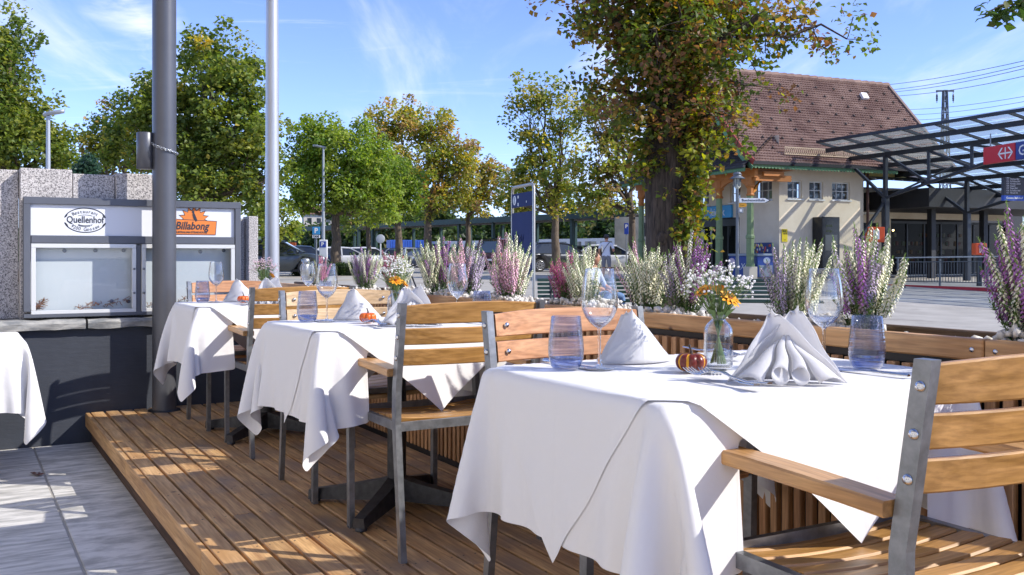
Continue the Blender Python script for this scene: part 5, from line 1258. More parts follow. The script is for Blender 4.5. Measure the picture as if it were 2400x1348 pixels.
def kiosk():
    root = thing('kiosk_building', 'cream station kiosk building with steep brown tiled roof and carved porch', 'building', (0, 0, 0))
    ez = 4.42; fr = lambda x, z, d: K(x, d, z); fl = lambda y, z, d: K(d, y, z)   # right face (y=0) and gable face (x=0)
    wins = [(.40, 1.09, 3.22, 3.92), (1.44, 2.12, 3.22, 3.92), (2.56, 3.46, 3.22, 3.92)]
    mb = MB(); window_wall(mb, 0, 4.15, KZ-.2, ez+.3, wins, fr, .2); mb.add([fr(4.15, KZ-.2, 0), fr(4.15, KZ-.2, 3.2), fr(4.15, ez+.2, 3.2), fr(4.15, ez+.2, 0)], [(0, 1, 2, 3)])
    gw = [(.42, 1.50, 3.2, 3.95), (2.37, 3.05, 3.2, 3.95), (4.50, 5.2, 3.2, 3.95)]; door = (2.42, 5.45, KZ-.02, 2.60)
    window_wall(mb, 0, 6.7, KZ-.2, ez+1.2, gw+[door], fl, .2)
    wall = mb.obj('wall', CREAM, root)
    mb = MB(); a = 0.0
    mb.add([fr(-.014, KZ-.2, -.014), fr(4.16, KZ-.2, -.014), fr(4.16, KZ+.32, -.014), fr(-.014, KZ+.32, -.014)], [(0, 1, 2, 3)]); mb.obj('stone_base', mat('grey_plinth', srgb('#bdb2a0'), .85), root)
    for a, b, c, d in wins: window(root, a, b, c, d, fr, 2 if b-a < .8 else 3, 2, .15)
    for a, b, c, d in gw: window(root, a, b, c, d, fl, 2 if b-a < .8 else 3, 2, .15)
    # recessed part under the station canopy
    mb = MB(); f2 = lambda x, z, d: K(x, 3.0+d, z)
    window_wall(mb, 4.16, 16, KZ-.2, 4.05, [(4.4, 5.6, 3.1, 3.9), (5.7, 6.9, 3.1, 3.9), (4.5, 7.9, KZ, 2.5), (8.6, 15.8, KZ, 2.7)], f2, .2); mb.obj('shop_wall', CREAM, root)
    for a, b in ((4.4, 5.6), (5.7, 6.9)): window(root, a, b, 3.1, 3.9, f2, 3, 2, .15)
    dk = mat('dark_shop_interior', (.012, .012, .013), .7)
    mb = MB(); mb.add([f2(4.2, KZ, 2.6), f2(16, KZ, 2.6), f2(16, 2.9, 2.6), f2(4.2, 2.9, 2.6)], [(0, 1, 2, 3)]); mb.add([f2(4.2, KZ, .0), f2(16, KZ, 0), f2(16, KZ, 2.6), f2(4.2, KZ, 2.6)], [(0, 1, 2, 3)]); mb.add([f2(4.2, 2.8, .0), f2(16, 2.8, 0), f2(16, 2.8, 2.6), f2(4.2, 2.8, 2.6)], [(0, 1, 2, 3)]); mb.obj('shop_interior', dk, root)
    fm = mat('anthracite_shopfront', (.03, .032, .035), .4, .3); sg = glass('shop_glass', (.5, .52, .53), .6, .05)
    for a, b in ((4.5, 7.9), (8.6, 15.8)):
        mb = MB(); n = int((b-a)/1.1)+1
        for i in range(n+1): x = a+(b-a)*i/n; mb.bar(f2(x, KZ, .08), f2(x, 2.6, .08), .07, .07, KX)
        mb.bar(f2(a, 2.55, .08), f2(b, 2.55, .08), .07, .1); s_ = mb.obj('shopfront_frame', fm, root)
        for i in range(n): x = a+(b-a)*i/n; y = a+(b-a)*(i+1)/n; m = MB(); m.add([f2(x, KZ, .1), f2(y, KZ, .1), f2(y, 2.55, .1), f2(x, 2.55, .1)], [(0, 1, 2, 3)]); m.obj('pane', sg, s_)
    rs = random.Random(4); gm = [mat('shelf_goods_%s' % n, srgb(c), .6) for n, c in (('amber', '#a8742c'), ('cream', '#b8b39a'), ('green', '#4c6a3a'), ('red', '#8a3a30'))]
    for m_ in gm:
        mb = MB()
        for _ in range(34): x = rs.uniform(5.2, 15); z = rs.choice((.75, 1.15, 1.55, 1.95)); mb.box(f2(x, z+.09, 1.9), (rs.uniform(.07, .14), .1, rs.uniform(.12, .24)), KA)
        mb.obj('shelf_goods', m_, root, kind='stuff')
    lw = emit('warm_pendant', (1, .62, .25), 8); mb = MB(); mb.sphere(f2(9.75, 2.22, 1.0), .045); mb.obj('pendant_bulb', lw, root)
    wl = emit('cool_strip', (.75, .9, 1), 2.2)
    mb = MB(); mb.box(f2(5.6, 1.93, 1.4), (.55, .03, .03), KA); mb.box(f2(6.5, 1.93, 1.4), (.45, .03, .03), KA); mb.obj('strip_light', wl, root)
    mb = MB(); mb.box(K(5.3, 2.5, 2.86), (2.9, 1.0, .07), KA); mb.obj('awning_slab', mat('white_slab', srgb('#d8d5cc'), .6), root)
    # main roof: one tiled slope seen, ridge along the building
    e0, e1, rz, ey, ry, rx1 = -1.9, 8.4, 8.6, -.7, 3.3, 8.7
    tile = mat('brown_roof_tile', srgb('#6f5248'), .8, 0, srgb('#967a6c'), 1.1, rnd=0, detail=9, bump=.004, bscale=30, spots=(srgb('#4c3a35'), 9, .60))
    p00 = K(e0, ey, ez+.05); p10 = K(e1, ey, ez+.05); p01 = K(e0, ry, rz); p11 = K(rx1, ry, rz)
    nrm = (p10-p00).cross(p01-p00).normalized(); up = (p01-p00)
    mb = MB(); mb.add([p00-nrm*.05, p10-nrm*.05, p11-nrm*.05, p01-nrm*.05], [(0, 1, 2, 3)])
    q00 = K(e0, 7.3, ez+.05); q10 = K(rx1, 7.3, ez+.05); mb.add([q10-nrm*.0, q00, p01, p11], [(0, 1, 2, 3)]); mb.add([p10, K(rx1, 7.3, ez+.05), p11], [(0, 1, 2)]); roof = mb.obj('roof', tile, root)
    rows, cols = 36, 82; tb = MB(); rs = random.Random(8)
    for i in range(rows):
        f0, f1 = i/rows, (i+1.18)/rows
        for j in range(cols):
            o_ = .5*(i % 2); u0, u1 = (j+o_)/cols, (j+o_+.94)/cols
            if u1 > 1.0: u1 = 1.0
            if u0 >= .995: continue
            def T(u, f, h): f = min(f, 1.0); a = p00.lerp(p10, u); b = p01.lerp(p11, u); return a.lerp(b, f)+nrm*h
            lift = .045+rs.uniform(-.008, .012); um = (u0+u1)/2
            tb.add([T(u0, f0, lift), T(um, f0, lift+.028), T(u1, f0, lift-.004), T(u1, f1, .008), T(um, f1, .03), T(u0, f1, .010), T(u0, f0, .0), T(u1, f0, .0)], [(0, 1, 4, 5), (1, 2, 3, 4), (6, 7, 2, 1, 0), (6, 0, 5)], False)
    tb.obj('roof_tile', tile, roof, kind='stuff')
    mb = MB()
    for j in range(26): a = p01.lerp(p11, j/26); b = p01.lerp(p11, (j+1.05)/26); mb.tube([a+Vector((0, 0, .01)), b+Vector((0, 0, .035))], [.13, .15], 8, True, False)
    mb.obj('ridge_tile', tile, roof)
    mb = MB(); mb.bar(p10+nrm*.06, p11+nrm*.06, .14, .1, nrm); mb.obj('verge_board', mat('weathered_verge', srgb('#7d6a60'), .8), roof)
    gut = mat('dark_gutter', srgb('#26272a'), .5, .3); gr = mat('green_scalloped_trim', srgb('#5f8a66'), .7)
    mb = MB(); mb.bar(K(e0, ey-.06, ez+.02), K(e1, ey-.06, ez+.02), .12, .12, (0, 0, 1)); mb.obj('gutter', gut, root)
    def scallop(a, b, n, name):
        m = MB(); a = Vector(a); b = Vector(b); dirv = (b-a)/n; out = dirv.cross(Vector((0, 0, 1))).normalized()*.03
        for i in range(n):
            p = a+dirv*i; poly = [p, p+dirv*.96]; q = [p+dirv*(.96-.96*k/6)-Vector((0, 0, .10+.06*math.sin(PI*k/6))) for k in range(7)]
            v = poly+q; m.add(v+[x+out for x in v], [tuple(range(9))[::-1], tuple(range(9, 18))], False)
        return m.obj(name, gr, root)
    scallop(K(e0, ey-.02, ez-.02), K(5.2, ey-.02, ez-.02), 46, 'scalloped_trim')
    sn = mat('pale_snow_guard', srgb('#b9a58c'), .6, .3); mb = MB(); n = 90; gb = p00.lerp(p01, .075)+nrm*.10; ge = p10.lerp(p11, .075)+nrm*.10; u2 = Vector((0, 0, .26))
    gb = gb.lerp(ge, .17)
    mb.bar(gb, ge, .03, .03); mb.bar(gb+u2, ge+u2, .03, .03)
    for i in range(n):
        a = gb.lerp(ge, i/n); b = gb.lerp(ge, (i+1)/n); mb.bar(a, b+u2, .014, .014); mb.bar(b, a+u2, .014, .014)
    mb.obj('snow_guard', sn, roof)
    mb = MB()
    for j in range(5, 18):
        a = gb.lerp(ge, j/18.0); mb.bar(a+nrm*-.05-up.normalized()*.05, a+u2*1.1, .03, .02)
    mb.obj('snow_guard_bracket', mat('rusty_bracket', srgb('#5e4636'), .8, .3), roof, kind='stuff')
    mb = MB(); hk = random.Random(6)
    for i in range(5, 36, 4):
        for j in range(3, 74, 7):
            c = p00.lerp(p10, (j+.5*(i % 3))/78).lerp(p01.lerp(p11, (j+.5*(i % 3))/78), i/38)+nrm*.11; mb.bar(c-nrm*.03, c-nrm*.03+up.normalized()*.12, .05, .04)
    mb.obj('snow_hook', mat('dark_snow_hook', (.05, .04, .036), .7, .3), roof, kind='stuff')
    wv = p00.lerp(p10, .80).lerp(p01.lerp(p11, .80), .78); mb = MB(); mb.bar(wv+nrm*.10, wv+nrm*.16+up.normalized()*.3, .32, .12, nrm); mb.obj('roof_vent', M_['white'], roof)
    # gable: barge boards, dark shingles, skirt roof and porch
    rb = mat('dark_red_barge_board', srgb('#8a3a2c'), .7); sh = mat('dark_wood_shingle', srgb('#4a3229'), .85, 0, srgb('#6a4a3a'), 8)
    prof = [(-.95, 4.42), (-.35, 4.86), (.6, 5.80), (1.8, 7.02), (3.3, 8.62)]
    for sg in (1, -1):
        pr = [((y if sg > 0 else 6.6-y), z) for y, z in prof]
        m1 = MB(); m2 = MB()
        for (y0, z0), (y1, z1) in zip(pr[:-1], pr[1:]):
            m1.bar(K(-1.95, y0, z0), K(-1.95, y1, z1), .06, .26, (0, 0, 1)); m2.bar(K(-1.99, y0, z0-.20), K(-1.99, y1, z1-.20), .03, .16, (0, 0, 1))
        m1.obj('barge_board', rb, root); m2.obj('green_barge_trim', gr, root)
    mb = MB(); pts = prof+[(6.6-y, z) for y, z in prof[::-1][1:]]; mb.add([K(-.04, y, z-.05) for y, z in pts], [tuple(range(len(pts)))[::-1]]); mb.obj('gable_wall', sh, root)
    mb = MB()
    for r in range(14):
        z = 5.5+r*.26
        for c in range(40):
            y = .3+c*.24+.12*(r % 2); hw = (8.6-z)/(8.6-4.4)*4.1
            if abs(y-3.3) < hw-.3: mb.add([K(-.05, y, z+.3), K(-.05, y+.22, z+.3), K(-.085, y+.22, z+.03), K(-.085, y+.11, z-.05), K(-.085, y, z+.03)], [(0, 1, 2, 3, 4)], False)
    mb.obj('gable_shingle', sh, root, kind='stuff')
    sk = mat('dark_skirt_tile', srgb('#2f2a29'), .75, 0, srgb('#4a4240'), 4); mb = MB(); X0, Z0, X1, Z1, y0, y1 = -2.3, 4.30, -.06, 5.62, -.95, 7.75
    mb.add([K(X0, y0, Z0-.03), K(X0, y1, Z0-.03), K(X1, y1-1.2, Z1-.03), K(X1, y0+1.2, Z1-.03)], [(0, 1, 2, 3)]); skirt = mb.obj('skirt_roof', sk, root)
    mb = MB()
    for r in range(9):
        t0, t1 = r/9, (r+1.15)/9
        for c in range(38):
            def S(f, t, h): t = min(t, 1); a = y0+1.2*t; b = y1-1.2*t; return K(X0+(X1-X0)*t-h*.4, a+(b-a)*f, Z0+(Z1-Z0)*t+h)
            f0, f1 = c/38, (c+.9)/38; mb.add([S(f0, t0, .05), S(f1, t0, .05), S(f1, t1, .012), S(f0, t1, .012), S(f0, t0, 0), S(f1, t0, 0)], [(0, 1, 2, 3)[::-1], (4, 5, 1, 0)[::-1]], False)
    mb.obj('skirt_tile', sk, skirt, kind='stuff')
    mb = MB(); mb.bar(K(X0-.05, y0, Z0-.03), K(X0-.05, y1, Z0-.03), .1, .1); mb.obj('porch_gutter', gut, root)
    scallop(K(X0+.02, y1, Z0-.06), K(X0+.02, y0, Z0-.06), 70, 'porch_trim')
    om = mat('orange_painted_timber', srgb('#a9692f'), .65, 0, srgb('#b87638'), 4); gp = mat('sage_green_paint', srgb('#71845a'), .55, 0, srgb('#7d9065'), 6); st = mat('pale_stone', srgb('#c4b8a6'), .8)
    cols_ = [-.4, 1.5, 3.4, 5.3, 7.2]; px_ = -1.65
    mb = MB(); mb.bar(K(px_, y0+.2, 4.07), K(px_, y1-.2, 4.07), .16, .3); mb.bar(K(px_, y0+.3, 3.9), K(-.02, y0+.3, 3.9), .14, .22); mb.obj('porch_beam', om, root)
    for y in cols_:
        zb = zg(36)+.10
        mb = MB(); mb.box(K(px_, y, zb+.22), (.36, .36, .52), KA); mb.obj('column_foot', st, root)
        mb = MB(); mb.lathe([(.17, .48), (.17, .56), (.145, .6), (.145, 1.5), (.17, 1.52), (.17, 1.6), (.13, 1.66), (.118, 3.05), (.14, 3.08)], 8, K(px_, y, zb), False); mb.obj('porch_column', gp, root)
        mb = MB(); mb.lathe([(.14, 3.08), (.16, 3.12), (.12, 3.18), (.125, 3.36), (.19, 3.44), (.17, 3.5), (.17, 3.95-zb)], 8, K(px_, y, zb), False); mb.obj('column_capital', om, root)
        for sg in (-1, 1):
            if (y == cols_[0] and sg < 0) or (y == cols_[-1] and sg > 0): continue
            m = MB(); n = 12; half = .93; pts = []
            for k in range(n+1):
                a = PI/2*k/n; pts.append((half*math.sin(a)*1.0, 3.42+.52*(1-math.cos(a))*1.0))
            # spandrel plate with an arched lower edge
            z_t = 3.95; poly = [(.08, 3.38)]+[(.08+half*(1-math.cos(PI/2*k/n)), 3.38+.48*math.sin(PI/2*k/n)) for k in range(1, n+1)]+[(.08+half, z_t), (.08, z_t)]
            f = lambda p, sg=sg, y=y: K(px_-.05+p.z, y+sg*p.x, p.y); m.prism(poly, f, .1); m.obj('arch_bracket', om, root)
        m = MB(); n = 10; pl = []
        for k in range(n+1): a = PI/2*k/n; pl.append((.1+1.35*(1-math.cos(a)), 3.35+.62*math.sin(a)))
        poly = pl+[(1.45, 4.1), (1.3, 4.1)]+[(.24+1.15*(1-math.cos(PI/2*k/n)), 3.45+.62*math.sin(PI/2*k/n)) for k in range(n, -1, -1)][2:]
        if y == cols_[0]:
            f = lambda p, y=y: K(px_+p.x, y-.07+p.z, p.y); m.prism(poly, f, .14); m.obj('end_bracket', mat('bright_orange_paint', srgb('#c98322'), .6), root)
            m = MB(); m.box(K(-.9, y-.35, 4.05), (.9, .14, .16), KA); m.obj('beam_end', om, root)
    mb = MB(); mb.add([K(-2.25, y0, 4.2), K(-.01, y0, 4.2), K(-.01, y1, 4.2), K(-2.25, y1, 4.2)], [(0, 1, 2, 3)]); mb.obj('porch_soffit', om, root)
    # shop entrance, its sign and the goods inside
    mb = MB()
    for y in (2.45, 3.25, 4.35, 5.42): mb.bar(K(.08, y, KZ), K(.08, y, 2.58), .06, .06, KX)
    mb.bar(K(.08, 2.42, 2.42), K(.08, 5.45, 2.42), .06, .30); d_ = mb.obj('entrance_frame', fm, root)
    for a, b in ((2.45, 3.25), (4.35, 5.42)): m = MB(); m.add([K(.09, a, KZ), K(.09, b, KZ), K(.09, b, 2.4), K(.09, a, 2.4)], [(0, 1, 2, 3)]); m.obj('pane', sg if False else glass('entrance_glass', (.55, .58, .6), .6, .3), d_)
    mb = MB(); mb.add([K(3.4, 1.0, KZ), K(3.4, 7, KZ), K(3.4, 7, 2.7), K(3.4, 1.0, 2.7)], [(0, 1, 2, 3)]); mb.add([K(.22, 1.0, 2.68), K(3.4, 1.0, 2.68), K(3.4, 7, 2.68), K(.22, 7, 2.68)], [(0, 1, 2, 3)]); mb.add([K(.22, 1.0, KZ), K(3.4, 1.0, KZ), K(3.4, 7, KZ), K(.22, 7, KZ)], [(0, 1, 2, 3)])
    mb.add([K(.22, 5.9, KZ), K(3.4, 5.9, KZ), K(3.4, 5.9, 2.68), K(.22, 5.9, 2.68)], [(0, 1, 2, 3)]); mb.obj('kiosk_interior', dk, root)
    for k, (c, n) in enumerate((('#b0503a', 30), ('#c9a46a', 30), ('#3f6fae', 22), ('#d6d2c4', 26))):
        mb = MB(); r2 = random.Random(k)
        for _ in range(n): mb.box(K(2.9, r2.uniform(3.2, 5.6), .45+.3*r2.randrange(6)+.1), (.1, r2.uniform(.08, .2), .2), KA)
        mb.obj('magazine', mat('magazine_cover_%d' % 0 if False else 'magazine_cover', srgb(c), .5), root, kind='stuff')
    mb = MB(); mb.box(K(2.7, 4.55, 1.2), (.04, .04, 1.5), KA); mb.box(K(2.7, 3.85, 1.2), (.04, .04, 1.5), KA); mb.obj('shelf_light', emit('cool_shelf_light', (.55, .75, 1), 3.0), root)
    return root
kiosk()
def signs():
    bl = mat('sky_blue_sign', srgb('#3d9fd0'), .4); wt = M_['white']; rd = mat('red_star', srgb('#d03a3a'), .5)
    s = thing('kiosk_sign', 'light blue shop sign with white lettering over the kiosk door', 'sign', (0, 0, 0))
    mb = MB(); mb.cbox(K(-.07, 4.0, 2.86), (.12, 2.35, .52), .02, Matrix.Rotation(KA, 3, 'Z')); mb.obj('board', bl, s)
    text('kiosk', .46, wt, s, face_M(K(-.135, 3.72, 2.84), -KY, (0, 0, 1)), depth=.004, bold=.006)
    mb = MB()
    for r, m in ((.17, 0),):
        mb.add([K(-.136, 4.62+rr*math.cos(a)*1.0, 2.85+rr*math.sin(a)) for k in range(10) for rr, a in [((r if k % 2 == 0 else r*.42), PI/2+PI*k/5+.25)]], [tuple(range(10))])
    mb.obj('star_emblem', rd, s)
    y = thing('taxi_notice', 'small yellow taxi notice on the cream wall corner', 'sign', (0, 0, 0)); ym = mat('yellow_notice', srgb('#e6cb1c'), .5)
    mb = MB(); mb.box(K(.24, -.02, 1.82), (.26, .02, .48), KA); mb.obj('plate', ym, y)
    text('RUF', .085, M_['black'], y, face_M(K(.22, -.033, 1.98), KX, (0, 0, 1)), depth=.001, bold=.002); text('TAXI', .085, M_['black'], y, face_M(K(.24, -.033, 1.88), KX, (0, 0, 1)), depth=.001, bold=.002)
    text('TAXI', .04, M_['black'], y, face_M(K(.24, -.033, 1.65), KX, (0, 0, 1)), depth=.001)
    b = thing('photo_booth', 'tall black machine with dim green writing against the cream wall', 'machine', (0, 0, 0))
    bm = mat('gloss_black_casing', (.012, .012, .013), .25); mb = MB(); mb.cbox(K(2.0, -.29, 1.35), (.86, .56, 2.36), .02, Matrix.Rotation(KA, 3, 'Z')); mb.obj('casing', bm, b)
    gm = mat('dim_green_print', srgb('#3c4a20'), .5)
    for k, w in enumerate(('photo', 'copy', 'kiosk')): text('print' if k == 0 else ('stop', 'Gossau')[k-1], .16, gm, b, face_M(K(1.9, -.577, 2.2-.2*k), KX, (0, 0, 1)), depth=.001)
    mb = MB(); mb.box(K(2.0, -.574, 1.55), (.6, .01, .6), KA); mb.obj('screen', mat('dark_screen', (.02, .025, .03), .1), b)
    # ice cream chest
    f = thing('ice_cream_freezer', 'blue ice cream chest freezer with grey sliding top beneath the porch', 'freezer', (0, 0, 0)); im = mat('deep_blue_freezer', srgb('#1c3f8c'), .35)
    Rm = Matrix.Rotation(KA, 3, 'Z'); cx = K(-1.05, .35, KZ)
    mb = MB(); mb.cbox(cx+Vector((0, 0, .44)), (.75, 1.75, .78), .03, Rm); mb.obj('cabinet', im, f)
    mb = MB(); mb.cbox(cx+Vector((0, 0, .87)), (.78, 1.8, .10), .03, Rm); mb.obj('lid', mat('grey_freezer_lid', srgb('#8d98a3'), .3), f)
    mb = MB(); mb.box(K(-1.05, -.527, KZ+.28), (.6, .03, .42), KA); mb.obj('grille', mat('grey_grille', srgb('#7f8790'), .6), f)
    text('eXtra', .34, wt, f, face_M(K(-1.432, .25, KZ+.42), -KY, (0, 0, 1)), depth=.001, shear=.25)
    mb = MB(); mb.lathe([(.0001, .01), (.15, .01), (.16, 0)], 20); me = mb.mesh('round_badge', wt); me.transform(face_M(K(-1.0, -.53, KZ+.66), KX, (0, 0, 1)) @ Matrix.Scale(.75, 4, (0, 1, 0))); link('round_badge', me, f)
    cone = MB(); cone.add([K(-1.43, 1.0, KZ+.08), K(-1.43, .86, KZ+.5), K(-1.43, 1.14, KZ+.5)], [(0, 1, 2)]); cone.obj('printed_cone', mat('print_waffle', srgb('#b98a5c'), .6), f)
    cone = MB(); cone.add([K(-1.431, 1.0+.2*math.cos(a), KZ+.6+.16*math.sin(a)) for a in np.linspace(0, 2*PI, 12, endpoint=False)], [tuple(range(12))]); cone.obj('printed_scoop', mat('print_cream', srgb('#d9c3cf'), .6), f)
    p = thing('poster_board', 'colourful ice cream price board standing on the freezer', 'poster', (0, 0, 0)); mb = MB(); mb.box(K(-.72, .2, KZ+1.12), (.03, 1.35, .42), KA); mb.obj('board', mat('dark_blue_board', srgb('#25386f'), .5), p)
    r2 = random.Random(3)
    for c in ('#d04a3a', '#d9c64a', '#d9d4cc', '#6a3a2a'):
        mb = MB()
        for _ in range(9): mb.box(K(-.738, r2.uniform(-.4, .8), KZ+r2.uniform(.97, 1.27)), (.004, .07, .09), KA)
        mb.obj('printed_ice', mat('printed_ice', srgb(c), .5), p, kind='stuff')
signs()
# --- steel and glass canopy of the station
def canopy():
    root = thing('station_canopy', 'dark steel station canopy with glass panes and triangular truss', 'canopy', (0, 0, 0))
    D = -KY; S = KX; o = Vector(((1915-1200)/F*36.0, 36.0, 0)); zt = CAMZ+269*36.0/F
    sl = -.185     # falls away from the street edge
    def C(s, t, z=0): return Vector((o.x, o.y, zt))+D*s+S*t+Vector((0, 0, sl*t+z))
    dk = mat('dark_steel_paint', srgb('#2c3035'), .45, .4, srgb('#343940'), 5); gl = glass('canopy_glass', (.86, .93, .92), .85, 1.0, dust=.30)
    L = 19.0; Wd = 9.0
    mb = MB(); ts = [0, .75, 2.05, 3.4, 4.8, 6.2, 7.6, 9.0]
    for i, t in enumerate(ts): mb.bar(C((0, -.35, -.75, -.9, -.9, -.9, -.9, -.9)[i], t, -.12 if i else 0), C(L, t, -.12 if i else 0), .09, .16 if i else .10)
    mb.obj('purlin', dk, root)
    mb = MB(); nr = 14
    for k in range(nr+1): s = L*k/nr; mb.bar(C(s, 0, .0), C(s, Wd, .0), .06, .09)
    mb.obj('rafter', dk, root)
    m = MB()
    for k in range(nr):
        for a, b in zip(ts[:-1], ts[1:]):
            s0, s1 = L*k/nr+.04, L*(k+1)/nr-.04; p = MB(); p.add([C(s0, a+.03, .055), C(s1, a+.03, .055), C(s1, b-.03, .055), C(s0, b-.03, .055)], [(0, 1, 2, 3)]); p.obj('pane', gl, root)
    tz = lambda s, t0: C(s, t0, -.15).z
    for t0 in (2.05, 6.2):
        for sp in (1.31, 14.5):
            mb = MB()
            pc = C(sp, t0); foot = Vector((pc.x, pc.y, zg(pc.y))); zh = 3.18 if t0 < 3 else 2.7; head = Vector((pc.x, pc.y, zh))
            pm_ = MB(); pm_.bar(foot, head, .22, .22, S, .02); pm_.bar(head, C(sp, t0, -.15), .13, .13, S); pm_.obj('post', dk, root)
            L0 = lambda s, pc=pc, sp=sp, zh=zh, t0=t0: Vector((C(s, t0).x, C(s, t0).y, zh+.21*(s-sp) if s > sp else zh-.0*(s-sp)))
            mb.bar(head, C(sp-2.0, t0, -.15), .10, .10); mb.bar(head, L0(sp+5.6), .09, .09)
            for a in (2.0, 3.8): mb.bar(C(sp+a, t0, -.15), L0(sp+a), .09, .09)
            mb.bar(C(sp+.1, t0, -.18), L0(sp+2.0), .08, .08); mb.bar(C(sp+2.0, t0, -.18), L0(sp+3.8), .08, .08); mb.bar(C(sp+3.8, t0, -.18), L0(sp+5.6), .08, .08)
            mb.bar(head, C(sp+.9, t0+2.4, -.12), .07, .07); mb.bar(L0(sp+2.0), C(sp+2.6, t0+2.4, -.12), .07, .07)
            mb.bar(head+Vector((0, 0, -.1)), Vector((pc.x, pc.y, 2.2))-S*1.3+Vector((0, 0, -.6)), .09, .09) if t0 < 3 and sp < 5 else None
            mb.obj('truss', dk, root)
    # dark flat roof behind and the lean-to with pale ribbed roof
    fl = thing('platform_building', 'dark flat roofed station building behind the canopy', 'building', (0, 0, 0)); bk = mat('charcoal_cladding', srgb('#1d1e20'), .6, 0, srgb('#25262a'), 3)
    mb = MB(); mb.box(K(13.5, 1.2, 3.35), (14.5, 5.0, .75), KA); mb.obj('roof_fascia', bk, fl)
    mb = MB(); mb.box(K(13.8, 7.0, 1.7), (16, .3, 3.4), KA); mb.obj('rear_wall', bk, fl)
    for x in (8.0, 11.0, 14.0, 17.5): mb = MB(); mb.bar(K(x, .2, zg(40)), K(x, .2, 3.0), .24, .24, KX); mb.obj('pillar', bk, fl)
    wm = glass('lit_opening', (.5, .55, .5), .7, 1.0)
    pr = mat('pale_ribbed_roof', srgb('#9fa3a6'), .4, .4); mb = MB()
    a, b, c, d = K(4.4, -.4, 4.05), K(10.0, -.4, 3.95), K(10.0, 3.3, 4.65), K(4.4, 3.3, 4.85); mb.add([a, b, c, d], [(0, 1, 2, 3)])
    for k in range(13): f = k/12; mb.bar(a.lerp(b, f)+Vector((0, 0, .03)), d.lerp(c, f)+Vector((0, 0, .03)), .06, .05)
    mb.obj('ribbed_roof', pr, fl)
    mb = MB(); mb.add([K(4.2, -.05, 4.2), K(6.4, -.05, 4.2), K(4.2, -.05, 4.75)], [(0, 1, 2)]); mb.obj('yellow_panel', mat('pale_yellow_panel', srgb('#cdbf7a'), .7), fl)
    mb = MB(); mb.tube([K(4.25, -.12, 4.3), K(4.25, -.12, zg(37))], .055, 10); mb.obj('downpipe', mat('brown_downpipe', srgb('#4a2f25'), .5, .3), fl)
    mb = MB()
    for x, z0, z1, w in ((9.3, .5, 2.0, .35), (9.9, .5, 2.0, .25), (11.6, .6, 2.1, .5), (12.7, .6, 2.1, .45)): mb.box(K(x, 6.82, (z0+z1)/2), (w, .02, z1-z0), KA)
    mb.obj('doorway_light_panel', mat('painted_doorway_daylight', srgb('#76837a'), .7, 0, srgb('#aab5a6'), 3), fl)  # pale panels on the solid wall, daylight painted as their colour
    rd = mat('signal_red', srgb('#c8182a'), .4); bl = mat('railway_blue', srgb('#1f3a86'), .4)
    # railway sign hanging from the street edge
    s = thing('railway_sign', 'hanging red sign with white double arrow beside a blue name board', 'sign', (0, 0, 0)); e = 30.6
    def SG(px, py, d): return P(px, py, d)
    c0 = P(2304, 386, 29.6); c1 = P(2380, 381, 28.2); u = (c1-c0); u.z = 0; w = u.length; u.normalize(); h = .52; z0 = c0.z
    def plate(a, b, z, name, m, root_, hh=h, th=.14):
        nrm = u.cross(Vector((0, 0, 1))); p = c0+u*a; q = c0+u*b; mbx = MB(); mm = Matrix((u, -nrm, Vector((0, 0, 1)))).transposed(); c = (p+q)/2; mbx.cbox(Vector((c.x, c.y, z+hh/2))-nrm*th/2, (b-a, th, hh), .01, mm); return mbx.obj(name, m, root_)
    plate(0, w-.03, z0, 'red_board', rd, s); plate(w, w+2.6, z0, 'blue_board', bl, s)
    nrm = u.cross(Vector((0, 0, 1)))
    def FM(a, z): p = c0+u*a; return face_M(Vector((p.x, p.y, z))+nrm*.004, u, (0, 0, 1))
    text('Gossau SG', .42, M_['white'], s, FM(w+.12, z0+.25), depth=.002, align='LEFT', bold=.004)
    mb = MB(); ac = w*.70; zc = z0+.25; f = lambda x, z: (lambda p: Vector((p.x, p.y, zc+z))+nrm*.006)(c0+u*(ac+x)); K1 = .17*1.5
    def q(pts): mb.add([f(x, z) for x, z in pts], [tuple(range(len(pts)))])
    t = .045
    q([(-.30, -.022), (.30, -.022), (.30, .022), (-.30, .022)]); q([(-.022, .026), (.022, .026), (.022, .17), (-.022, .17)]); q([(-.022, -.17), (.022, -.17), (.022, -.026), (-.022, -.026)])
    for sg in (-1, 1):
        for sz in (-1, 1): q([(sg*.33, 0.0), (sg*.27, 0.0), (sg*.10, sz*.17), (sg*.17, sz*.17)] if sg*sz > 0 else [(sg*.33, 0.0), (sg*.17, sz*.17), (sg*.10, sz*.17), (sg*.27, 0)])
    mb.obj('double_arrow', M_['white'], s)
    mb = MB()
    for a in (.25, w+.6): p = c0+u*a-nrm*.07; mb.bar(Vector((p.x, p.y, z0+h)), Vector((p.x, p.y, z0+h+.4)), .03, .03)
    mb.obj('hanger', M_['steel'], s)
    b = thing('departure_board', 'dark bus stop list board with white lines and blue foot strip', 'sign', (0, 0, 0)); d0 = P(2354, 470, 27.5); zb = d0.z; uu = Vector((.97, .24, 0)).normalized(); nb = uu.cross(Vector((0, 0, 1)))
    mm = Matrix((uu, -nb, Vector((0, 0, 1)))).transposed()
    for z, hh, m, n in ((zb+.15, .50, mat('dark_display', srgb('#1f1d2b'), .3), 'display'), (zb, .15, mat('blue_strip', srgb('#1f4aa8'), .4), 'foot_strip')):
        mbx = MB(); c = d0+uu*.7; mbx.box(Vector((c.x, c.y, z+hh/2))-nb*.06, (1.4, .12, hh-.003), 0, mm); mbx.obj(n, m, b)
    fm2 = lambda z, a=.06: face_M(Vector(((d0+uu*a).x, (d0+uu*a).y, z))+nb*.003, uu, (0, 0, 1))
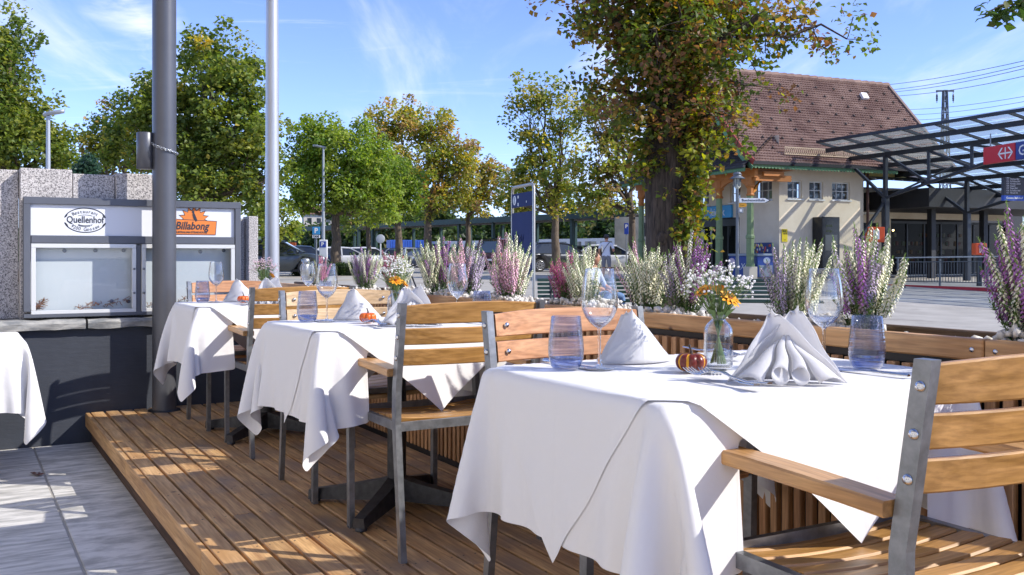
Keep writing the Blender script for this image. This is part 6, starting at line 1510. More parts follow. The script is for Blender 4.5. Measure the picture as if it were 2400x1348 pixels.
    dim = mat('dim_white_print', srgb('#b8b6c4'), .5)
    for k, w_ in enumerate(('151  Herisau Bhf', '152  St.Gallen Bhf', '153  Gossau Zentr', '154  Zuzwil', '155  Flawil Bhf', '156  St.Gallen Hbf', '157  Abtwil SG')): text(w_, .064, dim, b, fm2(zb+.615-.066*k), depth=.001, align='LEFT')
    text('Gossau Bahnhof', .085, M_['white'], b, fm2(zb+.075), depth=.001, align='LEFT', bold=.002)
    mb = MB(); mb.bar(Vector(((d0+uu*.7).x, (d0+uu*.7).y, zb+.65)), Vector(((d0+uu*.7).x, (d0+uu*.7).y, zb+1.6)), .05, .05); mb.obj('hanger', dk, b)
    orm = mat('orange_ticket_machine', srgb('#e0531c'), .4)
    for (px, py0, py1, w_, d_, lab) in ((2054, 568, 532, .62, 35.2, 'orange ticket box with white notice on the canopy post'), (2300, 598, 570, .36, 30.5, 'small orange information box in the shade of the canopy')):
        tm = thing('ticket_box', lab, 'ticket machine', (0, 0, 0)); a = P(px, py0, d_); h_ = (py0-py1)/F*d_
        mb = MB(); mb.cbox(a+Vector((0, .14, h_/2)), (w_, .28, h_), .02); mb.obj('casing', orm, tm)
        mb = MB(); mb.box(a+Vector((0, -.004, h_/2)), (w_*.36, .008, h_*.6)); mb.obj('notice', M_['white'] if w_ > .5 else mat('pale_i_mark', srgb('#d9b9a8'), .5), tm)
        mb = MB(); mb.bar(Vector((a.x, a.y+.14, zg(a.y))), a+Vector((0, .14, 0)), .12, .12, (1, 0, 0)); mb.obj('post', dk, tm)
        if w_ < .5: pass
    # ramp with railing and red edge
    rp = thing('ramp', 'low concrete ramp edged with a red painted kerb in front of the station', 'ramp', (0, 0, 0)); A0 = P(2076, 656, 33.5); A0.z = 0; A1 = P(2420, 640, 27.5); A1.z = 0
    dr = (A1-A0).normalized(); nn = Vector((-dr.y, dr.x, 0)); nn = nn if nn.y > 0 else -nn
    def RP(s, t, z): p = A0+dr*s+nn*t; return Vector((p.x, p.y, zg(p.y)+z))
    Lr = (A1-A0).length+4; mb = MB(); mb.grid([[RP(s, -.02, -.1), RP(s, -.02, .03+.018*s)] for s in np.linspace(0, Lr, 12)], False); mb.obj('red_kerb', mat('red_kerb_paint', srgb('#b0232c'), .6, 0, srgb('#c03038'), 3), rp)
    mb = MB(); mb.grid([[RP(s, 0, .03+.018*s), RP(s, 2.5, .03+.018*s)] for s in np.linspace(0, Lr, 12)], False); mb.obj('ramp_surface', M_['asphalt'], rp)
    rl = thing('railing', 'grey metal railing with thin vertical bars along the ramp', 'railing', (0, 0, 0)); gm = mat('grey_rail_metal', srgb('#5c6064'), .4, .6)
    mb = MB(); mb.bar(RP(.4, .1, .95), RP(Lr, .1, 1.0+.018*Lr), .05, .04); mb.obj('handrail', mat('bright_rail', srgb('#a9acae'), .3, .7), rl)
    mb = MB(); mb.bar(RP(.4, .1, .80), RP(Lr, .1, .86+.018*Lr), .03, .03); mb.bar(RP(.4, .1, .15), RP(Lr, .1, .2+.018*Lr), .03, .03); mb.obj('crossbar', gm, rl)
    mb = MB(); mb.bar(RP(0, 0, 0), RP(1, 0, 0), .01, .01)
    bmesh_ = MB(); bmesh_.box((0, 0, .34), (.016, .016, .66)); bar_ = bmesh_.mesh('baluster', gm); s = .5
    while s < Lr-.3: p = RP(s, .1, .155+.018*s); link('baluster', bar_, rl, p); s += .125
    for s in np.arange(.5, Lr, 2.0): m_ = MB(); m_.bar(RP(s, .1, 0), RP(s, .1, .95), .05, .05, KX); m_.obj('rail_post', gm, rl)
    m_ = MB(); m_.bar(RP(.55, .0, .55), RP(2.1, -.9, -.02), .05, .05); m_.obj('stair_rail', gm, rl)
canopy()
# --- bicycle shelter and what stands in and beyond it
def shelter():
    root = thing('bicycle_shelter', 'long dark green open bicycle shelter with flat fascia roof', 'shelter', (0, 0, 0))
    gm = mat('dark_green_steel', srgb('#12302a'), .5, .2, srgb('#183a30'), 3); un = mat('dark_shelter_underside', srgb('#2a2a28'), .8)
    a = Vector(((684-1200)/F*92, 92, 0)); b = Vector(((1465-1200)/F*58, 58, 0)); u = (b-a).normalized(); n = Vector((-u.y, u.x, 0)); L = (b-a).length
    def S(s, t, z): p = a+u*s+n*t; return Vector((p.x, p.y, z))
    z0, z1 = 3.42, 3.80
    for s0, s1 in ((0, 12.5), (14.0, L)):
        m = MB(); c = S((s0+s1)/2, 0, (z0+z1)/2); mm = Matrix((u, n, Vector((0, 0, 1)))).transposed(); m.box(c, (s1-s0, .14, z1-z0), 0, mm); m.obj('fascia', gm, root)
        m = MB(); m.box(S((s0+s1)/2, 2.4, z0+.16), (s1-s0, 4.7, .10), 0, mm); m.obj('roof_deck', un, root)
        m = MB(); s = s0+.3
        k = MB()
        while s < s1:
            
            for t_ in (.3, 4.4): m = MB(); m.bar(S(s, t_, zg(60)), S(s, t_, z0), .2, .2, u); m.obj('post', gm, root)
            s += 3.9 if s1 < 13 else 4.1
    m = MB()
    for s in np.arange(14.2, L-1, .0+4.1):
        for z in (.9, 1.5): m.bar(S(s, .3, zg(60)+z), S(s+4.1, .3, zg(60)+z), .05, .05)
    m.obj('rail', gm, root)
    m = MB(); m.bar(S(14.2, 4.9, 1.0), S(L-.2, 4.9, 1.0), .06, 1.5); m.obj('added_dark_sheet', un, root)  # added dark sheet, stands in for the deep shade under the shelter roof
    w = thing('retaining_wall', 'weathered grey brown board marked wall under the shelter roof', 'wall', (0, 0, 0)); wm = mat('weathered_board_wall', srgb('#4d4a44'), .9, 0, srgb('#6e6a60'), 3, stretch=(3, 3, .4))
    m = MB(); m.bar(S(.8, 1.2, 1.0), S(16, 1.2, 1.0), .2, 1.5); m.obj('wall_panel', wm, w)
    k = thing('concrete_hut', 'plain pale concrete hut wall at the end of the bicycle shelter', 'building', (0, 0, 0)); cm = mat('pale_concrete', srgb('#8f8d84'), .85, 0, srgb('#a7a499'), 1.4, bump=.003)
    c = P(1480, 600, 56.5); m = MB(); m.box(Vector((c.x+.9, c.y+1.6, 1.75)), (3.4, 3, 3.2), -.1); m.obj('hut_body', cm, k)
    m = MB(); m.box(Vector((c.x+1.2, c.y+.08, 2.6)), (.9, .05, .8), -.1); m.obj('opening_shade_plate', M_['black'], k)  # black plate on the wall, paints the shade of an opening
    # bicycles
    def bike():
        t = thing('bicycle', 'x', 'bicycle'); fm = mat('bicycle_frame', (.03, .035, .04), .4, .3, rnd=.5, col2=(.10, .06, .05), scale=.5); tm = M_['black']
        m = MB()
        for x in (-.52, .52):
            pts = [(x+.33*math.cos(q), 0, .34+.33*math.sin(q)) for q in np.linspace(0, 2*PI, 19)]; m.tube(pts, .018, 5, False)
            for q in range(6): aa = q*PI/6; m.bar((x-.32*math.cos(aa), 0, .34-.32*math.sin(aa)), (x+.32*math.cos(aa), 0, .34+.32*math.sin(aa)), .006, .006)
        m.obj('wheel', tm, t); m = MB()
        for p, q in (((-.52, 0, .34), (-.12, 0, .30)), ((-.12, 0, .30), (-.22, 0, .80)), ((-.22, 0, .80), (.36, 0, .84)), ((-.12, 0, .30), (.38, 0, .72)), ((-.52, 0, .34), (-.2, 0, .74)), ((.34, 0, .95), (.52, 0, .34))): m.tube([p, q], .018, 6)
        m.obj('frame', fm, t); m = MB(); m.tube([(.30, -.28, 1.0), (.34, -.1, .98), (.34, .1, .98), (.30, .28, 1.0)], .014, 6); m.obj('handlebar', M_['steel'], t)
        m = MB(); m.sphere((-.25, 0, .86), .13, 8, 5, (1, .6, .35)); m.obj('saddle', tm, t); return t
    b0 = bike(); rs = random.Random(12); s = 15.0; first = True; kk = 0
    while s < L-1.5:
        o = b0 if first else dup(b0); first = False; p = S(s, 1.6+rs.uniform(-.2, .2), 0); o.location = (p.x, p.y, zg(60)+.62*(kk % 2)*0+.02); o.rotation_euler = (rs.uniform(-.08, .08), 0, math.atan2(n.y, n.x)+rs.uniform(-.25, .25)); s += rs.uniform(.5, .8); kk += 1
        o['label'] = 'dark parked bicycle in the long row inside the green shelter'; o['group'] = 'bicycles parked in the shelter'
    # things beyond: station platform edge, blue containers, orange fence, white canopy band
    c = thing('blue_container', 'blue freight container with yellow emblem seen through the shelter', 'container', (0, 0, 0)); p = P(955, 600, 110); m = MB(); m.box(p+Vector((0, 0, .3)), (4.4, 2.4, 3.0), .3)
    for q in np.linspace(-2.1, 2.1, 16): m.box(p+Vector((q*math.cos(.3)+.36, q*math.sin(.3)-1.16, .3)), (.10, .06, 2.8), .3)
    m.obj('container_body', mat('container_blue', srgb('#2a55a8'), .5), c)
    tr = thing('parked_train', 'pale train carriages standing at the platform behind the shelter', 'train', (0, 0, 0)); tb = mat('pale_train_paint', srgb('#c9c9c6'), .4); p0 = P(1020, 590, 112); p1 = P(1560, 585, 90); m = MB(); m.bar(p0, p1, 2.6, 2.3); m.obj('carriage_body', tb, tr)
    ud = (p1-p0).normalized(); nd = Vector((ud.y, -ud.x, 0)); nd = nd if nd.y < 0 else -nd; m = MB(); Lt = (p1-p0).length
    for q in np.arange(.6, Lt-1, 1.9): cc = p0+ud*q+nd*1.31+Vector((0, 0, .45)); m.bar(cc, cc+ud*1.4, .02, .8)
    m.obj('window_band', DGLASS, tr); m = MB(); m.bar(p0+nd*1.31+Vector((0, 0, -.7)), p1+nd*1.31+Vector((0, 0, -.7)), .02, .3); m.obj('blue_stripe', mat('train_blue', srgb('#2f4f93'), .4), tr)
    f = thing('site_fence', 'bright orange slatted site fence left of the shelter end'.replace('left of', 'before'), 'fence', (0, 0, 0)); of = mat('orange_fence', srgb('#d2611f'), .7)
    for i in range(17): px = 655+i*2.4; m = MB(); a_ = G(px, 75); m.bar(a_+Vector((0, 0, .1)), a_+Vector((0, 0, 1.9)), .07, .03, (1, 0, 0)); m.obj('slat', of, f)
    m = MB(); m.bar(G(655, 75)+Vector((0, .05, .5)), G(694, 75)+Vector((0, .05, .5)), .04, .1); m.bar(G(655, 75)+Vector((0, .05, 1.5)), G(694, 75)+Vector((0, .05, 1.5)), .04, .1); m.obj('fence_rail', of, f)
    # far house on the slope
    h = thing('hillside_house', 'small distant pale house on the green slope', 'house', (0, 0, 0)); p = P(745, 520, 230); m = MB(); m.box(p, (7, 5, 3.4), .3); m.obj('house_wall', mat('pale_house_wall', srgb('#c9c0b4'), .8), h)
    m = MB(); q = Matrix.Rotation(.3, 3, 'Z'); ro = [q@Vector(v) for v in ((-4, -3, 1.7), (4, -3, 1.7), (4, 3, 1.7), (-4, 3, 1.7), (-4, 0, 4), (4, 0, 4))]; m.add([p+v for v in ro], [(0, 1, 5, 4), (2, 3, 4, 5), (0, 4, 3), (1, 2, 5)]); m.obj('roof', mat('brown_far_roof', srgb('#7a5a4c'), .8), h)
    for x in (-2.2, 0, 2.2): m = MB(); m.box(p+q@Vector((x, -2.51, .2)), (1, .04, 1.2), .3); m.obj('window', DGLASS, h)
shelter()
def pylon():
    t = thing('power_pylon', 'slim steel lattice pylon with cross arm above the station roof', 'pylon', (0, 0, 0)); st = mat('grey_lattice_steel', srgb('#5b6167'), .6, .4); d = 85
    b = P(2215, 600, d); b.z = 0; top = P(2215, 212, d).z; mb = MB(); w0, w1 = 1.0, .28; zs = np.linspace(4, top, 13)
    def cr(z, i): f = (z/top); w = w0+(w1-w0)*f; return Vector((b.x+w*(1 if i in (1, 2) else -1)*.5, b.y+w*(1 if i in (2, 3) else -1)*.5, z))
    for i in range(4): mb.bar(cr(0, i), cr(top, i), .10, .10)
    for z0, z1 in zip(zs[:-1], zs[1:]):
        for i in range(4): mb.bar(cr(z0, i), cr(z1, (i+1) % 4), .05, .05); mb.bar(cr(z1, i), cr(z1, (i+1) % 4), .05, .05)
    mb.obj('lattice_mast', st, t); mb = MB(); mb.bar((b.x-.78, b.y, top-.05), (b.x+.78, b.y, top-.05), .12, .14); mb.obj('cross_arm', st, t)
    for s in (-.72, .72):
        mb = MB(); mb.lathe([(.03, 0), (.03, -.25), (.09, -.3), (.06, -.4), (.10, -.45), (.06, -.55), (.10, -.6), (.06, -.7), (.1, -.76), (.03, -.85), (.03, -1.0)], 8, (b.x+s, b.y, top-.1)); mb.obj('insulator', mat('brown_insulator', (.05, .03, .025), .3), t)
    wm = mat('overhead_wire', (.05, .05, .055), .5, .5)
    for k, (a, e, w) in enumerate((((2028, 194, 70), (2410, 124, 45), 'topmost'), ((2050, 205, 70), (2410, 134, 45), 'second from top'), ((2072, 208, 70), (2410, 142, 45), 'third from top'), ((2078, 217, 70), (2410, 160, 45), 'fourth from top'), ((2110, 250, 85), (2410, 212, 60), 'fifth from top'), ((2122, 262, 85), (2410, 224, 60), 'sixth from top'), ((2135, 274, 85), (2410, 236, 60), 'lowest'))):
        wr = thing('overhead_wire', 'thin overhead wire crossing the sky past the roof, %s of seven' % w, 'cable', (0, 0, 0), 0, 'overhead wires beside the pylon'); p, q = P(*a), P(*e); mb = MB()
        p = p+(p-q)*.35; q = q+(q-p)*.3; n = 14; mb.tube([p.lerp(q, i/n)-Vector((0, 0, .5*math.sin(PI*i/n))) for i in range(n+1)], .016, 5); mb.obj('cable_strand', wm, wr)
pylon()

# --- unseen restaurant front, added to bounce sun onto the shaded table linen
def restaurant():
    root = thing('bounce_facade', 'unseen pale restaurant front added to bounce sunlight onto the tables', 'building', R(0, 0, 0), ROT)
    rm = mat('bounce_facade_render', srgb('#d9cfc0'), .85, 0, srgb('#e2d9cc'), 1.2, bump=.002, bscale=30); v = -4.3; fn = lambda x, z, d: Vector((v-d, x, z))
    wins = [(a, a+1.3, .55, 2.25) for a in np.arange(-9.0, 5.0, 2.4)]+[(a, a+1.1, 3.4, 4.9) for a in np.arange(-9.0, 5.0, 2.4)]
    mb = MB(); window_wall(mb, -10, 5.1, -.19, 6.2, wins, fn, .2); mb.add([(v, 5.1, -.19), (v-6, 5.1, -.19), (v-6, 5.1, 6.2), (v, 5.1, 6.2)], [(0, 1, 2, 3)]); mb.add([(v, -10, -.19), (v-6, -10, -.19), (v-6, -10, 6.2), (v, -10, 6.2)], [(0, 1, 2, 3)]); mb.obj('wall', rm, root)
    for w in wins: window(root, *w, fn, 2, 2, .15)
    mb = MB(); mb.add([(v+.6, -10.4, 6.0), (v+.6, 5.5, 6.0), (v-3.2, 5.5, 9.0), (v-3.2, -10.4, 9.0)], [(0, 1, 2, 3)]); mb.add([(v-7, -10.4, 6.0), (v-7, 5.5, 6.0), (v-3.2, 5.5, 9.0), (v-3.2, -10.4, 9.0)], [(0, 1, 2, 3)]); mb.obj('roof', mat('bounce_facade_roof', srgb('#6a4a40'), .8, 0, srgb('#83604f'), 5), root)
restaurant()
# ------------------------------------------------------------------ street furniture, cars, people
def bench(loc, rz, label):
    t = thing('park_bench', label, 'bench', loc, rz, 'green slatted street benches'); gm = mat('dark_green_slat', srgb('#22382f'), .35, 0, srgb('#2c463a'), 6, rnd=.06); im = M_['iron']; W_ = 1.9
    back = [(.30, .78, .0), (.285, .71, .0), (.265, .64, 0), (.245, .57, 0), (.22, .50, 0)]; seat = [(.16, .44, 0), (.08, .43, 0), (0, .435, 0), (-.08, .44, 0), (-.16, .442, 0), (-.23, .425, 0)]
    for y, z, _ in back: m = MB(); m.cbox((0, y, z), (W_, .026, .05), .006, Matrix.Rotation(-.3, 3, 'X')); m.obj('back_slat', gm, t)
    for y, z, _ in seat: m = MB(); m.cbox((0, y, z), (W_, .06, .028), .006); m.obj('seat_slat', gm, t)
    for x in (-.72, .72):
        m = MB()
        for a, b in (((x, .315, .80), (x, .20, .42)), ((x, .20, .42), (x, -.24, .40)), ((x, .20, .42), (x, .30, .0)), ((x, -.22, .40), (x, -.28, 0)), ((x, .24, .2), (x, -.24, .2))): m.bar(a, b, .05, .035, (1, 0, 0), .006)
        m.obj('iron_leg', im, t)
        m = MB(); m.tube([(x, .24, .55), (x, .1, .63), (x, -.15, .64), (x, -.25, .58), (x, -.24, .42)], .016, 6); m.obj('iron_arm', im, t)
    return t
b1 = G(1392, 16.6); bench(b1, math.radians(4), 'green slatted bench by the information panel with a person in jeans sitting on it')
b2 = G(1790, 16.4); bench(b2, math.radians(-8), 'empty green slatted bench between the two cream heathers')
def totem():
    t = thing('information_panel', 'tall dark blue town information panel in a bent steel tube frame', 'sign', (0, 0, 0)); bl = mat('dark_blue_panel', srgb('#0e2158'), .5, 0, srgb('#11265e'), 1.5, spec=.15); st = mat('brushed_steel_tube', srgb('#b7b3aa'), .35, .7)
    r = G(1251, 17.4); l = G(1201, 18.5); u = (r-l); u.z = 0; w = u.length; u.normalize(); n = u.cross(Vector((0, 0, 1))); n = n if n.y < 0 else -n
    zt = 2.33; R_ = .09
    def Q(s, z): p = l+u*s; return Vector((p.x, p.y, z))
    pts = [Q(0, zg(18.4)+1.0), Q(0, zt-R_), Q(R_*.3, zt-R_*.3), Q(R_, zt), Q(w-R_, zt), Q(w-R_*.3, zt-R_*.3), Q(w, zt-R_), Q(w, zg(17.4)-.05)]
    m = MB(); m.tube(pts[:1]+[Q(0, .75), Q(0, 1.4)]+pts[1:], .028, 12); m.obj('tube_frame', st, t)
    for z0, z1, nm in ((1.94, 2.20, 'header_board'), (.68, 1.84, 'map_board')):
        m = MB(); c = Q(w/2, (z0+z1)/2); mm = Matrix((u, n, Vector((0, 0, 1)))).transposed(); m.cbox(c, (w-.06, .05, z1-z0), .006, mm); m.obj(nm, bl, t)
    rr = u if u.cross(Vector((0, 0, 1))).dot(n) > 0 else -u
    wt = M_['white']; m = MB(); m.lathe([(.0001, .003), (.085, .003), (.09, 0)], 24); me = m.mesh('round_mark', wt); cc = Q(.19, 2.075)+n*.026; me.transform(face_M(cc, rr, (0, 0, 1))); link('round_mark', me, t)
    text('i', .17, bl, t, face_M(cc+n*.004, rr, (0, 0, 1)), depth=.001, bold=.008)
    m = MB(); m.box(Q(.40, 2.13)+n*.027, (.06, .003, .05), math.atan2(u.y, u.x)); m.box(Q(.85, 2.02)+n*.027, (.03, .003, .035), math.atan2(u.y, u.x)); m.box(Q(.40, 1.99)+n*.027, (.05, .003, .06), math.atan2(u.y, u.x)); m.obj('sticker', wt, t)
    m = MB(); m.box(Q(.28, .98)+n*.027, (.12, .003, .05), math.atan2(u.y, u.x)); m.obj('torn_sticker', wt, t)
    rs = random.Random(5); dk = mat('dark_scrawl', srgb('#141c38'), .6); m = MB(); x = .1
    for k in range(13):
        p = [Q(x+rs.uniform(-.03, .08), 1.32+rs.uniform(-.16, .12))+n*.028 for _ in range(3)]; m.tube(p, .004, 4); x += .045
    m.obj('scrawl', dk, t)
totem()
def lamp_street(px, d, zt, label, head_dx):
    t = thing('street_lamp', label, 'street lamp', G(px, d), 0, 'tall street lamps of the car park'); gm = mat('galvanised_lamp', srgb('#a9aeb2'), .45, .5); h = zt-t.location.z
    m = MB(); m.tube([(0, 0, 0), (0, 0, h*.3), (0, 0, h)], [.09, .075, .05], 12); m.obj('pole', gm, t)
    m = MB(); s = 1 if head_dx > 0 else -1; n = 8; rows = []
    for i in range(n):
        q = i/(n-1); x = -.12*s+q*head_dx; w = .13*(math.sin(PI*(.12+.83*q)))+.02; z = h+.02+.10*q*(1 if abs(head_dx) > .3 else 0); rows.append([(x, -w, z), (x, -w*.6, z+.06), (x, w*.6, z+.06), (x, w, z), (x, 0, z-.045)])
    k = 5; vs = [p for r in rows for p in r]; m.add(vs, [(i*k+j, i*k+(j+1) % k, (i+1)*k+(j+1) % k, (i+1)*k+j) for i in range(n-1) for j in range(k)]+[tuple(range(k)), tuple(range((n-1)*k, n*k))], True); m.obj('lamp_head', gm, t)
lamp_street(113, 26, P(0, 272, 26).z, 'street lamp with flat pale head above the stone wall', .55)
lamp_street(758, 44, P(0, 348, 44).z, 'street lamp with flat head in front of the bright green tree', -.6)
def sign_post():
    t = thing('parking_sign', 'white parking meter board with blue P panel below the lamp pole', 'sign', G(758, 43.6)); wt = M_['white']; bl = mat('parking_blue', srgb('#2743a0'), .4); lb = mat('light_blue_sign', srgb('#2f86b8'), .4); k = 43.6/F
    z = lambda py: P(0, py, 43.6).z-t.location.z
    m = MB(); m.cbox((0, 0, (z(562)+z(607))/2), (19*k, .12, z(562)-z(607)), .02); m.obj('board', wt, t); m = MB(); m.box((-.01, -.065, (z(566)+z(580))/2), (14*k, .012, z(566)-z(580))); m.obj('blue_field', bl, t)
    m = MB(); m.tube([(0, .02, 0), (0, .02, z(600))], .04, 8); m.obj('leg', M_['steel'], t)
    text('P', .24, wt, t, face_M((-.03, -.074, z(573)), (1, 0, 0), (0, 0, 1)), depth=.002, bold=.012)
    s = thing('taxi_rank_sign', 'blue P sign with small white TAXI plate beside the lamp pole', 'sign', G(741, 42)); k = 42/F; z = lambda py: P(0, py, 42).z-s.location.z
    m = MB(); m.cbox((0, 0, (z(532)+z(550))/2), (18*k, .03, z(532)-z(550)), .01); m.obj('blue_plate', lb, s); text('P', .3, wt, s, face_M((0, -.02, z(541)), (1, 0, 0), (0, 0, 1)), depth=.002, bold=.012)
    m = MB(); m.cbox((0, 0, (z(551)+z(558))/2), (18*k, .03, z(551)-z(558)), .006); m.obj('white_plate', wt, s); text('TAXI', .12, M_['black'], s, face_M((0, -.02, z(554.5)), (1, 0, 0), (0, 0, 1)), depth=.002, bold=.006)
    m = MB(); m.tube([(.0, .04, 0), (.0, .04, z(534))], .035, 8); m.obj('post', M_['steel'], s)
    r = thing('round_sign', 'round pale sign on a thin white post seen from behind', 'sign', G(892, 40)); k = 40/F; z = lambda py: P(0, py, 40).z-r.location.z
    m = MB(); m.lathe([(.0001, .012), (.165, .012), (.185, .004), (.185, 0)], 24); me = m.mesh('disc', mat('grey_sign_back', srgb('#b4b7b6'), .5, 0, srgb('#9ba09f'), 6)); me.transform(face_M((0, -.03, z(560)), (1, 0, 0), (0, 0, 1))); link('disc', me, r)
    m = MB(); m.tube([(0, 0, 0), (0, 0, z(552))], .028, 8); m.obj('post', mat('pale_post', srgb('#c4c6c4'), .5), r)
    p = thing('parking_sign', 'tall blue P sign on the pale concrete hut by the big trunk', 'sign', G(1468, 52)); k = 52/F; z = lambda py: P(0, py, 52).z-p.location.z
    m = MB(); m.cbox((0, 0, (z(523)+z(549))/2), (10*k, .04, z(523)-z(549)), .01); m.obj('plate', bl, p); text('P', .26, wt, p, face_M((0, -.025, z(531)), (1, 0, 0), (0, 0, 1)), depth=.002, bold=.01); m = MB(); m.tube([(0, .03, 0), (0, .03, z(548))], .03, 8); m.obj('post', M_['steel'], p)
sign_post()
def bin_bollard():
    t = thing('litter_bin', 'slim round stainless litter bin with dark slot at the kerb', 'bin', G(716, 38)); st = mat('stainless_bin', srgb('#a3a3a0'), .35, .7)
    m = MB(); m.lathe([(.0001, 0), (.17, 0), (.17, .62), (.16, .63)], 20); m.obj('body', st, t); m = MB(); m.lathe([(.15, .63), (.15, .72)], 20); m.obj('slot', M_['black'], t); m = MB(); m.lathe([(.17, .72), (.17, .80), (.12, .86), (.0001, .87)], 20); m.obj('hood', st, t)
    b = thing('bollard', 'pale round concrete bollard holding a rope behind the orange lilies', 'bollard', G(953, 17.0)); m = MB(); m.lathe([(.0001, -.05), (.10, -.05), (.095, .86), (.085, .90), (.0001, .91)], 20); m.obj('body', mat('pale_concrete_bollard', srgb('#bfbcb2'), .8), b)
    c = thing('rope', 'dark rope sagging from the pale bollard towards the planter', 'rope', G(953, 17.0)); a = Vector((.09, -.02, .85)); e = G(1010, 16.0)-c.location+Vector((0, 0, .35)); m = MB(); m.tube([a.lerp(e, i/12)-Vector((0, 0, .10*math.sin(PI*i/12))) for i in range(13)], .016, 6); m.obj('rope_strand', mat('dark_rope', (.05, .045, .04), .9), c)
bin_bollard()
def lantern():
    t = thing('lantern_post', 'grey lantern post with conical hood in front of the kiosk porch', 'street lamp', G(1728, 33)); gm = mat('grey_lantern_paint', srgb('#6d7276'), .4, .3); z = lambda py: P(0, py, 33).z-t.location.z
    m = MB(); m.tube([(0, 0, 0), (0, 0, 1.0), (0, 0, z(442))], [.075, .055, .045], 12); m.obj('pole', gm, t)
    m = MB(); m.lathe([(.27, z(419)), (.13, z(412)), (.13, z(410)), (.16, z(409)), (.10, z(404)), (.0001, z(402.5))], 20); m.lathe([(.27, z(419)), (.0001, z(416))], 20); m.obj('hood', gm, t)
    m = MB(); m.lathe([(.10, z(419)), (.10, z(437)), (.12, z(437)), (.05, z(443))], 12); m.obj('lantern_glass', mat('frosted_lantern', srgb('#b7b9a8'), .3), t)
    m = MB()
    for q in range(6): a = q*PI/3; m.bar((.115*math.cos(a), .115*math.sin(a), z(438)), (.115*math.cos(a), .115*math.sin(a), z(418)), .02, .02)
    m.obj('lantern_bar', gm, t)
    s = thing('direction_sign', 'white arrow shaped direction sign on the lantern post', 'sign', G(1728, 32.9)); zc = P(0, 470, 32.9).z-s.location.z; w = 66/F*32.9; h = 5.2/F*32.9
    m = MB(); poly = [(.05, -h), (w, -h), (w+.16, 0), (w, h), (.05, h)]; f = lambda p: Vector((p.x, -.07-p.z, zc+p.y)); m.prism(poly, f, .03); m.obj('arrow_board', M_['white'], s)
    m = MB(); m.add([(w+.0, -.102, zc-h), (w+.165, -.102, zc), (w+.0, -.102, zc+h), (w-.045, -.102, zc+h), (w+.11, -.102, zc), (w-.045, -.102, zc-h)], [(0, 1, 2, 3, 4, 5)]); m.obj('arrow_edge', M_['black'], s)
    text('Buechenwaldhalle', .115, M_['black'], s, face_M((w*.55, -.103, zc), (1, 0, 0), (0, 0, 1)), depth=.001, bold=.001, sx=.95); text('↟', .1, M_['black'], s, face_M((.14, -.103, zc), (1, 0, 0), (0, 0, 1)), depth=.001)
    y = thing('trail_sign', 'small yellow arrow footpath sign under the white direction sign', 'sign', G(1728, 32.9)); zc2 = P(0, 481, 32.9).z-y.location.z; m = MB(); f = lambda p: Vector((p.x, -.07-p.z, zc2+p.y)); m.prism([(.04, -.065), (.26, -.065), (.31, 0), (.26, .065), (.04, .065)], f, .02); m.obj('arrow_board', mat('trail_yellow', srgb('#dd9d1e'), .5), y); text('Gossau', .055, M_['black'], y, face_M((.15, -.092, zc2), (1, 0, 0), (0, 0, 1)), depth=.001)
    b = thing('meter_box', 'small grey box with pale symbol strapped to the lantern post', 'box', G(1728, 32.9)); zc3 = P(0, 494, 32.9).z-b.location.z; m = MB(); m.cbox((.09, -.08, zc3), (.17, .1, .17), .012); m.obj('casing', mat('grey_box', srgb('#83898e'), .5), b); m = MB(); m.box((.09, -.132, zc3), (.08, .004, .08)); m.obj('symbol', M_['white'], b)
lantern()
# --- cars
TYRE = mat('tyre_rubber', (.02, .02, .021), .85); RIM = mat('alloy_rim', (.45, .46, .48), .3, .9); CGL = mat('car_glass', (.02, .025, .03), .04, 0, spec=.9); TRIM = mat('black_trim', (.015, .015, .016), .5); TAIL = mat('red_tail_light', (.45, .015, .02), .2); HEADL = mat('clear_headlight', (.7, .72, .75), .1)
STY = {'hatch': dict(L=3.95, W=1.72, H=1.50, roof=[(-1.86, .92), (-1.62, 1.30), (-1.25, 1.46), (-.4, 1.50), (.25, 1.44), (1.02, .98)], hood=.95),
       'suv': dict(L=4.5, W=1.85, H=1.60, roof=[(-2.1, 1.0), (-1.85, 1.36), (-1.4, 1.56), (-.4, 1.60), (.45, 1.52), (1.25, 1.06)], hood=1.04),
       'estate': dict(L=4.6, W=1.78, H=1.48, roof=[(-2.18, .94), (-1.98, 1.30), (-1.6, 1.44), (-.4, 1.48), (.4, 1.43), (1.25, .96)], hood=.94),
       'van': dict(L=4.4, W=1.82, H=1.86, roof=[(-2.1, 1.0), (-2.05, 1.7), (-1.9, 1.84), (-.2, 1.86), (.7, 1.76), (1.45, 1.12)], hood=1.1)}
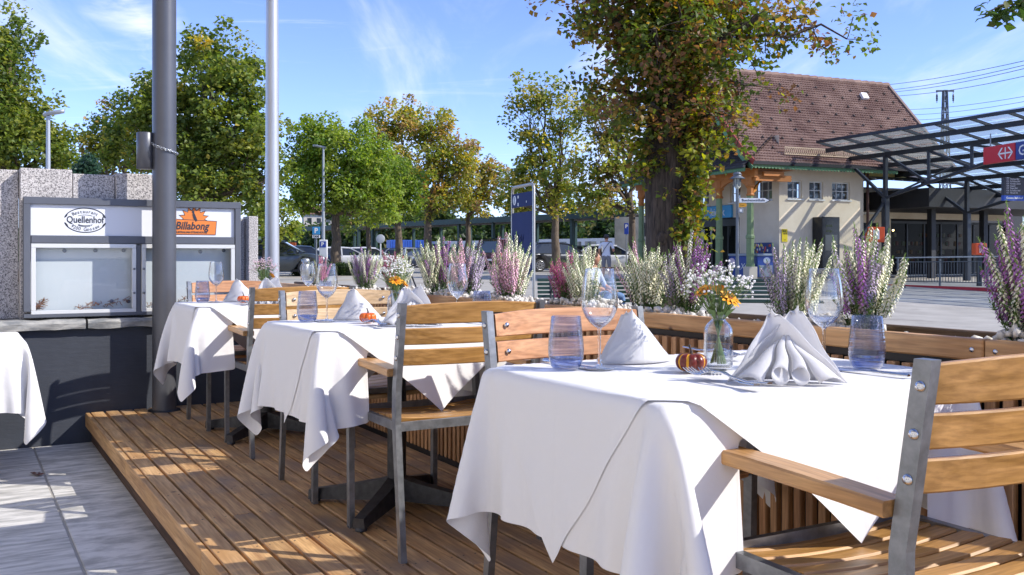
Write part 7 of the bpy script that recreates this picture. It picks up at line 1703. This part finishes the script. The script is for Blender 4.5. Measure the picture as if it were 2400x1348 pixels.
def car(px, d, rz, style, col, label, metal=.5):
    S_ = STY[style]; t = thing('parked_car', label, 'car', G(px, d), rz, 'cars parked in the station car park'); L, W2 = S_['L'], S_['W']/2; pm = mat('car_paint', col, .28, metal, coat=.7); hx = L/2; hood = S_['hood']; belt = hood-.02
    wx = (-hx+.82, hx-.86); wr = .315 if style != 'suv' else .35
    def side(x, top):     # outline of the lower body
        pass
    n = 26; xs = np.linspace(-hx, hx, n); rows = []
    rp = S_['roof']
    def htop(x):
        if x > rp[-1][0]: f = (x-rp[-1][0])/(hx-rp[-1][0]); return hood-.03-.20*f**2.2
        if x < rp[0][0]: f = (rp[0][0]-x)/(rp[0][0]+hx); return belt-.08*f
        return belt
    for x in xs:
        e = abs(x)/hx; wt = W2*(1-.16*max(0, e-.72)**2/.0784); zt = htop(x); zb = .22+.06*max(0, e-.8)*5
        arch = 0
        for c in wx:
            if abs(x-c) < wr+.06: arch = max(arch, math.sqrt(max(0, (wr+.06)**2-(x-c)**2)))
        zl = max(zb, wr+arch if arch > 0 else zb)
        rows.append([(x, -wt*.80, zt), (x, -wt*.93, zt-.03), (x, -wt, zt-.16), (x, -wt*.995, (zt+zl)/2), (x, -wt*.975, zl), (x, -wt*.7, zl+.0), (x, wt*.7, zl), (x, wt*.975, zl), (x, wt*.995, (zt+zl)/2), (x, wt, zt-.16), (x, wt*.93, zt-.03), (x, wt*.80, zt)])
    m = MB(); k = 12; vs = [p for r in rows for p in r]
    m.add(vs, [(i*k+j, i*k+(j+1) % k, (i+1)*k+(j+1) % k, (i+1)*k+j)[::-1] for i in range(n-1) for j in range(k)]+[tuple(range(k)), tuple(range((n-1)*k, n*k))[::-1]], True); body = m.obj('body', pm, t)
    # cabin: glass shell with painted roof and pillars
    g = MB(); rows = []; rr = []
    for x, z in rp:
        f = (z-belt)/(S_['H']-belt); rows.append([(x, -W2*.93, belt-.03), (x, -W2*(.93-.17*f), z-.06*f), (x, -W2*(.70-.02*f), z), (x, W2*(.70-.02*f), z), (x, W2*(.93-.17*f), z-.06*f), (x, W2*.93, belt-.03)])
    g.grid(rows, False); g.obj('windows', CGL, t)
    m = MB(); mid = [r for r, (x, z) in zip(rows, rp) if z > S_['H']*.93]
    up = lambda p, q=.012: (p[0], p[1], p[2]+q)
    roof_rows = [[up(r[1], -.01), up(r[2]), up((r[0][0], 0, r[2][2]+.02)), up(r[3]), up(r[4], -.01)] for r in mid]; m.grid(roof_rows, True)
    for r0, r1 in zip(rows[:-1], rows[1:]):
        for s in (1, 4): m.bar(up(r0[s]), up(r1[s]), .07, .05)
    xc = (rp[2][0]+rp[4][0])/2
    for s in (-1, 1):
        zt = S_['H']-.10
        for xq in ((-.15, xc+.05) if style != 'hatch' else (xc-.05,)): m.bar((xq, s*W2*.945, belt-.03), (xq-.05, s*W2*.785, zt), .08, .04, (0, 1, 0))
        xr = rp[1][0]; m.bar((xr-.08, s*W2*.93, belt-.05), (xr+.32, s*W2*.79, zt), .16, .05, (0, 1, 0))
    m.obj('roof', pm, t)
    for c in wx:
        for s in (-1, 1):
            m = MB(); m.tube([(c, s*(W2-.20), wr), (c, s*(W2-.015), wr)], wr, 20); w_ = m.obj('wheel', TYRE, t)
            m = MB(); yy = s*(W2-.008)
            for q in range(10):
                a = q*2*PI/10; m.bar((c+.05*math.cos(a), yy, wr+.05*math.sin(a)), (c+wr*.66*math.cos(a), yy, wr+wr*.66*math.sin(a)), .055, .02, (0, 1, 0))
            pts = [(c+wr*.68*math.cos(a), yy, wr+wr*.68*math.sin(a)) for a in np.linspace(0, 2*PI, 21)]; m.tube(pts, .018, 5, False); m.obj('rim', RIM, w_)
    for s in (-1, 1):
        m = MB(); m.cbox((-hx+.09, s*(W2-.19), belt-.16), (.16, .26, .20), .04); m.obj('tail_light', TAIL, t)
        m = MB(); m.cbox((hx-.20, s*(W2-.24), hood-.26), (.3, .3, .13), .04); m.obj('headlight', HEADL, t)
        m = MB(); m.sphere((rp[-1][0]-.22, s*(W2+.07), belt+.06), .10, 8, 6, (.7, .9, .65)); m.obj('wing_mirror', pm, t)
        m = MB()
        for xq in (-.35, .55): m.bar((xq, s*(W2+.004), belt-.14), (xq+.16, s*(W2+.004), belt-.14), .02, .03)
        m.obj('door_handle', pm, t)
        m = MB(); m.bar((-.15, s*(W2+.001), .32), (-.15, s*(W2*.99), belt-.05), .012, .008); m.bar((rp[-1][0]-.15, s*(W2+.001), .32), (rp[-1][0]-.15, s*(W2*.99), belt-.05), .012, .008); m.obj('door_gap', TRIM, t)
    m = MB(); m.cbox((-hx+.04, 0, .42), (.14, W2*1.7, .26), .05); m.cbox((hx-.05, 0, .36), (.14, W2*1.6, .22), .05); m.obj('bumper', TRIM if style in ('suv', 'van') else pm, t)
    m = MB(); m.box((-hx-.036, 0, .62), (.01, .50, .11)); m.obj('number_plate', M_['white'], t)
    m = MB(); m.box((0, 0, .25), (L*.8, W2*1.7, .1)); m.obj('underbody', TRIM, t)
    return t
car(1435, 55, math.radians(-4), 'hatch', (.72, .72, .70), 'white compact hatchback parked side on behind the standing man', 0)
car(1300, 52.5, math.radians(28), 'suv', (.045, .048, .055), 'dark grey crossover with spoked alloy wheel beside the blue panel')
car(1187, 58, math.radians(62), 'van', (.10, .035, .04), 'tall dark maroon van with red tail lamp half behind the blue panel', .3)
car(1130, 63, math.radians(68), 'hatch', (.16, .18, .21), 'small blue grey hatchback seen from behind, left of the maroon van'.replace('left of', 'next to'))
car(958, 72, math.radians(66), 'estate', (.36, .37, .39), 'silver estate car seen from behind next to the round sign')
car(868, 69, math.radians(8), 'estate', (.70, .70, .69), 'white estate car side on behind the hedge, farther along', 0)
car(808, 67, math.radians(8), 'estate', (.68, .68, .67), 'white estate car behind the bright green tree trunk', 0)
car(722, 62, math.radians(10), 'hatch', (.06, .10, .17), 'dark blue car behind the litter bin')
car(645, 43, math.radians(8), 'suv', (.06, .075, .09), 'dark blue grey car cut by the flagpole')
car(1045, 75, math.radians(64), 'hatch', (.02, .02, .022), 'black hatchback mostly hidden by lilac heather')
# --- people
SKIN = mat('skin', srgb('#b98568'), .55)
def skin_mesh(name, verts, edges, mats, pick, level=2):
    """one continuous body from joints: verts (x, y, z, radius)"""
    me = bpy.data.meshes.new(name); me.from_pydata([v[:3] for v in verts], edges, []); o = bpy.data.objects.new(name, me); COL.objects.link(o)
    md = o.modifiers.new('skin', 'SKIN'); md.use_smooth_shade = True
    for i, v in enumerate(verts): r = v[3]; me.skin_vertices[0].data[i].radius = (r, r) if not isinstance(r, tuple) else r
    me.skin_vertices[0].data[0].use_root = True
    ss = o.modifiers.new('sub', 'SUBSURF'); ss.levels = level; ss.render_levels = level
    dg = bpy.context.evaluated_depsgraph_get(); m2 = bpy.data.meshes.new_from_object(o.evaluated_get(dg)); bpy.data.objects.remove(o); m2.materials.clear()
    for m in mats: m2.materials.append(m)
    for p in m2.polygons: p.material_index = pick(p.center); p.use_smooth = True
    m2.name = name; return m2
def head(parent, c, face, skin, hairm, cap=None, hair_len=0):
    f = Vector(face).normalized(); sd = f.cross(Vector((0, 0, 1))); c = Vector(c); mm = Matrix((sd, f, Vector((0, 0, 1)))).transposed()
    m = MB(); m.sphere((0, 0, 0), .1, 16, 12, (.76, .93, 1.15)); m.sphere((0, .095, -.012), .017, 8, 6, (.8, 1, 1.3)); m.sphere((.078, 0, -.01), .022, 8, 6, (.4, .8, 1.2)); m.sphere((-.078, 0, -.01), .022, 8, 6, (.4, .8, 1.2)); m.sphere((0, .035, -.07), .055, 10, 7, (.85, .9, .7))
    m.v = [tuple(c+mm@Vector(v)) for v in m.v]; h = m.obj('head', skin, parent)
    m = MB()
    for s in (-1, 1): m.sphere((s*.030, .083, .015), .011, 8, 6)
    m.v = [tuple(c+mm@Vector(v)) for v in m.v]; m.obj('eye', M_['black'], h)
    m = MB(); m.sphere((0, .086, -.050), .022, 8, 5, (1, .35, .25)); m.v = [tuple(c+mm@Vector(v)) for v in m.v]; m.obj('mouth', mat('lip', srgb('#8f5347'), .5), h)
    m = MB(); m.sphere((0, -.018, .025), .104, 16, 12, (.80, .90, 1.06))
    if hair_len: m.sphere((0, -.055, -.08), .095, 12, 9, (.9, .6, 1.2+hair_len*4))
    m.v = [tuple(c+mm@Vector(v)) for v in m.v if True]; hh = m.obj('hair', hairm, h)
    if cap:
        m = MB(); m.lathe([(.108, .02), (.106, .06), (.085, .105), (.04, .128), (.0001, .13)], 20); m.cbox((0, .13, .028), (.13, .12, .012), .005)
        m.v = [tuple(c+mm@(Vector(v)*1.0)) for v in m.v]; m.obj('cap', cap, h)
    return h
def hand(parent, wrist, direc, palm_n, skin, s=1.0):
    """palm, four bent fingers of different lengths and a thumb from the side of the palm"""
    d = Vector(direc).normalized(); n = Vector(palm_n).normalized(); sd = d.cross(n).normalized(); n = sd.cross(d); w = Vector(wrist); V = []; E = []
    def a(p, r): V.append((*p, r*s)); return len(V)-1
    r0 = a(w, .024); pc = a(w+d*.045*s, (.034)); E.append((r0, pc))
    for k, (off, L) in enumerate(((-.027, .062), (-.009, .072), (.009, .067), (.027, .052))):
        b = w+(d*.075+sd*off)*s; i0 = a(b, .0115); E.append((pc, i0)); p1 = b+(d*L*.5+n*.012)*s; i1 = a(p1, .0095); E.append((i0, i1)); i2 = a(p1+(d*L*.35+n*.026)*s, .0085); E.append((i1, i2))
    t0 = a(w+(d*.028-sd*.036)*s, .013); E.append((pc, t0)); t1 = a(w+(d*.058-sd*.056+n*.014)*s, .0105); E.append((t0, t1)); t2 = a(w+(d*.080-sd*.054+n*.026)*s, .0088); E.append((t1, t2))
    me = skin_mesh('hand', V, E, [skin], lambda c: 0, 1); return link('hand', me, parent)
def standing_man():
    g = G(1421, 37); t = thing('person', 'man in white T-shirt, grey shorts and dark cap seen from behind, strap across his back', 'person', g, math.radians(-14))
    sh = mat('white_tshirt', srgb('#cfd2dc'), .9); sr = mat('grey_shorts', srgb('#77777c'), .9); V = [(0, 0, .98, (.150, .115)), (0, -.005, 1.12, (.150, .105)), (0, -.005, 1.28, (.175, .115)), (0, 0, 1.42, (.165, .095)), (0, .012, 1.52, .058), (0, .018, 1.58, .05)]
    E = [(0, 1), (1, 2), (2, 3), (3, 4), (4, 5)]
    def ch(st, pts):
        p = st
        for q in pts: V.append(q); E.append((p, len(V)-1)); p = len(V)-1
        return p
    ch(0, [(-.095, 0, .88, .098), (-.10, .015, .68, .088), (-.105, .02, .49, .060), (-.11, -.015, .30, .057), (-.115, -.01, .09, .038), (-.12, .03, .05, .045), (-.125, .15, .035, .036)])
    ch(0, [(.095, 0, .88, .098), (.11, .01, .68, .088), (.12, .015, .49, .060), (.125, -.02, .30, .057), (.13, -.01, .09, .038), (.135, .03, .05, .045), (.145, .15, .035, .036)])
    lw = ch(3, [(-.20, 0, 1.41, .068), (-.255, -.02, 1.27, .056), (-.275, .0, 1.13, .042), (-.24, .10, 1.0, .036), (-.22, .16, .95, .028)])
    rw = ch(3, [(.20, 0, 1.41, .068), (.265, .0, 1.27, .056), (.275, .04, 1.14, .042), (.24, .20, 1.20, .036), (.215, .27, 1.25, .028)])
    def pick(c):
        if c.z < .075: return 3
        if abs(c.x) > .215 and c.z < 1.24 and c.z > .85: return 2
        if c.y > .08 and c.z > .85 and c.z < 1.3: return 2
        if c.z > 1.49: return 2
        if c.z > .96: return 0
        if c.z > .53: return 1
        return 2
    link('body', skin_mesh('body', V, E, [sh, sr, SKIN, M_['black']], pick), t)
    hand(t, (-.22, .16, .95), (.2, .6, -.5), (1, -.2, 0), SKIN); hand(t, (.215, .27, 1.25), (-.25, .5, .6), (-.8, -.5, 0), SKIN)
    m = MB(); m.cbox((.17, .36, 1.33), (.075, .01, .15), .003, Matrix.Rotation(-.3, 3, 'X')); m.obj('phone', M_['black'], t)
    head(t, (0, .03, 1.66), (.25, .95, -.15), SKIN, mat('short_dark_hair', (.03, .022, .018), .8), mat('dark_cap', (.05, .05, .055), .8))
    m = MB(); m.tube([(.13, -.10, 1.47), (.06, -.128, 1.38), (-.04, -.126, 1.25), (-.13, -.10, 1.10), (-.155, 0, 1.04)], .011, 6); m.tube([(.13, -.10, 1.47), (.14, 0, 1.50), (.10, .10, 1.42), (-.02, .12, 1.25), (-.155, 0, 1.04)], .011, 6); m.obj('strap', M_['black'], t)
standing_man()
def seated_person():
    t = thing('person', 'person in torn blue jeans and pale shirt sitting at the end of the green bench', 'person', G(1402, 16.45), math.radians(62)); t.scale = (.93, .93, .97); sh = mat('pale_blue_shirt', srgb('#b9c3d6'), .9); jn = mat('washed_blue_jeans', srgb('#4f6d96'), .9, 0, srgb('#7f9dc2'), 9); V = [(0, .05, .54, (.15, .12)), (0, .08, .68, (.145, .11)), (0, .10, .84, (.17, .115)), (0, .09, .97, (.16, .09)), (0, .085, 1.06, .055), (0, .075, 1.12, .048)]; E = [(0, 1), (1, 2), (2, 3), (3, 4), (4, 5)]
    def ch(st, pts):
        p = st
        for q in pts: V.append(q); E.append((p, len(V)-1)); p = len(V)-1
    ch(0, [(.10, -.0, .53, .098), (.26, -.10, .545, .082), (.42, -.20, .55, .068), (.40, -.17, .32, .056), (.35, -.14, .10, .042), (.36, -.16, .05, .045), (.44, -.25, .035, .036)])
    ch(0, [(-.06, -.02, .53, .098), (.08, -.22, .54, .082), (.20, -.40, .545, .066), (.20, -.40, .32, .055), (.18, -.36, .10, .042), (.18, -.38, .05, .045), (.22, -.49, .035, .036)])
    ch(3, [(.19, .09, .96, .066), (.24, .03, .82, .053), (.25, -.04, .70, .042), (.26, -.12, .66, .034), (.27, -.16, .65, .028)]); ch(3, [(-.19, .09, .96, .066), (-.24, .03, .82, .053), (-.23, -.05, .70, .042), (-.12, -.14, .66, .034), (-.08, -.17, .65, .028)])
    def pick(c):
        if c.z < .072: return 3
        if c.z > 1.03: return 2
        if c.y < -.06 and c.z > .62: return 2
        if c.z > .62 or (c.z > .55 and c.y > .0 and abs(c.x) < .2): return 0
        return 1
    link('body', skin_mesh('body', V, E, [sh, jn, SKIN, mat('dark_shoe', (.03, .03, .032), .7)], pick), t)
    hand(t, (.27, -.16, .65), (.3, -.8, -.2), (0, -.2, -1), SKIN); hand(t, (-.08, -.17, .65), (.6, -.6, -.2), (0, -.2, -1), SKIN)
    head(t, (0, .06, 1.20), (.5, -.85, -.1), SKIN, mat('brown_hair', (.06, .035, .02), .8), None, .01)
    m = MB(); m.sphere((.36, -.215, .600), .035, 8, 6, (1, .8, .5)); m.obj('torn_knee', SKIN, t)
seated_person()
def girl():
    t = thing('person', 'long haired passer-by with pink and white backpack at the kiosk door', 'person', K(-2.6, 2.55, KZ-.12), KA+math.radians(-60)); tp = mat('dark_top', (.035, .04, .05), .9); tr = mat('dark_trousers', (.03, .035, .05), .9); V = [(0, 0, .84, (.13, .10)), (0, 0, .97, (.12, .09)), (0, 0, 1.12, (.14, .10)), (0, 0, 1.24, (.13, .08)), (0, .01, 1.32, .045), (0, .015, 1.38, .04)]; E = [(0, 1), (1, 2), (2, 3), (3, 4), (4, 5)]
    def ch(st, pts):
        p = st
        for q in pts: V.append(q); E.append((p, len(V)-1)); p = len(V)-1
    for s in (-1, 1):
        ch(0, [(s*.075, 0, .76, .082), (s*.08, .02*s, .58, .070), (s*.08, .03*s, .42, .052), (s*.085, .0, .25, .046), (s*.085, -.01, .08, .033), (s*.085, .02, .045, .038), (s*.09, .13, .03, .03)]); ch(3, [(s*.16, 0, 1.23, .055), (s*.20, .0, 1.08, .045), (s*.215, .02, .95, .034), (s*.20, .08, .82, .029), (s*.195, .10, .78, .024)])
    link('body', skin_mesh('body', V, E, [tp, tr, SKIN, M_['white']], lambda c: 3 if c.z < .065 else (2 if c.z > 1.29 or (abs(c.x) > .17 and c.z < .98) else (0 if c.z > .82 else 1))), t)
    for s in (-1, 1): hand(t, (s*.195, .10, .78), (0, .25, -1), (-s, 0, 0), SKIN, .85)
    head(t, (0, .02, 1.46), (0, 1, -.1), SKIN, mat('long_dark_hair', (.02, .014, .011), .7), None, .05)
    m = MB(); m.sphere((0, -.15, 1.07), .16, 14, 10, (.85, .6, 1.2)); m.obj('backpack', mat('pink_white_backpack', srgb('#d9a9b8'), .8, 0, srgb('#e8dfe0'), 5), t)
girl()
def leaves_on_ground():
    lm = mat('dry_fallen_leaf', srgb('#6b4030'), .8, rnd=.2)
    rs = random.Random(3)
    for k, (px, py, l) in enumerate(((83, 1114, 'curled reddish fallen leaf on the grey paving by its pair'), (92, 1116, 'small flat fallen leaf on the grey paving beside the curled one'))):
        d = 1.2*F/(py-HOR); m = MB(); m.grid([[(.030*(i/4-.5)*2*(1-abs(j/4-.5)), .018*(j/4-.5)*2, .006+.012*abs(i/4-.5)*(1 if k == 0 else .4)) for j in range(5)] for i in range(5)]); o = m.obj('fallen_leaf', lm, None, P(px, py, d)+Vector((0, 0, .003)), k*1.3); tag(o, l, 'leaf')
leaves_on_ground()
